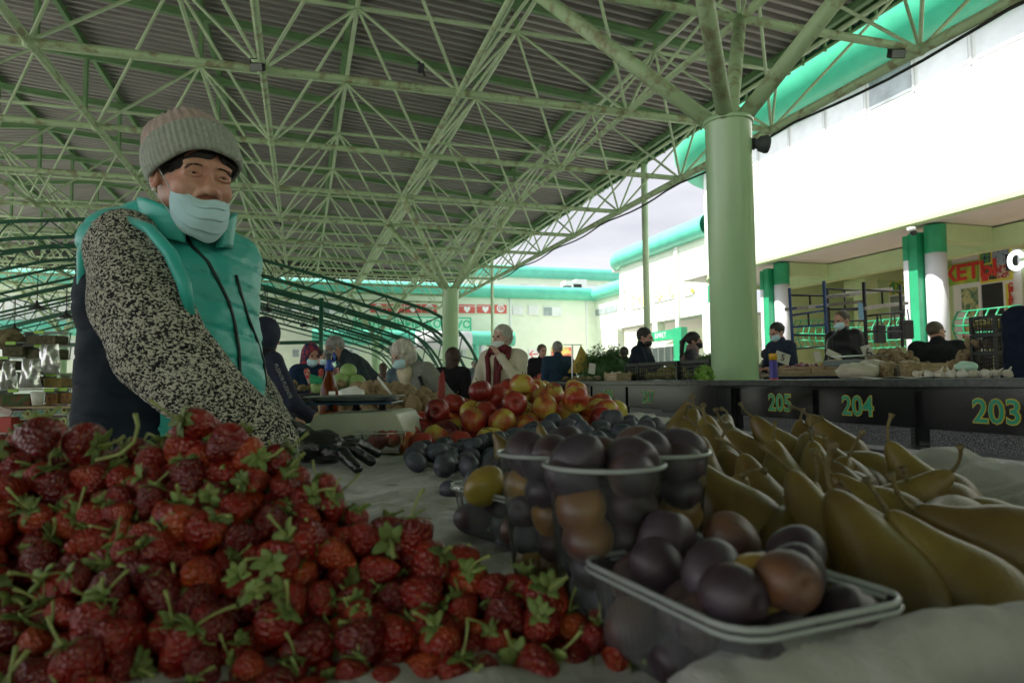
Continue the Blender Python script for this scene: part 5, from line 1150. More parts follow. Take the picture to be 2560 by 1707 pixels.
for (x, y, z, r) in far:
    Rm = rrot(q).to_matrix()*1.0; hs.add([Vector((x,y,z)) + Rm @ Vector(v) for v in base_.v], base_.f)
    if abs(x/y + .2) < .7: lh.add([Vector((x,y,z)) + Rm @ Vector(v) for v in bleaf.v], bleaf.f)
hp_ = top(hs, 'strawberry_heap', F_straw, 'lower layers of the strawberry heap seen between the top berries', 'strawberries', kind='stuff', smooth=True)
lo_ = lh.build('calyxes', F_leaf, hp_, smooth=True); tag(lo_, kind='stuff')
# hero berries on the crest
for (px, py, d, s_, v, lab) in ((505,1062,.62,1.2,(-.4,-.5,.2),'topmost strawberry of the heap, against the knitted sleeve'), (205,1105,.60,1.25,(.7,-.2,-.1),'large orange red strawberry on the crest, left of the curved stalk'), (95,1098,.58,1.28,(-.3,.4,.3),'big dark strawberry at the far left end of the crest'), (567,1110,.60,1.2,(.3,.6,.3),'glossy strawberry just right of the topmost one')):
    place(ST[int(px) % 7], P(px, py, d), aim(v), s_, lab, 'strawberry')
top(MB().tube([P(240,1150,.58), P(300,1135,.575), P(335,1105,.575), P(345,1065,.58), P(338,1035,.585)], [.0018,.0016,.0015,.0015,.002], 8), 'berry_stalk', F_gstem, 'long curved green stalk sticking up from the strawberry crest', 'stalk', smooth=True)
# ---- apples
def ain(q): return q.uniform(-.40,.34), q.uniform(1.92,2.9)
def ahill(x, y):
    u = (x-.08)/.40; v = (y-2.45)/.45; h = .155*max(0, 1-abs(u)**1.6-.5*abs(v)**2) + .075
    if y < 2.05: h = min(h, .09)
    return TZ + h*max(.35, min(1, (y-1.85)/.25+.35))
pts = pack(170, .039, ain, ahill, squash=.93, q=random.Random(21))
heroes = [(1285,1010-1,2.02,0,'red flushed apple at the front of the upper row, calyx facing the camera',(.1,-1,.1)), (1363,1015,2.06,1,'yellow green apple with a red cheek, right of the red flushed one',(-.3,-.6,.8)), (1440,1000,2.08,2,'big orange red apple at the right end of the upper row',(.1,-1,-.6)), (1305,962,2.14,4,'apple on the very top of the heap, dull red',(0,.3,1)), (1382,992,2.16,1,'pale yellow apple behind the yellow green one',(0,-.3,1)),
   (1200,977,2.20,3,'very dark red apple topping the left shoulder of the heap',(-.2,-.2,1)), (1185,1050,2.00,1,'green and red apple in the second row, left of the red flushed one',(.2,-.3,1)), (1255,1055,1.98,2,'dull red apple below the red flushed one',(.4,-.3,-.8)), (1092,1027,2.10,3,'dark red apple at the left foot of the heap, calyx showing',(0,-1,0)), (1505,1045,2.06,0,'red apple low at the right foot of the apple heap',(.3,.3,1)), (1322,1075,1.95,1,'yellow red apple half behind the plums',(.2,.1,1)),
   (1292,990,2.18,1,'yellow apple just under the topmost apple',(-.2,-.2,1)), (1135,1010,2.22,3,'dark red apple on the left slope of the heap',(.2,.2,1)), (1150,1108,1.86,0,'red apple in the front row just above the bare cloth',(.1,.3,1)), (1055,1112,1.86,3,'dark red apple in the front row beside the small tub',(0,.4,1)), (1010,1108,1.88,1,'yellow striped apple in the front row next to the small tub',(-.2,.1,1)), (1225,1100,1.86,2,'broad red apple in the front row left of the plums',(0,.2,1))]
fx = []
for (px, py, d, k, lab, v) in heroes:
    p = P(px, py, d); fx.append(p); place(AP[k], p, aim(v, k), .98 if k != 2 else 1.05, lab, 'apple')
q = random.Random(4)
for (x, y, z, r) in pts:
    if any((Vector((x,y,z))-f).length < .060 for f in fx): continue
    # keep sight lines to the hero apples
    c = Vector((x,y,z)); blocked = False
    for f in fx:
        d = (f - cam0).normalized(); w_ = c - cam0; al = w_.dot(d)
        if al < (f-cam0).length - .02 and (w_ - d*al).length < .040: blocked = True
    if blocked: continue
    dk = x < .02 and q.random() < .8; place(AP[q.choice((0,3)) if dk else q.choice((1,2,4,5))], (x,y,z), aim((q.uniform(-1,1), q.uniform(-1,1), q.uniform(-.3,1.2))), r/.039, ('dark red apple filling the left slope of the big heap' if dk else 'red and yellow apple filling the lower layers of the big heap'), 'apple', 'dark apples on the left slope' if dk else 'apples filling the big heap')
# ---- loose blue plums
def pin(q): return q.uniform(-.24,.46), q.uniform(1.32,1.85)
def phill(x, y):
    h = interp(x, [(-.25,.03),(-.1,.055),(0,.07),(.10,.10),(.25,.105),(.38,.085),(.46,.05)]); return TZ + h*min(1, .45+(y-1.30)/.4)*(1 if y < 1.78 else .8)
pts = pack(230, .0235, pin, phill, squash=.93, q=random.Random(2))
q = random.Random(8)
for (x, y, z, r) in pts: place(PL[q.randrange(3)], (x,y,z), None, r/.0225, 'blue plum with a dusty bloom in the loose heap before the apples', 'plum', 'loose blue plums')
place(PL[1], P(1130,1225,1.18), None, .95, 'single blue plum rolled onto the cloth beside the left plastic basket', 'plum')
# ---- potatoes
def oin(q): return q.uniform(-.82,-.18), q.uniform(2.80,3.70)
def ohill(x, y): return TZ + .09 + .17*math.exp(-((x+.66)/.20)**2) + .09*math.exp(-((x+.38)/.20)**2)
q = random.Random(12)
for (x, y, z, r) in pack(210, .036, oin, ohill, squash=.9, q=random.Random(31)): place(PO[q.randrange(4)], (x,y,z), None, r/.036, 'washed brown potato in the heap behind the weighing scale', 'potato', 'potatoes behind the scale')
# ================================================================== containers, pears, scale and small goods on the near stall
M_pp = plastic('clear_plastic', (.93,.96,.96), .065, .08); M_ppb = plastic('ribbed_plastic', (.90,.95,.95), .15, .12); M_ppr = plastic('plastic_rim', (.9,.94,.94), .62, .12, (.85,.9,.88)); M_foil = mat('foil_bag', (.62,.63,.62), .22, .1, 6, .8, 14, metal=.9)
def rrect(hx, hy, r, n=10, rib=0, nr=1):
    pts = []
    for (cx, cy, a0) in ((hx-r, hy-r, 0), (-hx+r, hy-r, 90), (-hx+r, -hy+r, 180), (hx-r, -hy+r, 270)):
        for i in range(n+1): a = R(a0 + 90*i/n); pts.append((cx + r*math.cos(a), cy + r*math.sin(a)))
    out_ = []; m = len(pts)
    for i in range(m):
        a, b = pts[i], pts[(i+1) % m]; L_ = math.dist(a, b); k = max(1, int(L_/.0022))
        for j in range(k): out_.append((a[0]+(b[0]-a[0])*j/k, a[1]+(b[1]-a[1])*j/k))
    return out_
def punnet(loc, rz, hx, hy, h, lab, grp=None):
    t_ = thing('plastic_punnet', (loc[0], loc[1], loc[2]), lab, 'plastic basket', grp, rz)
    base = rrect(hx, hy, .022); n = len(base); mb = MB(); lev = [(.80,.002),(.84,.0),(.87,.004),(.90,h*.35),(.94,h*.7),(.965,h*.86),(.985,h*.90),(.99,h*.97)]; vs = []
    for li, (s_, z) in enumerate(lev):
        for i, (x, y) in enumerate(base):
            rb = 1 - (.022*(1 if (i//2) % 2 else 0) if 2 <= li <= 5 else 0); vs.append((x*s_*rb, y*s_*rb, z))
    mb.v = [Vector(v) + worg(t_) for v in vs]
    mb.f = [(l*n+i, l*n+(i+1)%n, (l+1)*n+(i+1)%n, (l+1)*n+i) for l in range(len(lev)-1) for i in range(n)] + [tuple(range(n))[::-1]]
    mb.build('basket_body', M_ppb, t_, smooth=True)
    for (a, z, r) in ((1.0, h, .0019), (1.014, h-.0045, .0015)):
        MB().tube([Vector((x*a, y*a, z)) + worg(t_) for x, y in base[::3]], r, 8, closed=True).build('rim', M_ppr, t_, smooth=True)
    return t_
def loc2(c, rz, x, y): v = Matrix.Rotation(rz, 3, 'Z') @ Vector((x, y, 0)); return c[0]+v.x, c[1]+v.y
def fill_basket(c, rz, hx, hy, n, topf, lab, grp, seed, protos=None, sc=1.0, r=.0225):
    q = random.Random(seed); r0 = r
    def ins(q): return loc2(c, rz, q.uniform(-hx, hx), q.uniform(-hy, hy))
    for (x, y, z, rr_) in pack(n, r, ins, topf, base=c[2], squash=.93, q=q, rj=.04):
        pr = (protos or PR)[q.randrange(len(protos or PR))]; place(pr, (x, y, z), rrot(q), rr_/r*sc, lab, 'plum', grp)
RZF = math.atan2(.407, .913)
F0 = (.142, .462, TZ+.001); punnet(F0, RZF, .067, .085, .058, 'clear plastic punnet full of mauve plums in the right foreground')
fill_basket(F0, RZF, .046, .064, 60, lambda x, y: TZ + .080, 'mauve plum with a dusty bloom in the front plastic punnet', 'plums in the front punnet', 3, None, .88, .0178)
place(PY[1], P(1895,1470,.425), aim((1,.1,.1)), 1.05, 'largest reddish yellow plum lying across the top of the front punnet', 'plum'); place(PR[0], P(1665,1358,.50), aim((.2,.2,1)), 1.0, 'plum at the left end of the front punnet, standing proud', 'plum')
L0 = (.008, .845, TZ+.003); RZL = math.atan2(.56, .83)
punnet(L0, RZL, .060, .080, .058, 'clear ribbed plastic punnet of plums left of the plastic cups')
fill_basket(L0, RZL, .040, .060, 50, lambda x, y: TZ + .074, 'dark plum in the punnet left of the cups', 'plums in the left punnet', 6, PR + [PL[0]], 1.0, .0195)
place(PY[0], P(1215,1215,.80), aim((1,.2,.6)), 1.1, 'olive and mauve plum heaped above the rim of the left punnet', 'plum')
def cup(c, h, rt, rb, lab, name='plastic_cup', m=M_pp, ribs=True):
    t_ = thing(name, c, lab, 'cup')
    pr = [(.0001,.004),(rb*.8,.004),(rb*.9,.0),(rb,.001)] + [(rb+(rt-rb)*u*.93 + (.0006 if (i % 2 and .1 < u < .55 and ribs) else 0), h*u) for i, u in enumerate([j/26 for j in range(1, 26)])] + [(rt*.985,h*.985),(rt,h)]
    MB().lathe(pr, c, 48).build('cup_body', m, t_, smooth=True)
    MB().tube([Vector(c) + Vector((rt*1.015*math.cos(TAU*i/48), rt*1.015*math.sin(TAU*i/48), h)) for i in range(48)], .0019, 8, closed=True).build('rim', M_ppr, t_, smooth=True)
    return t_
q = random.Random(17)
for (x, y, lab, grp, tops) in ((.0725, .55, 'frontmost clear plastic cup heaped with plums', 'front', ((-.022,-.004,.125), (.021,-.002,.124), (0,.024,.123))), (.034, .643, 'clear plastic cup of plums, left of the frontmost cup', 'left', ((-.020,-.004,.122), (.018,.012,.124), (.0,-.024,.121))), (.134, .640, 'clear plastic cup of plums right behind the frontmost cup, beside the pears', 'right', ((-.014,.014,.126), (.022,-.004,.124), (-.012,-.022,.122)))):
    c = (x, y, TZ+.001); cup(c, .122, .0475, .033, lab)
    k = 0
    for li in range(5):
        zz = .022 + li*.0232; rad = .0145 + li*.0030; n = 3
        for j in range(n):
            a = TAU*j/n + li*1.9 + x*30; pool = (PR, PY, PR, PY, PR, PL)[q.randrange(6)] if li < 4 else PR
            place(pool[q.randrange(len(pool))], (x + rad*math.cos(a), y + rad*math.sin(a), TZ + zz), rrot(q), .84 if li < 2 else .90, 'plum seen through the wall of the %s plastic cup' % {'front':'frontmost','left':'left hand','right':'right hand'}[grp], 'plum', 'plums inside the %s cup' % grp)
    for (dx, dy, dz) in tops: place(PR[q.randrange(3)], (x+dx, y+dy, TZ+dz), rrot(q), .98, 'plum heaped above the rim of the %s plastic cup' % {'front':'frontmost','left':'left hand','right':'right hand'}[grp], 'plum', 'plums heaped on the %s cup' % grp)
# small single pears poking out among plums
# ---- pears
def Z7(x, y, d): return P(1460 + x/2.138, 1000 + y/2.138, d)
pears = [((1640,1000),(1400,590),.545,'big green pear standing tallest in the near row, stalk bent left'), ((2050,1030),(1780,730),.53,'biggest pear, lying toward the lower right with russet shoulders'), ((2230,800),(1790,610),.64,'pear lying behind the biggest pear, long hooked stalk'), ((1290,770),(1200,590),.63,'pear with a long arched stalk right above the front punnet'), ((1110,780),(1180,500),.67,'brownish pear leaning behind the arched stalk pear'), ((830,650),(700,490),.67,'wide based pear at the left of the heap above the punnet'),
 ((900,540),(850,430),.82,'small shiny pear behind the wide based pear'), ((1075,470),(1060,360),.86,'pear with a stalk crossing to the right, middle of the heap'), ((1620,660),(1430,520),.74,'pear leaning right of centre with green speckles near its neck'), ((1800,500),(1650,300),.88,'upright pear with a straight stalk against the dark counter'), ((1900,600),(1600,500),.80,'pear lying behind with a hooked stalk above the biggest pears'),
 ((1490,400),(1330,320),.98,'slim pear lying right at the back of the heap'), ((1370,290),(1290,190),1.06,'stalkless looking pear at the back rim of the heap'), ((1060,300),(985,200),1.02,'bright sided pear at the back with a long stalk'), ((1165,320),(1150,225),1.06,'short pear at the back beside the bright sided one'), ((1215,400),(1200,330),.94,'pear in the middle back rank under two stalks'), ((1270,500),(1255,410),.86,'narrow pear standing in the centre of the heap'),
 ((1390,440),(1335,350),.94,'pear behind the centre with a blunt neck'), ((690,340),(665,240),.95,'pear by the right hand cup, neck upright'), ((565,260),(570,195),1.10,'rearmost pear at the left by the plums'), ((720,250),(735,190),1.10,'small pear at the back left with a knobbed stalk'), ((850,290),(810,225),1.06,'pear at the back left leaning left'), ((615,520),(600,390),.82,'pear wedged against the right hand cup'), ((740,430),(690,310),.88,'pear behind the wide based pear, leaning left'),
 ((930,370),(850,280),1.0,'pear in the back rank pointing to the upper left'), ((1680,870),(1600,770),.66,'shaded pear low between the two biggest pears'), ((2120,690),(1830,530),.78,'pear lying long at the right of the heap'), ((960,600),(930,500),.78,'pear deep in the gap left of centre'), ((1480,600),(1420,480),.80,'pear in shade behind the tallest pear')]
pr_fix = []
for i, ((bx, by), (tx, ty), d, lab) in enumerate(pears):
    c = Z7(bx, by, d); v = Z7(tx, ty, d + .015) - c; sc = .98 if i > 2 else 1.06; pr_fix.append((c.x, c.y, c.z, .036))
    place(PE[i % 6], c, aim(v, i*1.3), sc*random.Random(i).uniform(.94, 1.06), lab, 'pear')
q = random.Random(77)
def peari(q): return q.uniform(.20,.52), q.uniform(.60,1.10)
for (x, y, z, r) in pack(22, .036, peari, lambda x, y: TZ + .075 + .02*(y > .7), squash=.85, q=q):
    if z > TZ + .05: continue
    if x/y < .30 or (y < .56 and x < .33): continue
    place(PE[q.randrange(6)], (x, y, z), aim((q.uniform(-1,.3), q.uniform(-1,1), q.uniform(-.1,.5))), 1, 'pear in the bottom layer, mostly hidden under the others', 'pear', 'pears in the bottom layer')
for (px, py, d, tx, ty, lab) in ((1265,1130,1.22,1240,1085,'small yellow pear with a curved stalk standing among the blue plums'), (1700,1065,1.15,1705,1030,'small pear with an upright stalk between the plums and the pear heap'), (1362,1120,1.15,1352,1060,'little pear behind the plastic cups, only its stalk and neck showing')):
    c = P(px, py, d); place(PE[2], c, aim(P(tx, ty, d) - c), .55, lab, 'pear')
# ---- weighing scale
SD = 1.95; pts2 = [(736,1108),(742,1098),(783,1030),(792,1022),(975,1014),(990,1020),(1006,1050),(1014,1070),(1012,1080),(896,1084),(815,1086),(790,1092),(776,1108)]
pf = [P(x, y, SD-.10) for x, y in pts2]; z0 = TZ + .012; dz = z0 - min(p.z for p in pf)
sc_ = thing('weighing_scale', (P(880,1100,SD).x, SD, TZ), 'cream electronic weighing scale with a blue and steel pan beside the black glove', 'scale')
m = len(pf); bk_ = Vector((.02,.24,0)); M_cream = mat('cream_plastic', (.50,.52,.40), .45, .08, 12)
MB().add([p + Vector((0,0,dz)) for p in pf] + [p + Vector((0,0,dz)) + bk_ for p in pf], [tuple(range(m)), tuple(range(m, 2*m))[::-1]] + [(i, i+m, (i+1)%m+m, (i+1)%m) for i in range(m)]).build('scale_body', M_cream, sc_, bevel=.004)
a, b = P(745,1092,SD-.10), P(780,1034,SD-.10); n_ = Vector((-(b.z-a.z), 0, b.x-a.x)).normalized(); dd = Vector((0,0,dz))
MB().add([a+dd+n_*.002+Vector((.003,.02,0)), b+dd+n_*.002+Vector((.002,.02,0)), b+dd+n_*.002+Vector((.018,.22,0)), a+dd+n_*.002+Vector((.018,.22,0))], [(0,1,2,3)]).build('keypad', mat('keypad_grey', (.12,.13,.13), .3, .5, 60), sc_, solid=.002)
pz = max(p.z for p in pf) + dz; cx = P(888,1000,SD).x
MB().box(P(800,1090,SD).x, P(990,1090,SD).x, SD-.07, SD+.10, TZ+.004, TZ+.03).build('underside', M_maskb, sc_)
MB().box(cx-.118, cx+.118, SD-.085, SD+.12, pz+.018, pz+.024).build('pan_plate', mat('pan_blue', (.012,.06,.12), .3, .2, 10), sc_, bevel=.002)
for dx in (-.075, 0, .075): MB().lathe([(.014,0),(.010,.006),(.010,.019)], (cx+dx, SD+.01, pz-.001), 12).build('pan_post', M_maskb, sc_)
pan = MB(); hx, hy = .125, .108
rings = [(.78,.0),(.86,.002),(.93,.012),(1.0,.016),(1.02,.014)]; bs_ = rrect(hx, hy, .03, 6); n = len(bs_)
pan.v = [(cx + x*s_, SD+.015 + y*s_, pz+.025+z) for s_, z in rings for x, y in bs_]; pan.f = [(l*n+i, l*n+(i+1)%n, (l+1)*n+(i+1)%n, (l+1)*n+i) for l in range(4) for i in range(n)] + [tuple(range(n))[::-1]]
pan.build('pan', mat('brushed_steel', (.42,.45,.46), .35, .15, 30, metal=.9), sc_, smooth=False, solid=.0012)
for (dx, dy) in ((-.13,-.07),(.12,-.07),(-.11,.1),(.13,.1)): MB().lathe([(.010,0),(.012,.013)], (cx+dx, SD+dy, TZ), 10).build('foot', M_maskb, sc_)
# ---- spray bottle
bo = P(823, 960, 2.5); sb_ = thing('spray_bottle', (bo.x, 2.5, TZ), 'amber spray bottle with a blue collar and clear trigger head behind the scale', 'bottle')
M_amb = plastic('amber_plastic', (.50,.16,.03), .45, .1, (.30,.08,.015)); kz = lambda py: P(823, py, 2.5).z
MB().lathe([(.0001,TZ+.002),(.030,TZ+.002),(.0325,TZ+.01),(.0325,kz(985)),(.031,kz(972)),(.024,kz(955)),(.015,kz(938)),(.013,kz(926)),(.013,kz(922))], (bo.x,2.5,0), 28).build('bottle_body', M_amb, sb_, smooth=True)
MB().lathe([(.0001,TZ+.005),(.030,TZ+.005),(.030,TZ+.10),(.0001,TZ+.10)], (bo.x,2.5,0), 24).build('liquid', mat('amber_liquid', (.20,.05,.012), .2, .1), sb_, smooth=True)
M_bluep = mat('blue_plastic', (.02,.07,.35), .35, .1)
MB().lathe([(.0165,kz(926)),(.0165,kz(915)),(.012,kz(911)),(.012,kz(907)),(.009,kz(900))], (bo.x,2.5,0), 20).build('collar', M_bluep, sb_, smooth=True)
MB().obox((bo.x-.004, 2.5, kz(888)), (.013,0,0), (0,.009,0), (.004,0,.018)).obox((bo.x-.002, 2.5, kz(878)), (.020,0,.002), (0,.008,0), (0,0,.008)).build('spray_head', M_pp, sb_, bevel=.003)
MB().tube([(bo.x+.016,2.5,kz(882)), (bo.x+.020,2.5,kz(895)), (bo.x+.015,2.5,kz(906))], [.005,.004,.003], 8).build('trigger', M_bluep, sb_, smooth=True)
MB().box(bo.x+.008, bo.x+.031, 2.464, 2.468, kz(999), kz(978)).build('paper_label', M_frame, sb_)
# ---- tub of cut apples, plastic bag, red card
tu = P(953, 1104, 1.80); t_ = thing('plastic_tub', (tu.x, 1.80, TZ), 'small clear plastic tub of cut apples between the glove and the apple heap', 'tub')
bs_ = rrect(.060,.045,.015,6); n = len(bs_); lv = [(.80,.002),(.84,.0),(.97,.050),(1.0,.052),(1.04,.053)]
tb_ = MB(); tb_.v = [(tu.x+x*s_, 1.80+y*s_, TZ+.006+z) for s_, z in lv for x, y in bs_]; tb_.f = [(l*n+i, l*n+(i+1)%n, (l+1)*n+(i+1)%n, (l+1)*n+i) for l in range(4) for i in range(n)] + [tuple(range(n))[::-1]]; tb_.build('tub_body', M_pp, t_, smooth=True)
MB().tube([(tu.x+x*1.04, 1.80+y*1.04, TZ+.059) for x, y in bs_[::2]], .0018, 6, closed=True).build('rim', M_ppr, t_, smooth=True)
for i, (dx, dy, s_) in enumerate(((-.012,.0,.66),(.026,.010,.6),(.004,-.012,.5))): place(AP[(0,1,0)[i]], (tu.x+dx, 1.80+dy, TZ+.034+.006*i), aim((dx*20,-.3,1)), s_, 'apple piece inside the small clear tub', 'apple', 'apples in the small tub')
rc = [P(1108,925,2.75), P(1098,940,2.75), P(1094,1003,2.74), P(1112,1003,2.76), P(1112,945,2.76)]
top(MB().add(rc, [(0,1,2,3,4)]), 'price_card', mat('dark_red_card', (.30,.04,.04), .6), 'dark red price card standing between the potatoes and the apples', 'card', solid=.004)
sb2 = SDF().ell(P(878,985,2.7), (.055,.04,.028)).ell(P(866,990,2.68), (.03,.03,.02)); o = np_mesh('crumpled_paper', *sb2.mesh(.004, folds(.006, 90)), M_frame); tag(o, 'crumpled white paper lying on the potatoes behind the scale pan', 'paper')
for (px, lab) in ((1050,'cream paper slip stuck upright in the potato heap, left one'),): 
    c = P(960, 975, 2.85); top(MB().add([c+Vector((-.03,0,.05)), c+Vector((-.025,0,.06)), c+Vector((.035,.01,-.02)), c+Vector((.03,.01,-.03))], [(0,1,2,3)]), 'paper_slip', M_frame, 'cream paper slip stuck in the potato heap behind the pan', 'paper', solid=.002)
# green bag under the scale
gb = SDF().ell(P(760,1080,2.3), (.10,.05,.03)); tag(np_mesh('green_bag', *gb.mesh(.006, folds(.007, 60)), mat('green_bag', (.35,.55,.30), .4)), 'pale green plastic bag lying left behind the weighing scale', 'bag')
# ---- next stall with cabbages
def stall(x0, x1, y0, y1, z, lab, m=None):
    t_ = thing('stall_table', ((x0+x1)/2, (y0+y1)/2, 0), lab, 'table')
    MB().box(x0, x1, y0, y1, z-.04, z).build('tabletop', m or M_granb, t_); MB().box(x0+.03, x1-.03, y0+.03, y1-.03, 0, z-.042).build('table_base', M_granb, t_); return t_
stall(-3.0, -.85, 5.05, 5.85, .92, 'granite stall carrying cabbages in front of the grey haired man')
M_cab = mat('cabbage_leaf', (.38,.52,.20), .55, .2, 12, .5, 30, col2=(.24,.40,.12))
def cabbage(px, py, d, r, lab):
    c = P(px, py, d); mb = MB().ball((0,0,0), 1, 28, 20); p = px
    mb.v = [tuple(Vector(v)*(r*(1+.035*math.sin(4*math.atan2(v[1],v[0])+3*v[2]+p)+.02*abs(math.sin(7*math.atan2(v[1],v[0])-2*v[2])))) + c) for v in mb.v]
    for k in range(5):
        a = k*1.25+p; ax = Vector((math.cos(a), math.sin(a), .3)).normalized(); u_ = ax.orthogonal().normalized(); w_ = ax.cross(u_)
        mb.grid(lambda s_, t__: c + (ax*math.cos(1.1*math.hypot(s_-.5, t__-.5)*2) + u_*(s_-.5)*1.7 + w_*(t__-.5)*1.7).normalized()*r*(1.035+.03*math.hypot(s_-.5,t__-.5)), 9, 9)
    return top(mb, 'cabbage', M_cab, lab, 'cabbage', smooth=True)
cabbage(871,929,5.6,.066,'pale round cabbage on top of the cabbage stack'); cabbage(852,955,5.5,.070,'green cabbage at the bottom left of the stack'); cabbage(893,958,5.5,.068,'green cabbage at the bottom right of the stack'); cabbage(872,960,5.7,.07,'cabbage half hidden at the back of the stack'); cabbage(795,967,5.3,.055,'small cabbage left of the stack behind the spray bottle')
q = random.Random(3)
for i in range(22):
    x = -1.95 + .1*(i % 8) + q.uniform(-.03,.03); place(PO[i % 4], (x - .1, 5.3+.09*(i//8), .96+.03*(i % 2)), rrot(q), .7, 'dark root vegetable on the cabbage stall behind the bottle', 'root vegetable', 'root vegetables on the cabbage stall')
gt = [P(774,935,5.3), P(806,945,5.3), P(806,957,5.2), P(774,957,5.2)]; top(MB().add(gt, [(0,1,2,3)]), 'green_sheet', M_colg, 'dark green plastic sheet behind the spray bottle', 'sheet', solid=.01)
# ================================================================== goods on the granite counter and the stalls behind it
def Z4(x, y): return 1300 + x/3.36, 600 + y/3.36
def Z5(x, y): return 1860 + x/3.016, 480 + y/3.016
CT = .992
def onC(px, D, z=CT):                    # point above counter depth line D seen in photo column px
    t, _ = on_D(px, 940, D); return W(D, t, z)
def crate(c, hx, hy, h, rz, m, lab, name='plastic_crate', cat='crate', grp=None, wood=False):
    t_ = thing(name, c, lab, cat, grp, rz); mb = MB(); o0 = worg(t_)
    def B(x0, x1, y0, y1, z0_, z1_): mb.box(o0.x+x0, o0.x+x1, o0.y+y0, o0.y+y1, o0.z+z0_, o0.z+z1_)
    if wood:
        for k in range(2):
            z_ = .01 + k*h*.5
            for s_ in (-1, 1): B(-hx, hx, s_*hy-.004, s_*hy+.004, z_, z_+h*.42); B(s_*hx-.004, s_*hx+.004, -hy+.005, hy-.005, z_, z_+h*.42)
        for sx in (-1,1):
            for sy in (-1,1): B(sx*hx*.96-.012, sx*hx*.96+.012, sy*hy*.94-.010, sy*hy*.94+.010, 0, h+.02)
        B(-hx+.005, hx-.005, -hy+.005, hy-.005, 0, .008)
    else:
        th = .004
        for z_ in (0, h*.24, h*.46, h*.66): 
            for s_ in (-1, 1): B(-hx, hx, s_*hy-th, s_*hy+th, z_, z_+.008); B(s_*hx-th, s_*hx+th, -hy+th*1.2, hy-th*1.2, z_, z_+.008)
        for s_ in (-1, 1): B(-hx-.003, hx+.003, s_*hy-th*1.6, s_*hy+th*1.6, h*.84, h); B(s_*hx-th*1.6, s_*hx+th*1.6, -hy+th*1.8, hy-th*1.8, h*.84, h)
        k = int(hx*2/.03)
        for i in range(k+1):
            x = -hx + 2*hx*i/k
            for s_ in (-1, 1): B(x-.0025, x+.0025, s_*hy-th*.8, s_*hy+th*.8, .002, h*.86)
        k = int(hy*2/.03)
        for i in range(k+1):
            y = -hy + 2*hy*i/k
            for s_ in (-1, 1): B(s_*hx-th*.8, s_*hx+th*.8, y-.0025, y+.0025, .002, h*.86)
        for sx in (-1,1):
            for sy in (-1,1): B(sx*hx-.011, sx*hx+.011, sy*hy-.011, sy*hy+.011, .001, h*.99)
        B(-hx+.005, hx-.005, -hy+.005, hy-.005, .001, .005)
    mb.build('crate_body', m, t_); return t_
M_blk = mat('black_crate', (.012,.014,.014), .4, .2, 10); M_wood = mat('pale_crate_wood', (.42,.33,.20), .8, .2, 12, .2, 60, stretch=(1,1,6)); RZ17 = R(17.2)
F_apg = fruitmat('green_apple', (.30,.36,.06), (.36,.42,.08), (.42,.45,.12), .3, 14); F_oni = fruitmat('yellow_onion', (.30,.12,.04), (.42,.20,.08), (.50,.30,.14), .4, 20, bump=.1); F_onr = fruitmat('red_onion', (.10,.012,.035), (.16,.02,.05), (.22,.05,.08), .3, 20); F_gar = fruitmat('garlic_skin', (.48,.42,.32), (.58,.54,.44), (.62,.60,.52), .6, 30, bump=.2)
GA = proto('apple', apple_mb(.037, 50), F_apg); ON = proto('onion', lump_mb(60, (.030,.030,.026)), F_oni); OR = proto('onion', lump_mb(61, (.029,.029,.025)), F_onr)
gm = MB().lathe([(.0001,-.018),(.012,-.017),(.024,-.008),(.026,.002),(.018,.014),(.007,.022),(.004,.036),(.003,.045),(.0001,.046)], (0,0,0), 24, fn=lambda v, t, i: Vector((v.x*(1+.08*math.cos(7*t)), v.y*(1+.08*math.cos(7*t)), v.z))); GL = proto('garlic', gm, F_gar)
YF = proto('quince', lump_mb(70, (.040,.036,.038)), mat('quince_yellow', (.50,.44,.10), .5, .15, 14))
def heap(src, r, n, c, ax, ay, hx, hy, hmax, lab, cat, grp, seed, sc=1.0, base=CT, rz=True):
    q = random.Random(seed); ax, ay = Vector(ax).normalized(), Vector(ay).normalized()
    def ins(q): v = c + ax*q.uniform(-hx, hx) + ay*q.uniform(-hy, hy); return v.x, v.y
    def hf(x, y):
        v = Vector((x, y, 0)) - Vector((c.x, c.y, 0)); u, w_ = v.dot(ax)/hx, v.dot(ay)/hy; return base + r*1.6 + hmax*max(0, 1-max(abs(u), abs(w_))**1.3)
    for (x, y, z, r_) in pack(n, r, ins, hf, base=base, squash=.93, q=q, tries=30): s_ = src[q.randrange(len(src))] if isinstance(src, list) else src; place(s_, (x,y,z), rrot(q), r_/r*sc, lab, cat, grp)
AX, AY = W(0,1)-W(0,0), W(1,0)-W(0,0)
# black crates by the column
for (xa, xb, D, hh_, lab, fill) in ((882,980,3.75,.20,'leftmost black plastic crate on the counter, yellow quinces on top',YF), (985,1322,3.70,.20,'long black plastic crate on the counter in front of the navy jacket man',YF), (1332,1592,3.72,.20,'black plastic crate on the counter before the ponytail woman',GA), (1594,1690,4.0,.19,'black plastic crate partly behind the thick column',GA)):
    ta, tb2 = on_D(1300+xa/3.36, 940, D)[0], on_D(1300+xb/3.36, 940, D)[0]; tm = (ta+tb2)/2; hl = abs(ta-tb2)/2; c = W(D+.16, tm, CT)
    crate(c, hl-.01, .15, hh_, RZ17 + R(90), M_blk, lab)
    heap(fill, .036, int(14+hl*60), W(D+.16, tm, CT), AX, AY, hl-.05, .10, .10, {882:'yellow quince in the leftmost black crate',985:'yellow quince in the long black crate',1332:'green apple in the crate before the ponytail woman',1594:'green apple in the crate behind the thick column'}[xa], 'fruit', {882:'quinces in the leftmost crate',985:'quinces in the long crate',1332:'apples in the ponytail crate',1594:'apples in the column crate'}[xa], int(xa), base=CT+.02)
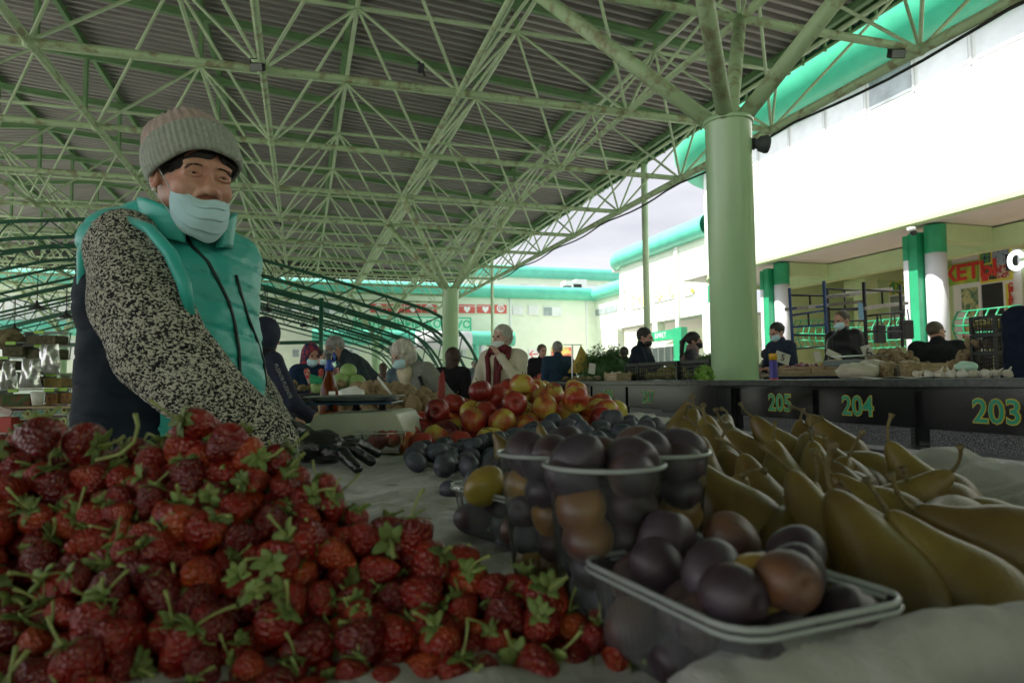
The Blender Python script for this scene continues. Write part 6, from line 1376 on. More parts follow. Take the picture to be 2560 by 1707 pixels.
tw, _ = on_D(1300+786/3.36, 940, 3.55); crate(W(3.6, tw, CT), .16, .09, .085, RZ17+R(90), M_wood, 'small pale wooden crate of garlic left of the black crates', 'wooden_crate', wood=True)
heap(GL, .024, 34, W(3.6, tw, CT), AX, AY, .13, .07, .06, 'garlic bulb in the small wooden crate', 'garlic', 'garlic in the wooden crate', 5, base=CT+.02)
ta, _ = on_D(1300+205/3.36, 940, 3.8)
heap(AP, .036, 46, W(3.85, ta, CT), AX, AY, .34, .16, .20, 'red apple in the far heap on the counter beside the anorak man', 'apple', 'red apples on the far counter', 6)
tg, _ = on_D(1300+85/3.36, 940, 3.9); heap(GA, .036, 16, W(3.95, tg+.25, CT), AX, AY, .18, .12, .10, 'green apple left of the far red apple heap', 'apple', 'green apples on the far counter', 7)
# root bundles
M_straw = mat('straw_roots', (.42,.34,.20), .8, .3, 40, .3, 90)
for i, (x, y) in enumerate(((215,1160),(290,1155),(370,1155),(440,1160),(500,1150),(560,1155),(630,1150))):
    px, py = Z4(x, y); t, _ = on_D(px, py, 3.42); c = W(3.45, t, CT); mb = MB(); q = random.Random(i)
    for k in range(26):
        a = Vector((q.uniform(-.02,.02), q.uniform(-.05,.05), q.uniform(.008,.05))); L_ = q.uniform(.14,.22); an = q.uniform(-.25,.25) + R(70); d_ = Vector((math.cos(an), math.sin(an), q.uniform(-.06,.04)))
        mb.tube([c + a - d_*L_/2, c + a + Vector((0,0,.012)), c + a + d_*L_/2], [.002,.006,.004], 5)
    top(mb, 'root_bundle', M_straw, 'bundle of pale parsley roots at the counter edge, number %s from the apples' % ('one','two','three','four','five','six','seven')[i], 'root bundle', 'root bundles along the counter edge')
# parsley
M_pars = mat('parsley_green', (.055,.16,.03), .6, .35, 30, rnd=.1, col2=(.03,.09,.018))
def leafheap(c, rx, ry, rz, n, name, lab, cat, seed, m=M_pars, s=.028):
    mb = MB(); q = random.Random(seed)
    for i in range(n):
        a = q.uniform(0, TAU); u = q.uniform(0, 1); ph = math.acos(1-u); r = q.uniform(.72, 1.04) * (1 + .14*math.sin(5*a+seed) + .10*math.sin(9*ph+3*a))
        d = Vector((math.cos(a)*math.sin(ph), math.sin(a)*math.sin(ph), math.cos(ph))); p = c + Vector((d.x*rx*r, d.y*ry*r, d.z*rz*r))
        n_ = (d + Vector((q.uniform(-.7,.7), q.uniform(-.7,.7), q.uniform(-.7,.7)))).normalized(); u_ = n_.orthogonal().normalized(); w_ = n_.cross(u_)
        for k in range(3):
            b_ = TAU*k/3 + a; e_ = (u_*math.cos(b_) + w_*math.sin(b_)); f_ = n_.cross(e_); z_ = s*q.uniform(.6,1.2)
            mb.add([p, p+e_*z_*.5+f_*z_*.35+n_*z_*.1, p+e_*z_+n_*z_*q.uniform(-.3,.3), p+e_*z_*.5-f_*z_*.35], [(0,1,2,3)])
    mb.ball(c + Vector((0,0,rz*.3)), (rx*.74, ry*.74, rz*.5), 14, 10); return top(mb, name, m, lab, cat)
px, py = Z4(710, 1090); t, _ = on_D(px, 940, 4.0); leafheap(W(4.05, t, CT-.02), .44, .30, .46, 3600, 'parsley_heap', 'big heap of curly parsley on the counter before the black crates', 'parsley', 2)
px, py = Z4(590, 1130); t, _ = on_D(px, 940, 3.6); leafheap(W(3.6, t, CT), .12, .10, .13, 420, 'parsley_bunch', 'small parsley bunch left of the wooden crate', 'parsley', 3)
px, py = Z4(395, 1150); t, _ = on_D(px, 940, 3.7); leafheap(W(3.7, t, CT), .12, .08, .07, 260, 'parsley_bunch', 'little green bunch beside the yellow cone bag', 'parsley', 4)
px, py = Z4(1640, 1150); t, _ = on_D(px, 940, 3.45); leafheap(W(3.42, t+.12, CT), .07, .07, .11, 300, 'greens_bunch', 'bright green leafy bunch at the foot of the thick column', 'greens', 5, mat('bright_greens', (.20,.36,.06), .5, .3, 20), .04)
px, py = Z4(1620, 980); t, _ = on_D(px, 940, 4.15); leafheap(W(4.15, t, CT+.17), .17, .12, .10, 420, 'dill_heap', 'low heap of dark greens on the rear black crate', 'greens', 6)
# yellow cone bag, small stand with cross bar
cb = [P(*Z4(510,880), 9.4), P(*Z4(448,1118), 9.3), P(*Z4(500,1120), 9.1), P(*Z4(565,1100), 9.3), P(*Z4(548,975), 9.4)]; ap = cb[0]
mb = MB(); ring = []
base = P(*Z4(505,1115), 9.4)
for i in range(18):
    a = TAU*i/18; ring.append(base + Vector((.165*math.cos(a)*(1+.12*math.sin(3*a)), .12*math.sin(a), .0)))
mid = [base.lerp(ap, .55) + (p-base)*.52 + Vector((.03,0,0)) for p in ring]; vs = ring + mid + [ap]
mb.add(vs, [(i, (i+1)%18, (i+1)%18+18, i+18) for i in range(18)] + [(i+18, (i+1)%18+18, 36) for i in range(18)])
top(mb, 'yellow_bag', mat('mustard_cloth', (.34,.25,.04), .75, .2, 10, .6, 14), 'mustard yellow cloth bag standing up in a cone beside the parsley', 'bag')
sx0, sy0 = Z4(440, 880); st_ = thing('hanging_stand', P(sx0, 945, 9.2), 'thin steel stand with a level top bar left of the yellow cone bag', 'stand')
MB().tube([P(sx0, 947, 9.2), P(sx0, sy0, 9.2)], .012, 8).build('upright', M_steel, st_); MB().tube([P(*Z4(365,878), 9.2), P(*Z4(525,880), 9.2)], .006, 6).build('cross_bar', M_steel, st_)
# price cards
def card(px, py, d, w_, h_, txt, lab, tilt=.1):
    c = P(px, py, d); t_ = thing('price_card', c, lab, 'price card'); e = Vector((math.cos(.1), .1, -tilt)).normalized(); f = Vector((tilt, .25, 1)).normalized()
    MB().obox(c, e*w_/2, Vector((0,.004,0)), f*h_/2).build('card', mat('card_paper', (.62,.60,.54), .8, .06), t_)
    if txt: text_mesh('digits', txt, h_*.85, M_maskb, t_, c + Vector((0,-.012,0)), e, f, .003)
card(*Z4(605,1080), 8.2, .08, .13, '', 'small blank white card stuck in the parsley', .15); card(*Z4(2205,990), 7.2, .16, .12, '5', 'cardboard price card reading 5 behind the spray can', .35)
card(*Z5(938,1215), 7.0, .11, .17, '6', 'tall cardboard price card reading 6 on the potato heap', -.25); card(*Z5(1757,1135), 7.4, .16, .20, '6', 'price card reading 6 beside the black crates at the right', .05); card(*Z5(556,1240), 7.6, .08, .12, '', 'plain brown card among the onions', -.1); card(*Z5(675,1225), 7.4, .17, .07, '', 'white paper sheet tilted on the yellow onions', .45)
# second row stall (navy cloth) with trays
def S5(xa, xb, D): return on_D(1860+xa/3.016, 940, D)[0], on_D(1860+xb/3.016, 940, D)[0]
ta, tb2 = S5(150, 2300, 5.3); s2 = thing('produce_stall', W(5.8, (ta+tb2)/2), 'second row produce stall with navy cloth front behind the granite counter', 'stall')
MB(W).box(5.3, 6.3, min(ta,tb2), max(ta,tb2), .0, 1.02).build('table_base', mat('navy_cloth', (.012,.018,.06), .8, .3, 10), s2); MB(W).box(5.26, 6.34, min(ta,tb2), max(ta,tb2), 1.021, 1.05).build('tabletop', M_wood, s2)
for k, (xa, xb) in enumerate(((250,495),(500,695),(915,1105),(1110,1300))):
    ta, tb2 = S5(xa, xb, 5.4); crate(W(5.62, (ta+tb2)/2, 1.052), abs(ta-tb2)/2-.008, .2, .075, RZ17+R(90), M_wood, 'shallow pale wooden tray %s on the navy stall' % ('of loose onions, leftmost','of yellow onions, second','of potatoes, third','of potatoes, rightmost')[k], 'wooden_tray', 'tray', wood=True)
def h5(src, xa, xb, n, r, hm, lab, cat, grp, seed, D=5.6, base=1.07, hy=.17): ta, tb2 = S5(xa, xb, D); heap(src, r, n, W(D, (ta+tb2)/2, 0), AX, AY, abs(ta-tb2)/2, hy, hm, lab, cat, grp, seed, base=base)
h5(OR, 355, 590, 75, .029, .07, 'red onion in the wooden tray on the navy stall', 'onion', 'red onions', 1); h5(ON, 590, 840, 80, .029, .10, 'yellow onion heaped in the tray on the navy stall', 'onion', 'yellow onions', 2); h5(ON, 255, 360, 30, .029, .05, 'loose yellow onion at the left end of the navy stall', 'onion', 'yellow onions at the left end', 3)
h5(PO, 940, 1300, 75, .036, .18, 'potato in the heap behind the cups of nuts', 'potato', 'potatoes behind the nut cups', 4); h5(PO, 1640, 1780, 26, .036, .16, 'potato by the black crates at the right', 'potato', 'potatoes by the right crates', 5)
for k in range(3):
    c = P(*Z5(1855, 1290-62*k), 5.6); c.z = 1.052 + .155*k if k else 1.052; 
    q5 = S5(1765, 1945, 5.5); crate(W(5.62, (q5[0]+q5[1])/2, 1.052+.152*k), abs(q5[0]-q5[1])/2, .17, .15, RZ17+R(90), M_blk, ('lowest','middle','top')[k] + ' black crate of the stack at the right behind the heavy man', 'plastic_crate')
h5(YF, 1790, 1925, 16, .034, .03, 'yellow apple in the top black crate at the right', 'apple', 'yellow apples in the top right crate', 6, base=1.42, hy=.12); h5(PO, 1790, 1925, 20, .034, .02, 'potato in the middle black crate at the right', 'potato', 'potatoes in the middle right crate', 7, base=1.25, hy=.13)
# retail scale on that stall
c = P(*Z5(790,1290), 6.4); s3 = thing('retail_scale', c, 'low grey weighing scale with a flat steel pan left of the nut cups', 'scale')
MB().obox(c, AX*.20, AY*.12, (0,0,.03)).build('scale_body', mat('grey_plastic', (.22,.24,.24), .4), s3, bevel=.01); MB().obox(c+Vector((0.1,0,.065)), AX*.20, AY*.14, (0,0,.006)).build('pan', M_steel, s3); MB().lathe([(.03,0),(.03,.035)], c+Vector((.08,0,.028)), 10).build('pan_post', M_blk, s3)
# nut cups, bag, garlic, paper on the granite counter
M_nut = mat('shelled_nuts', (.46,.36,.18), .7, .35, 90, .8, 120, col2=(.25,.17,.08))
M_seed = mat('grey_seeds', (.22,.19,.15), .8, .4, 120, .8, 160)
for (xa, xb, ya, yb, D, mm, lab) in ((1030,1130,1262,1390,3.85,M_nut,'tall clear cup heaped with shelled nuts, left one on the counter'), (1184,1290,1255,1390,3.80,M_nut,'tall clear cup heaped with shelled nuts, middle one on the counter'), (1262,1335,1258,1380,4.0,M_nut,'clear nut cup half hidden behind the middle one'), (1128,1186,1298,1390,3.95,M_seed,'short clear cup of grey seeds between the nut cups')):
    px = 1860 + (xa+xb)/2/3.016; t, _ = on_D(px, 940, D); c = W(D, t, CT); w_ = (xb-xa)/3.016*c.y/F; h_ = (yb-ya)/3.016*c.y/F*.92
    cc = cup(c, h_, w_/2, w_/2*.72, lab, 'nut_cup'); mb = MB().lathe([(.0001,.004),(w_/2*.68,.004),(w_/2*.92,h_*.93),(w_/2*.8,h_*1.04),(w_/2*.4,h_*1.12),(.0001,h_*1.13)], c, 24); mb.build('contents', mm, cc, smooth=True)
    q = random.Random(int(xa)); nb = MB()
    for i in range(140):
        a, u = q.uniform(0,TAU), q.uniform(.05,1.08); rr_ = (w_/2*(.70+.24*min(u,1)))*(1 if u < 1 else q.uniform(0,.9)); nb.ball(c + Vector((rr_*math.cos(a), rr_*math.sin(a), u*h_)), (.009,.007,.006), 6, 4, rrot(q).to_matrix())
    tag(nb.build('nuts', mm, cc, smooth=True), kind='stuff')
def blob(px, py, D, r, amp, f, m, name, lab, cat, z=CT):
    t, _ = on_D(px, 940, D); c = W(D, t, z + r[2]*.8); return tag(np_mesh(name, *SDF().ell(c, r, Matrix.Rotation(RZ17, 3, 'Z'), .0).plane((0,0,z+.001), (0,0,-1)).mesh(.007, folds(amp, f, px)), m), lab, cat)
M_bagc = mat('cream_bag', (.48,.45,.34), .55, .12, 10, .4, 30)
blob(*Z5(860,1365), 3.75, (.11,.17,.062), .012, 40, M_bagc, 'cream_bag', 'crumpled cream plastic bag lying left of the nut cups', 'bag'); blob(*Z5(980,1345), 3.9, (.10,.12,.075), .012, 36, M_bagc, 'cream_bag', 'upright crumpled cream bag just behind the left nut cup', 'bag')
blob(*Z5(1680,1340), 3.8, (.04,.07,.03), .006, 70, mat('mint_film', (.42,.66,.52), .35), 'plastic_bag', 'pale mint plastic film lying over the garlic bulbs', 'bag', z=CT+.045)
t0_, _ = on_D(1860+830/3.016, 940, 3.5); t1_, _ = on_D(1860+1380/3.016, 940, 3.5)
top(MB().grid(lambda u, v_: W(3.45+.5*u, t0_+(t1_-t0_)*v_, CT+.006+.008*math.sin(9*u+3*v_)*math.sin(12*v_)), 20, 30), 'newspaper', mat('newsprint', (.50,.49,.45), .9, .15, 60), 'sheet of newspaper spread under the nut cups', 'newspaper', smooth=True, solid=.001)
q = random.Random(8)
for i in range(15): x = 1385 + i*29 + q.uniform(-6,6); t, _ = on_D(1860+x/3.016, 940, 3.7); place(GL, W(3.62+.14*(i % 3), t, CT+.022), aim((q.uniform(-1,1), q.uniform(-1,1), q.uniform(.0,1.2))), 1.15, 'garlic bulb in the loose row at the right end of the counter', 'garlic', 'garlic bulbs along the counter')
# spray can
t, _ = on_D(Z5(224,1300)[0], 940, 3.7); c = W(3.7, t, CT); sc2 = thing('spray_can', c, 'purple blue aerosol can with a yellow cap beside the thick column', 'spray can'); rr_ = .033
MB().lathe([(.034,0),(.035,.004),(rr_,.010),(rr_,.150),(.030,.158)], c, 24).build('can_body', mat('can_purple', (.045,.035,.28), .3, .1), sc2, smooth=True); MB().lathe([(rr_,.1582),(rr_,.205),(.031,.212),(.0001,.213)], c, 24).build('cap', mat('cap_yellow', (.75,.42,.03), .4), sc2, smooth=True); MB().lathe([(.0352,0),(.0356,.009)], c, 24).build('base_ring', M_redp, sc2)
# ---- terrace fittings of the right building
DB = BW + 7
def wallrect(xa, ya, xb, yb, th, name, m, parent, D=DB): return rect_D(*Z5(xa, ya), *Z5(xb, yb), D, th, name, m, parent)
f = wallrect(1105,665,1285,955,.08,'window',M_frame,mkt); wallrect(1118,785,1195,930,.09,'pane',M_glass,f); wallrect(1205,785,1275,930,.09,'pane',M_glass,f)
M_yel = mat('sign_yellow', (.68,.62,.08), .5, .05, 3)
def wtext(s_, x, y, size, m, parent, D=DB-.12, bold=.01): px, py = Z5(x, y); t, z = on_D(px, py, D); text_mesh('lettering', s_, size, m, parent, W(D, t, z), W(0,-1)-W(0,0), (0,0,1), .01, bold=bold)
sg1 = thing('sign_board', W(DB-.1, on_D(*Z5(1192,718), DB)[0], on_D(*Z5(1192,718), DB)[1]), 'yellow entrance sign with green arrows and Cyrillic words above the window', 'sign')
wallrect(1110,672,1278,768,.11,'board',M_yel,sg1); wtext('ВХОД', 1190, 708, .36, M_grnp, sg1); wtext('2 ЭТАЖ', 1205, 742, .30, M_grnp, sg1); wtext('↑', 1128, 722, .6, M_grnp, sg1); wtext('↑', 1262, 718, .6, M_grnp, sg1)
sg2 = thing('sign_board', W(DB-.1, on_D(*Z5(1150,552), DB)[0], on_D(*Z5(1150,552), DB)[1]), 'narrow dark green sign with white Cyrillic word under the soffit', 'sign')
wallrect(1062,530,1248,576,.11,'board',mat('sign_dark_green',(.01,.09,.05),.4),sg2); wtext('ТУАЛЕТ', 1185, 552, .30, M_text, sg2)
sg3 = thing('sign_board', W(DB-.1, on_D(*Z5(1680,620), DB)[0], on_D(*Z5(1680,620), DB)[1]), 'yellow green shop sign with large red letters right of the wide column', 'sign')
wallrect(1450,545,1782,700,.14,'board',mat('sign_lime',(.55,.60,.06),.5,.3,2,col2=(.14,.42,.06)),sg3); wtext('ПАКЕТЫ', 1600, 622, .72, M_redp, sg3, DB-.16, .03)
sh2 = thing('shop_front', W(DB-.1, on_D(*Z5(1800,800), DB)[0]), 'white framed shop front with posters and an open dark doorway on the terrace', 'shop front')
wallrect(1588,400,2110,1135,.06,'front_panel',M_frame,sh2); wallrect(1812,688,1972,1112,.075,'dark_doorway',M_dark,sh2); dr = wallrect(1640,702,1806,1128,.10,'door',M_frame,sh2); wallrect(1660,722,1785,958,.115,'door_poster',mat('door_poster',(.50,.52,.25),.5,.4,5,.0,30,col2=(.10,.20,.12),thr=(.45,.55)),dr); wallrect(1665,985,1785,1110,.115,'door_poster',mat('door_poster_low',(.55,.5,.2),.5,.4,5,0,30,col2=(.25,.08,.05),thr=(.45,.55)),dr); wallrect(1650,905,1700,965,.13,'door_handle',M_frame,dr)
po = wallrect(1796,408,2036,676,.13,'poster',M_yel,sh2)
for (a, b_, c_, d_, mm) in ((1806,452,1880,540,mat('poster_navy',(.02,.05,.20),.5,.5,9,0,30,col2=(.1,.35,.1),thr=(.5,.55))), (1895,420,2020,550,mat('poster_blue',(.05,.14,.38),.5,.5,12,0,30,col2=(.35,.45,.55),thr=(.55,.6))), (1812,550,1895,630,mat('poster_green',(.05,.22,.08),.5,.5,9)), (1930,545,2022,648,mat('poster_cream',(.6,.5,.4),.5,.4,10,0,30,col2=(.4,.05,.06),thr=(.48,.52))), (1815,640,1865,672,M_redp), (1870,590,1928,660,mat('poster_black',(.03,.03,.03),.5,.5,10,0,30,col2=(.5,.4,.05),thr=(.4,.44)))): wallrect(a, b_, c_, d_, .142, 'poster_picture', mm, po)
bc = wallrect(2022,470,2075,592,.30,'sign_box',M_dark,sh2); px, py = Z5(2050, 528); t, z = on_D(px, py, DB-.32)
m_, nt, b, o = newmat('lit_letter'); b.inputs['Emission Color'].default_value = (.9,.95,1,1); b.inputs['Emission Strength'].default_value = 1.6; text_mesh('lit_letter', 'С', .78, m_, bc, W(DB-.32, t, z), W(0,-1)-W(0,0), (0,0,1), .02, bold=.04)
vs_ = wallrect(1996,690,2026,938,.12,'vertical_sign',M_yel,sh2)
for i, ch in enumerate('СИГАРЕТЫ'): wtext(ch, 2011, 708 + i*30, .24, M_redp, vs_, DB-.13)
g_ = wallrect(720,795,798,905,.09,'green_notice',M_colg,mkt); wallrect(735,925,800,1000,.09,'blue_notice',mat('notice_blue',(.05,.25,.50),.5), mkt); wallrect(672,745,835,1150,.06,'door',M_frame,mkt)
wallrect(745,805,775,880,.105,'notice_mark',M_maskb,g_)
# security camera
sc4 = P(*Z5(1263,292), 17.3); t_ = thing('security_camera', sc4, 'small white dome camera under the overhang left of the wide column', 'camera'); MB().lathe([(.10,.08),(.10,0),(.0001,-.02)], sc4, 14).build('mount', M_frame, t_, smooth=True); MB().ball(sc4+Vector((.05,0,-.05)), .08, 12, 8).build('dome', M_dark, t_, smooth=True)
# scaffold
sf = thing('scaffold', P(*Z5(640,1240), 12.5), 'blue and black scaffold tower with plank decks on the terrace edge', 'scaffold'); M_blu = mat('scaffold_blue', (.02,.055,.17), .5, .2); M_bk2 = mat('scaffold_black', (.012,.012,.014), .5, .2)
def tub5(pts, r, m, nm, d=12.5): MB().tube([P(*Z5(x, y), dd) for x, y, dd in pts], r, 8).build(nm, m, sf, smooth=True)
NR, FRD = 12.0, 13.6
tub5([(342,725,NR),(372,1200,NR)], .028, M_blu, 'post'); tub5([(602,672,NR),(634,1255,NR)], .030, M_blu, 'post'); tub5([(903,680,NR),(925,1215,NR)], .034, M_bk2, 'post'); tub5([(1178,700,NR+.4),(1196,1170,NR+.4)], .028, M_bk2, 'post'); tub5([(628,735,FRD),(655,1180,FRD)], .026, M_bk2, 'post'); tub5([(757,735,FRD),(770,1180,FRD)], .02, M_bk2, 'post'); tub5([(1040,745,FRD),(1045,845,FRD)], .02, M_bk2, 'post')
for (xa, ya, xb, yb, m, dd) in ((350,778,603,782,M_bk2,NR),(352,876,610,862,M_blu,NR),(357,930,612,893,M_blu,NR),(365,1018,618,1000,M_blu,NR),(368,1078,622,1082,M_bk2,NR),(610,730,905,745,M_bk2,FRD),(612,885,905,880,M_bk2,NR),(620,1050,915,1060,M_bk2,NR),(905,738,1180,752,M_bk2,NR+.2),(925,935,1188,905,M_bk2,NR+.2),(928,1052,1190,1055,M_bk2,NR+.2),(630,975,905,970,M_bk2,FRD),(640,1130,915,1130,M_bk2,FRD),(495,780,500,850,M_bk2,NR),(485,918,490,1010,M_bk2,NR),(1005,920,1012,1060,M_bk2,NR+.2),(355,1185,645,1160,M_bk2,FRD)):
    tub5([(xa,ya,dd),(xb,yb,dd)], .018, m, 'rail')
def plank(xa, ya, xb, yb, d0_, d1_, m, nm='plank'):
    a, b_ = P(*Z5(xa, ya), d0_), P(*Z5(xb, yb), d1_); v = (b_-a)/2; n_ = Vector((-v.y, v.x, 0)).normalized()*.22; MB().obox((a+b_)/2, v, n_, (0,0,.03)).build(nm, m, sf)
M_plk = mat('scaffold_plank', (.28,.25,.22), .8, .2, 8); plank(395,878,830,832,12.0,13.4,M_plk); plank(700,785,1035,738,12.2,13.8,M_plk); plank(820,885,1150,845,12.1,13.6,M_plk)
tw_ = [P(*Z5(858,835),11.95), P(*Z5(895,838),11.95), P(*Z5(905,965),11.95), P(*Z5(868,960),11.95)]; top(MB().add(tw_, [(0,1,2,3)]), 'blue_rag', mat('rag_blue',(.20,.34,.48),.9,.2,20), 'light blue cloth hanging from the scaffold beside the black post', 'cloth', solid=.01)
# green railing of the terrace
rl_ = thing('terrace_railing', W(17.3, 16, .62), 'green steel railing with curved bars along the raised terrace', 'railing')
def railrun(xa, xb, y0, y1, ya2, yb2, D, n):
    for k in range(5):
        u = k/4; MB().tube([(lambda q: W(D-.18*math.sin(u*3.1), *q))(on_D(*Z5(xa, y0+(ya2-y0)*u), D)), (lambda q: W(D-.18*math.sin(u*3.1), *q))(on_D(*Z5(xb, y1+(yb2-y1)*u), D))], .022, 6).build('rail', M_colg, rl_, smooth=True)
    for i in range(n+1):
        u = i/n; x = xa+(xb-xa)*u; pts = []
        for k in range(6): v_ = k/5; t, z = on_D(*Z5(x, (y0+(y1-y0)*u)*(1-v_) + (ya2+(yb2-ya2)*u)*v_), D); pts.append(W(D-.18*math.sin(v_*3.1), t, z))
        MB().tube(pts, .022, 6).build('post', M_colg, rl_, smooth=True)
railrun(392, 520, 970, 965, 1165, 1170, 17.4, 3); railrun(520, 930, 965, 970, 1175, 1180, 17.6, 8); railrun(935, 1345, 975, 935, 1180, 1160, 17.3, 7); railrun(1612, 2085, 905, 855, 1120, 1110, 17.2, 6); railrun(165, 222, 1035, 1012, 1120, 1100, 17.4, 1)
bgm = mat('bag_black', (.015,.015,.016), .6, .3)
for (xa, ya, xb, yb, lab) in ((985,1000,1060,1140,'dark shopping bag hanging on the railing, left one'),(1090,1010,1165,1110,'dark quilted bag hanging on the railing, middle one'),(1180,965,1270,1110,'black handbag with loop handles hanging on the railing')):
    c = P(*Z5((xa+xb)/2, (ya+yb)/2), 15.8); w2, h2 = (xb-xa)/6.03*15.8/F, (yb-ya)/6.03*15.8/F; t_ = thing('handbag', c, lab, 'bag')
    MB().obox(c, (w2,0,0), (0,.09,0), (0,0,h2)).build('bag_body', bgm, t_, bevel=.04); MB().tube([c+Vector((-w2*.5,0,h2)), c+Vector((-w2*.3,0,h2+.25)), c+Vector((w2*.3,0,h2+.25)), c+Vector((w2*.5,0,h2))], .015, 6).build('handle', bgm, t_)
# ================================================================== spice stall at the far left
def Z2(x, y, d=3.0): return P(x/3.36, 750 + y/3.36, d)
def wz(dx, d=3.0): return dx/3.36*d/F
M_herb = mat('dried_herbs', (.26,.22,.11), .9, .4, 60, .6, 90, col2=(.12,.09,.045)); M_mix = mat('mixed_dry_fruit', (.34,.12,.05), .8, .4, 26, .5, 50, col2=(.10,.16,.05), thr=(.48,.52)); M_gold = mat('golden_grain', (.40,.27,.07), .8, .3, 80, .4, 120); M_redf = mat('red_dried_fruit', (.30,.07,.03), .7, .4, 30, .5, 60, col2=(.45,.22,.06), thr=(.48,.55)); M_lime = mat('lime_clip', (.32,.58,.06), .4)
def box2(xa, ya, xb, yb, m, lab, d=3.0, dep=.11, fill=.7):
    a, b_ = Z2(xa, ya, d), Z2(xb, yb, d); x0, x1, z0_, z1_ = a.x, b_.x, b_.z, a.z; t_ = thing('storage_box', ((x0+x1)/2, d, z0_), lab, 'plastic box'); h_ = z1_-z0_; w_ = (x1-x0)
    mb = MB(); bs_ = rrect(w_/2, dep/2, min(.012, w_*.2), 4); n = len(bs_); lv = [(.88,.001),(.93,.004),(.98,h_*.88),(1.0,h_*.9)]
    cx_ = (x0+x1)/2; mb.v = [(cx_+x*s_, d+dep/2+y*s_, z0_+z) for s_, z in lv for x, y in bs_]; mb.f = [(l*n+i, l*n+(i+1)%n, (l+1)*n+(i+1)%n, (l+1)*n+i) for l in range(3) for i in range(n)] + [tuple(range(n))[::-1]]; mb.build('box_body', M_pp, t_, smooth=True)
    MB().box(x0+w_*.08, x1-w_*.08, d+dep*.08, d+dep*.92, z0_+.003, z0_+h_*fill).build('contents', m, t_, bevel=.004)
    MB().box(x0-.002, x1+.002, d-.002, d+dep+.002, z1_-h_*.10, z1_-.001).build('lid', M_ppr, t_, bevel=.002)
    MB().box(cx_-.022, cx_+.022, d-.007, d-.0025, z1_-h_*.20, z1_+.001).build('clip', M_lime, t_)
    return t_
box2(190,262,475,372,M_herb,'top clear box of dried herbs on the spice stack at the left edge'); box2(0,352,190,472,M_herb,'clear box with a printed strip, second row left of the spice stack'); box2(193,374,478,500,M_herb,'clear box of brown herbs under the top box of the spice stack', 3.03); box2(348,618,515,738,M_gold,'clear box of golden grain beside the foil bags'); box2(-60,475,130,590,M_herb,'clear box of herbs behind the left foil bag', 3.08); box2(130,600,350,738,M_herb,'clear box behind the middle foil bag', 3.10)
box2(500,614,640,738,M_redf,'clear box with lime clips behind the golden grain box', 3.15); box2(-30,745,258,895,M_mix,'wide clear box of mixed dried fruit at the bottom left'); box2(366,742,468,886,M_redf,'narrow clear box of dried fruit right of the white cup'); box2(455,738,600,872,M_redf,'clear box of red dried fruit at the right end of the bottom row', 3.02)
bx0 = Z2(0,350); tag(np_mesh('herb_heap', *SDF().ell(Z2(80,335,3.05), (wz(120),.06,.045)).mesh(.006, folds(.010, 90)), M_herb), 'loose heap of dark dried herbs on top of the spice boxes', 'herbs')
for (xa, ya, xb, yb, lab) in ((160,490,350,738,'wavy silver foil bag leaning in the middle of the spice stall'), (320,372,512,620,'tall silver foil bag of herbs with a window, above the grain box'), (-5,520,145,745,'flat silver foil bag at the left edge of the spice stall')):
    c = Z2((xa+xb)/2, (ya+yb)/2, 2.96); w2, h2 = wz(xb-xa)/2, wz(yb-ya)/2; mb = MB()
    def fb(u, v_, s_=1): th_ = .022*math.sin(v_*math.pi)**.5*(1-abs(2*u-1)**2.5); return c + Vector(((2*u-1)*w2*(.75+.25*(1-v_)), -s_*th_ + .004*math.sin(7*v_+11*u+xa) + .004*math.sin(17*u-9*v_*u+xa), (2*v_-1)*h2))
    mb.grid(lambda u, v_: fb(u, v_, 1), 14, 18).grid(lambda u, v_: fb(1-u, v_, -1), 14, 18); top(mb, 'foil_bag', M_foil, lab, 'foil bag', smooth=True)
c = Z2(312, 889, 2.96); t_ = thing('white_cup', c, 'plain white paper cup standing among the dried fruit boxes', 'cup'); MB().lathe([(.0001,.002),(wz(36),.002),(wz(52),wz(118)),(wz(49),wz(118)),(wz(34),.006)], c, 24).build('cup_body', mat('cup_white', (.66,.66,.60), .5), t_, smooth=True)
# shelf, cartons
ss = thing('spice_stall', (Z2(250,900).x, 3.1, 0), 'low stall shelf stacked with cartons and spice boxes at the left edge', 'stall')
a, b_ = Z2(-120,897,2.95), Z2(640,897,2.95); MB().box(a.x, b_.x, 2.93, 3.35, a.z-.008, a.z).build('shelf_board', M_wood, ss); MB().box(a.x, b_.x, 2.92, 3.4, 0, Z2(0,1185,2.92).z-.006).build('table_base', M_granb, ss); MB().box(a.x, b_.x, 2.9, 3.4, Z2(0,1185,2.9).z-.005, Z2(0,1185,2.9).z).build('shelf_board', M_wood, ss)
M_cart = mat('printed_carton', (.55,.56,.50), .7, .1, 10); M_plumb = mat('carton_plum_band', (.12,.03,.08), .6); M_tealp = mat('carton_teal_print', (.10,.36,.26), .6, .4, 90, 0, 30, col2=(.5,.52,.46), thr=(.45,.5)); M_avo = mat('avocado_flesh', (.52,.52,.22), .6); M_avod = mat('avocado_stone', (.10,.06,.03), .5)
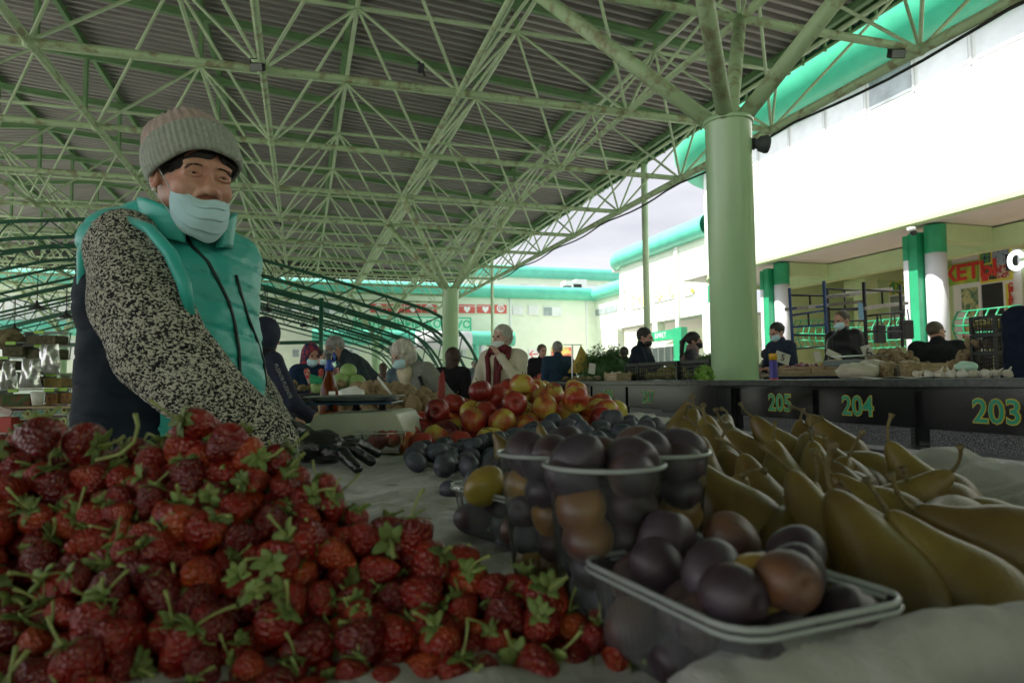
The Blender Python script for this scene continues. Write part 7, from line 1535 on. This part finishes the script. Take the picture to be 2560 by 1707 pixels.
def carton(xa, ya, xb, yb, lab, d=2.97, print_=True, m=M_cart):
    a, b_ = Z2(xa, ya, d), Z2(xb, yb, d); c = ((a.x+b_.x)/2, d, b_.z); t_ = thing('carton', c, lab, 'carton'); h_ = a.z-b_.z
    MB().box(a.x, b_.x, d, d+.22, b_.z, a.z).build('carton_body', m, t_, bevel=.002)
    if print_:
        MB().box(a.x+.002, b_.x-.002, d-.0015, d-.0002, a.z-h_*.22, a.z-.001).build('band', M_plumb, t_); w_ = b_.x-a.x; MB().box(a.x+w_*.12, a.x+w_*.60, d-.0015, d-.0002, b_.z+h_*.15, a.z-h_*.35).build('print', M_tealp, t_)
        for (r_, mm, dy) in ((.42, M_colg, .002), (.37, M_avo, .003), (.17, M_avod, .0045)): MB().ball((b_.x-w_*.18, d-dy+.001, (a.z+b_.z)/2-.002), (h_*r_*.85, .0015+dy*.3, h_*r_), 16, 8).build('avocado_print', mm, t_, smooth=True)
    return t_
carton(85,905,268,1008,'printed avocado carton, left one of the upper carton row'); carton(272,893,424,985,'printed avocado carton in the middle of the upper row',2.98); carton(428,874,566,966,'printed avocado carton at the right end of the upper row',2.99); carton(290,992,424,1082,'printed avocado carton in the middle of the lower row',2.98); carton(428,968,560,1060,'printed avocado carton at the right of the lower row',2.99); carton(100,1012,288,1040,'edge of an avocado carton above the white carton',3.02); carton(140,1130,290,1180,'lowest avocado carton under the white carton',3.0)
wc = carton(55,1042,292,1142,'plain white carton with four oval holes at the left',2.94,False,mat('white_carton',(.62,.62,.60),.7,.05))
for i in range(4): MB().ball(Z2(140+36*i,1090,2.938), (wz(5),.002,wz(16)), 10, 8).build('hand_hole', M_dark, wc, smooth=True)
r1 = carton(-60,985,88,1112,'red and white printed carton cut off by the left edge',2.92,False,mat('red_carton',(.45,.05,.04),.6,.3,14,0,30,col2=(.6,.55,.5),thr=(.35,.40))); carton(-60,1112,50,1180,'white carton with red print under the red one',2.93,False,mat('white_red_carton',(.6,.58,.55),.6,.3,14,0,30,col2=(.45,.06,.05),thr=(.35,.4)))
top(MB().obox(Z2(25,925,2.9), (wz(70),0,-wz(28)), (0,.004,0), (wz(10),0,wz(22))), 'price_board', mat('pink_grey_card',(.50,.38,.35),.6,.2,12), 'tilted white price board with a red edge above the red carton', 'board')
# small letters on the spice box and the hooded vendor's sleeve
c = Z2(55,412,2.992); 
for o_ in list(HOLD):
    for ch in list(o_.children): bpy.data.objects.remove(ch)
    bpy.data.objects.remove(o_)
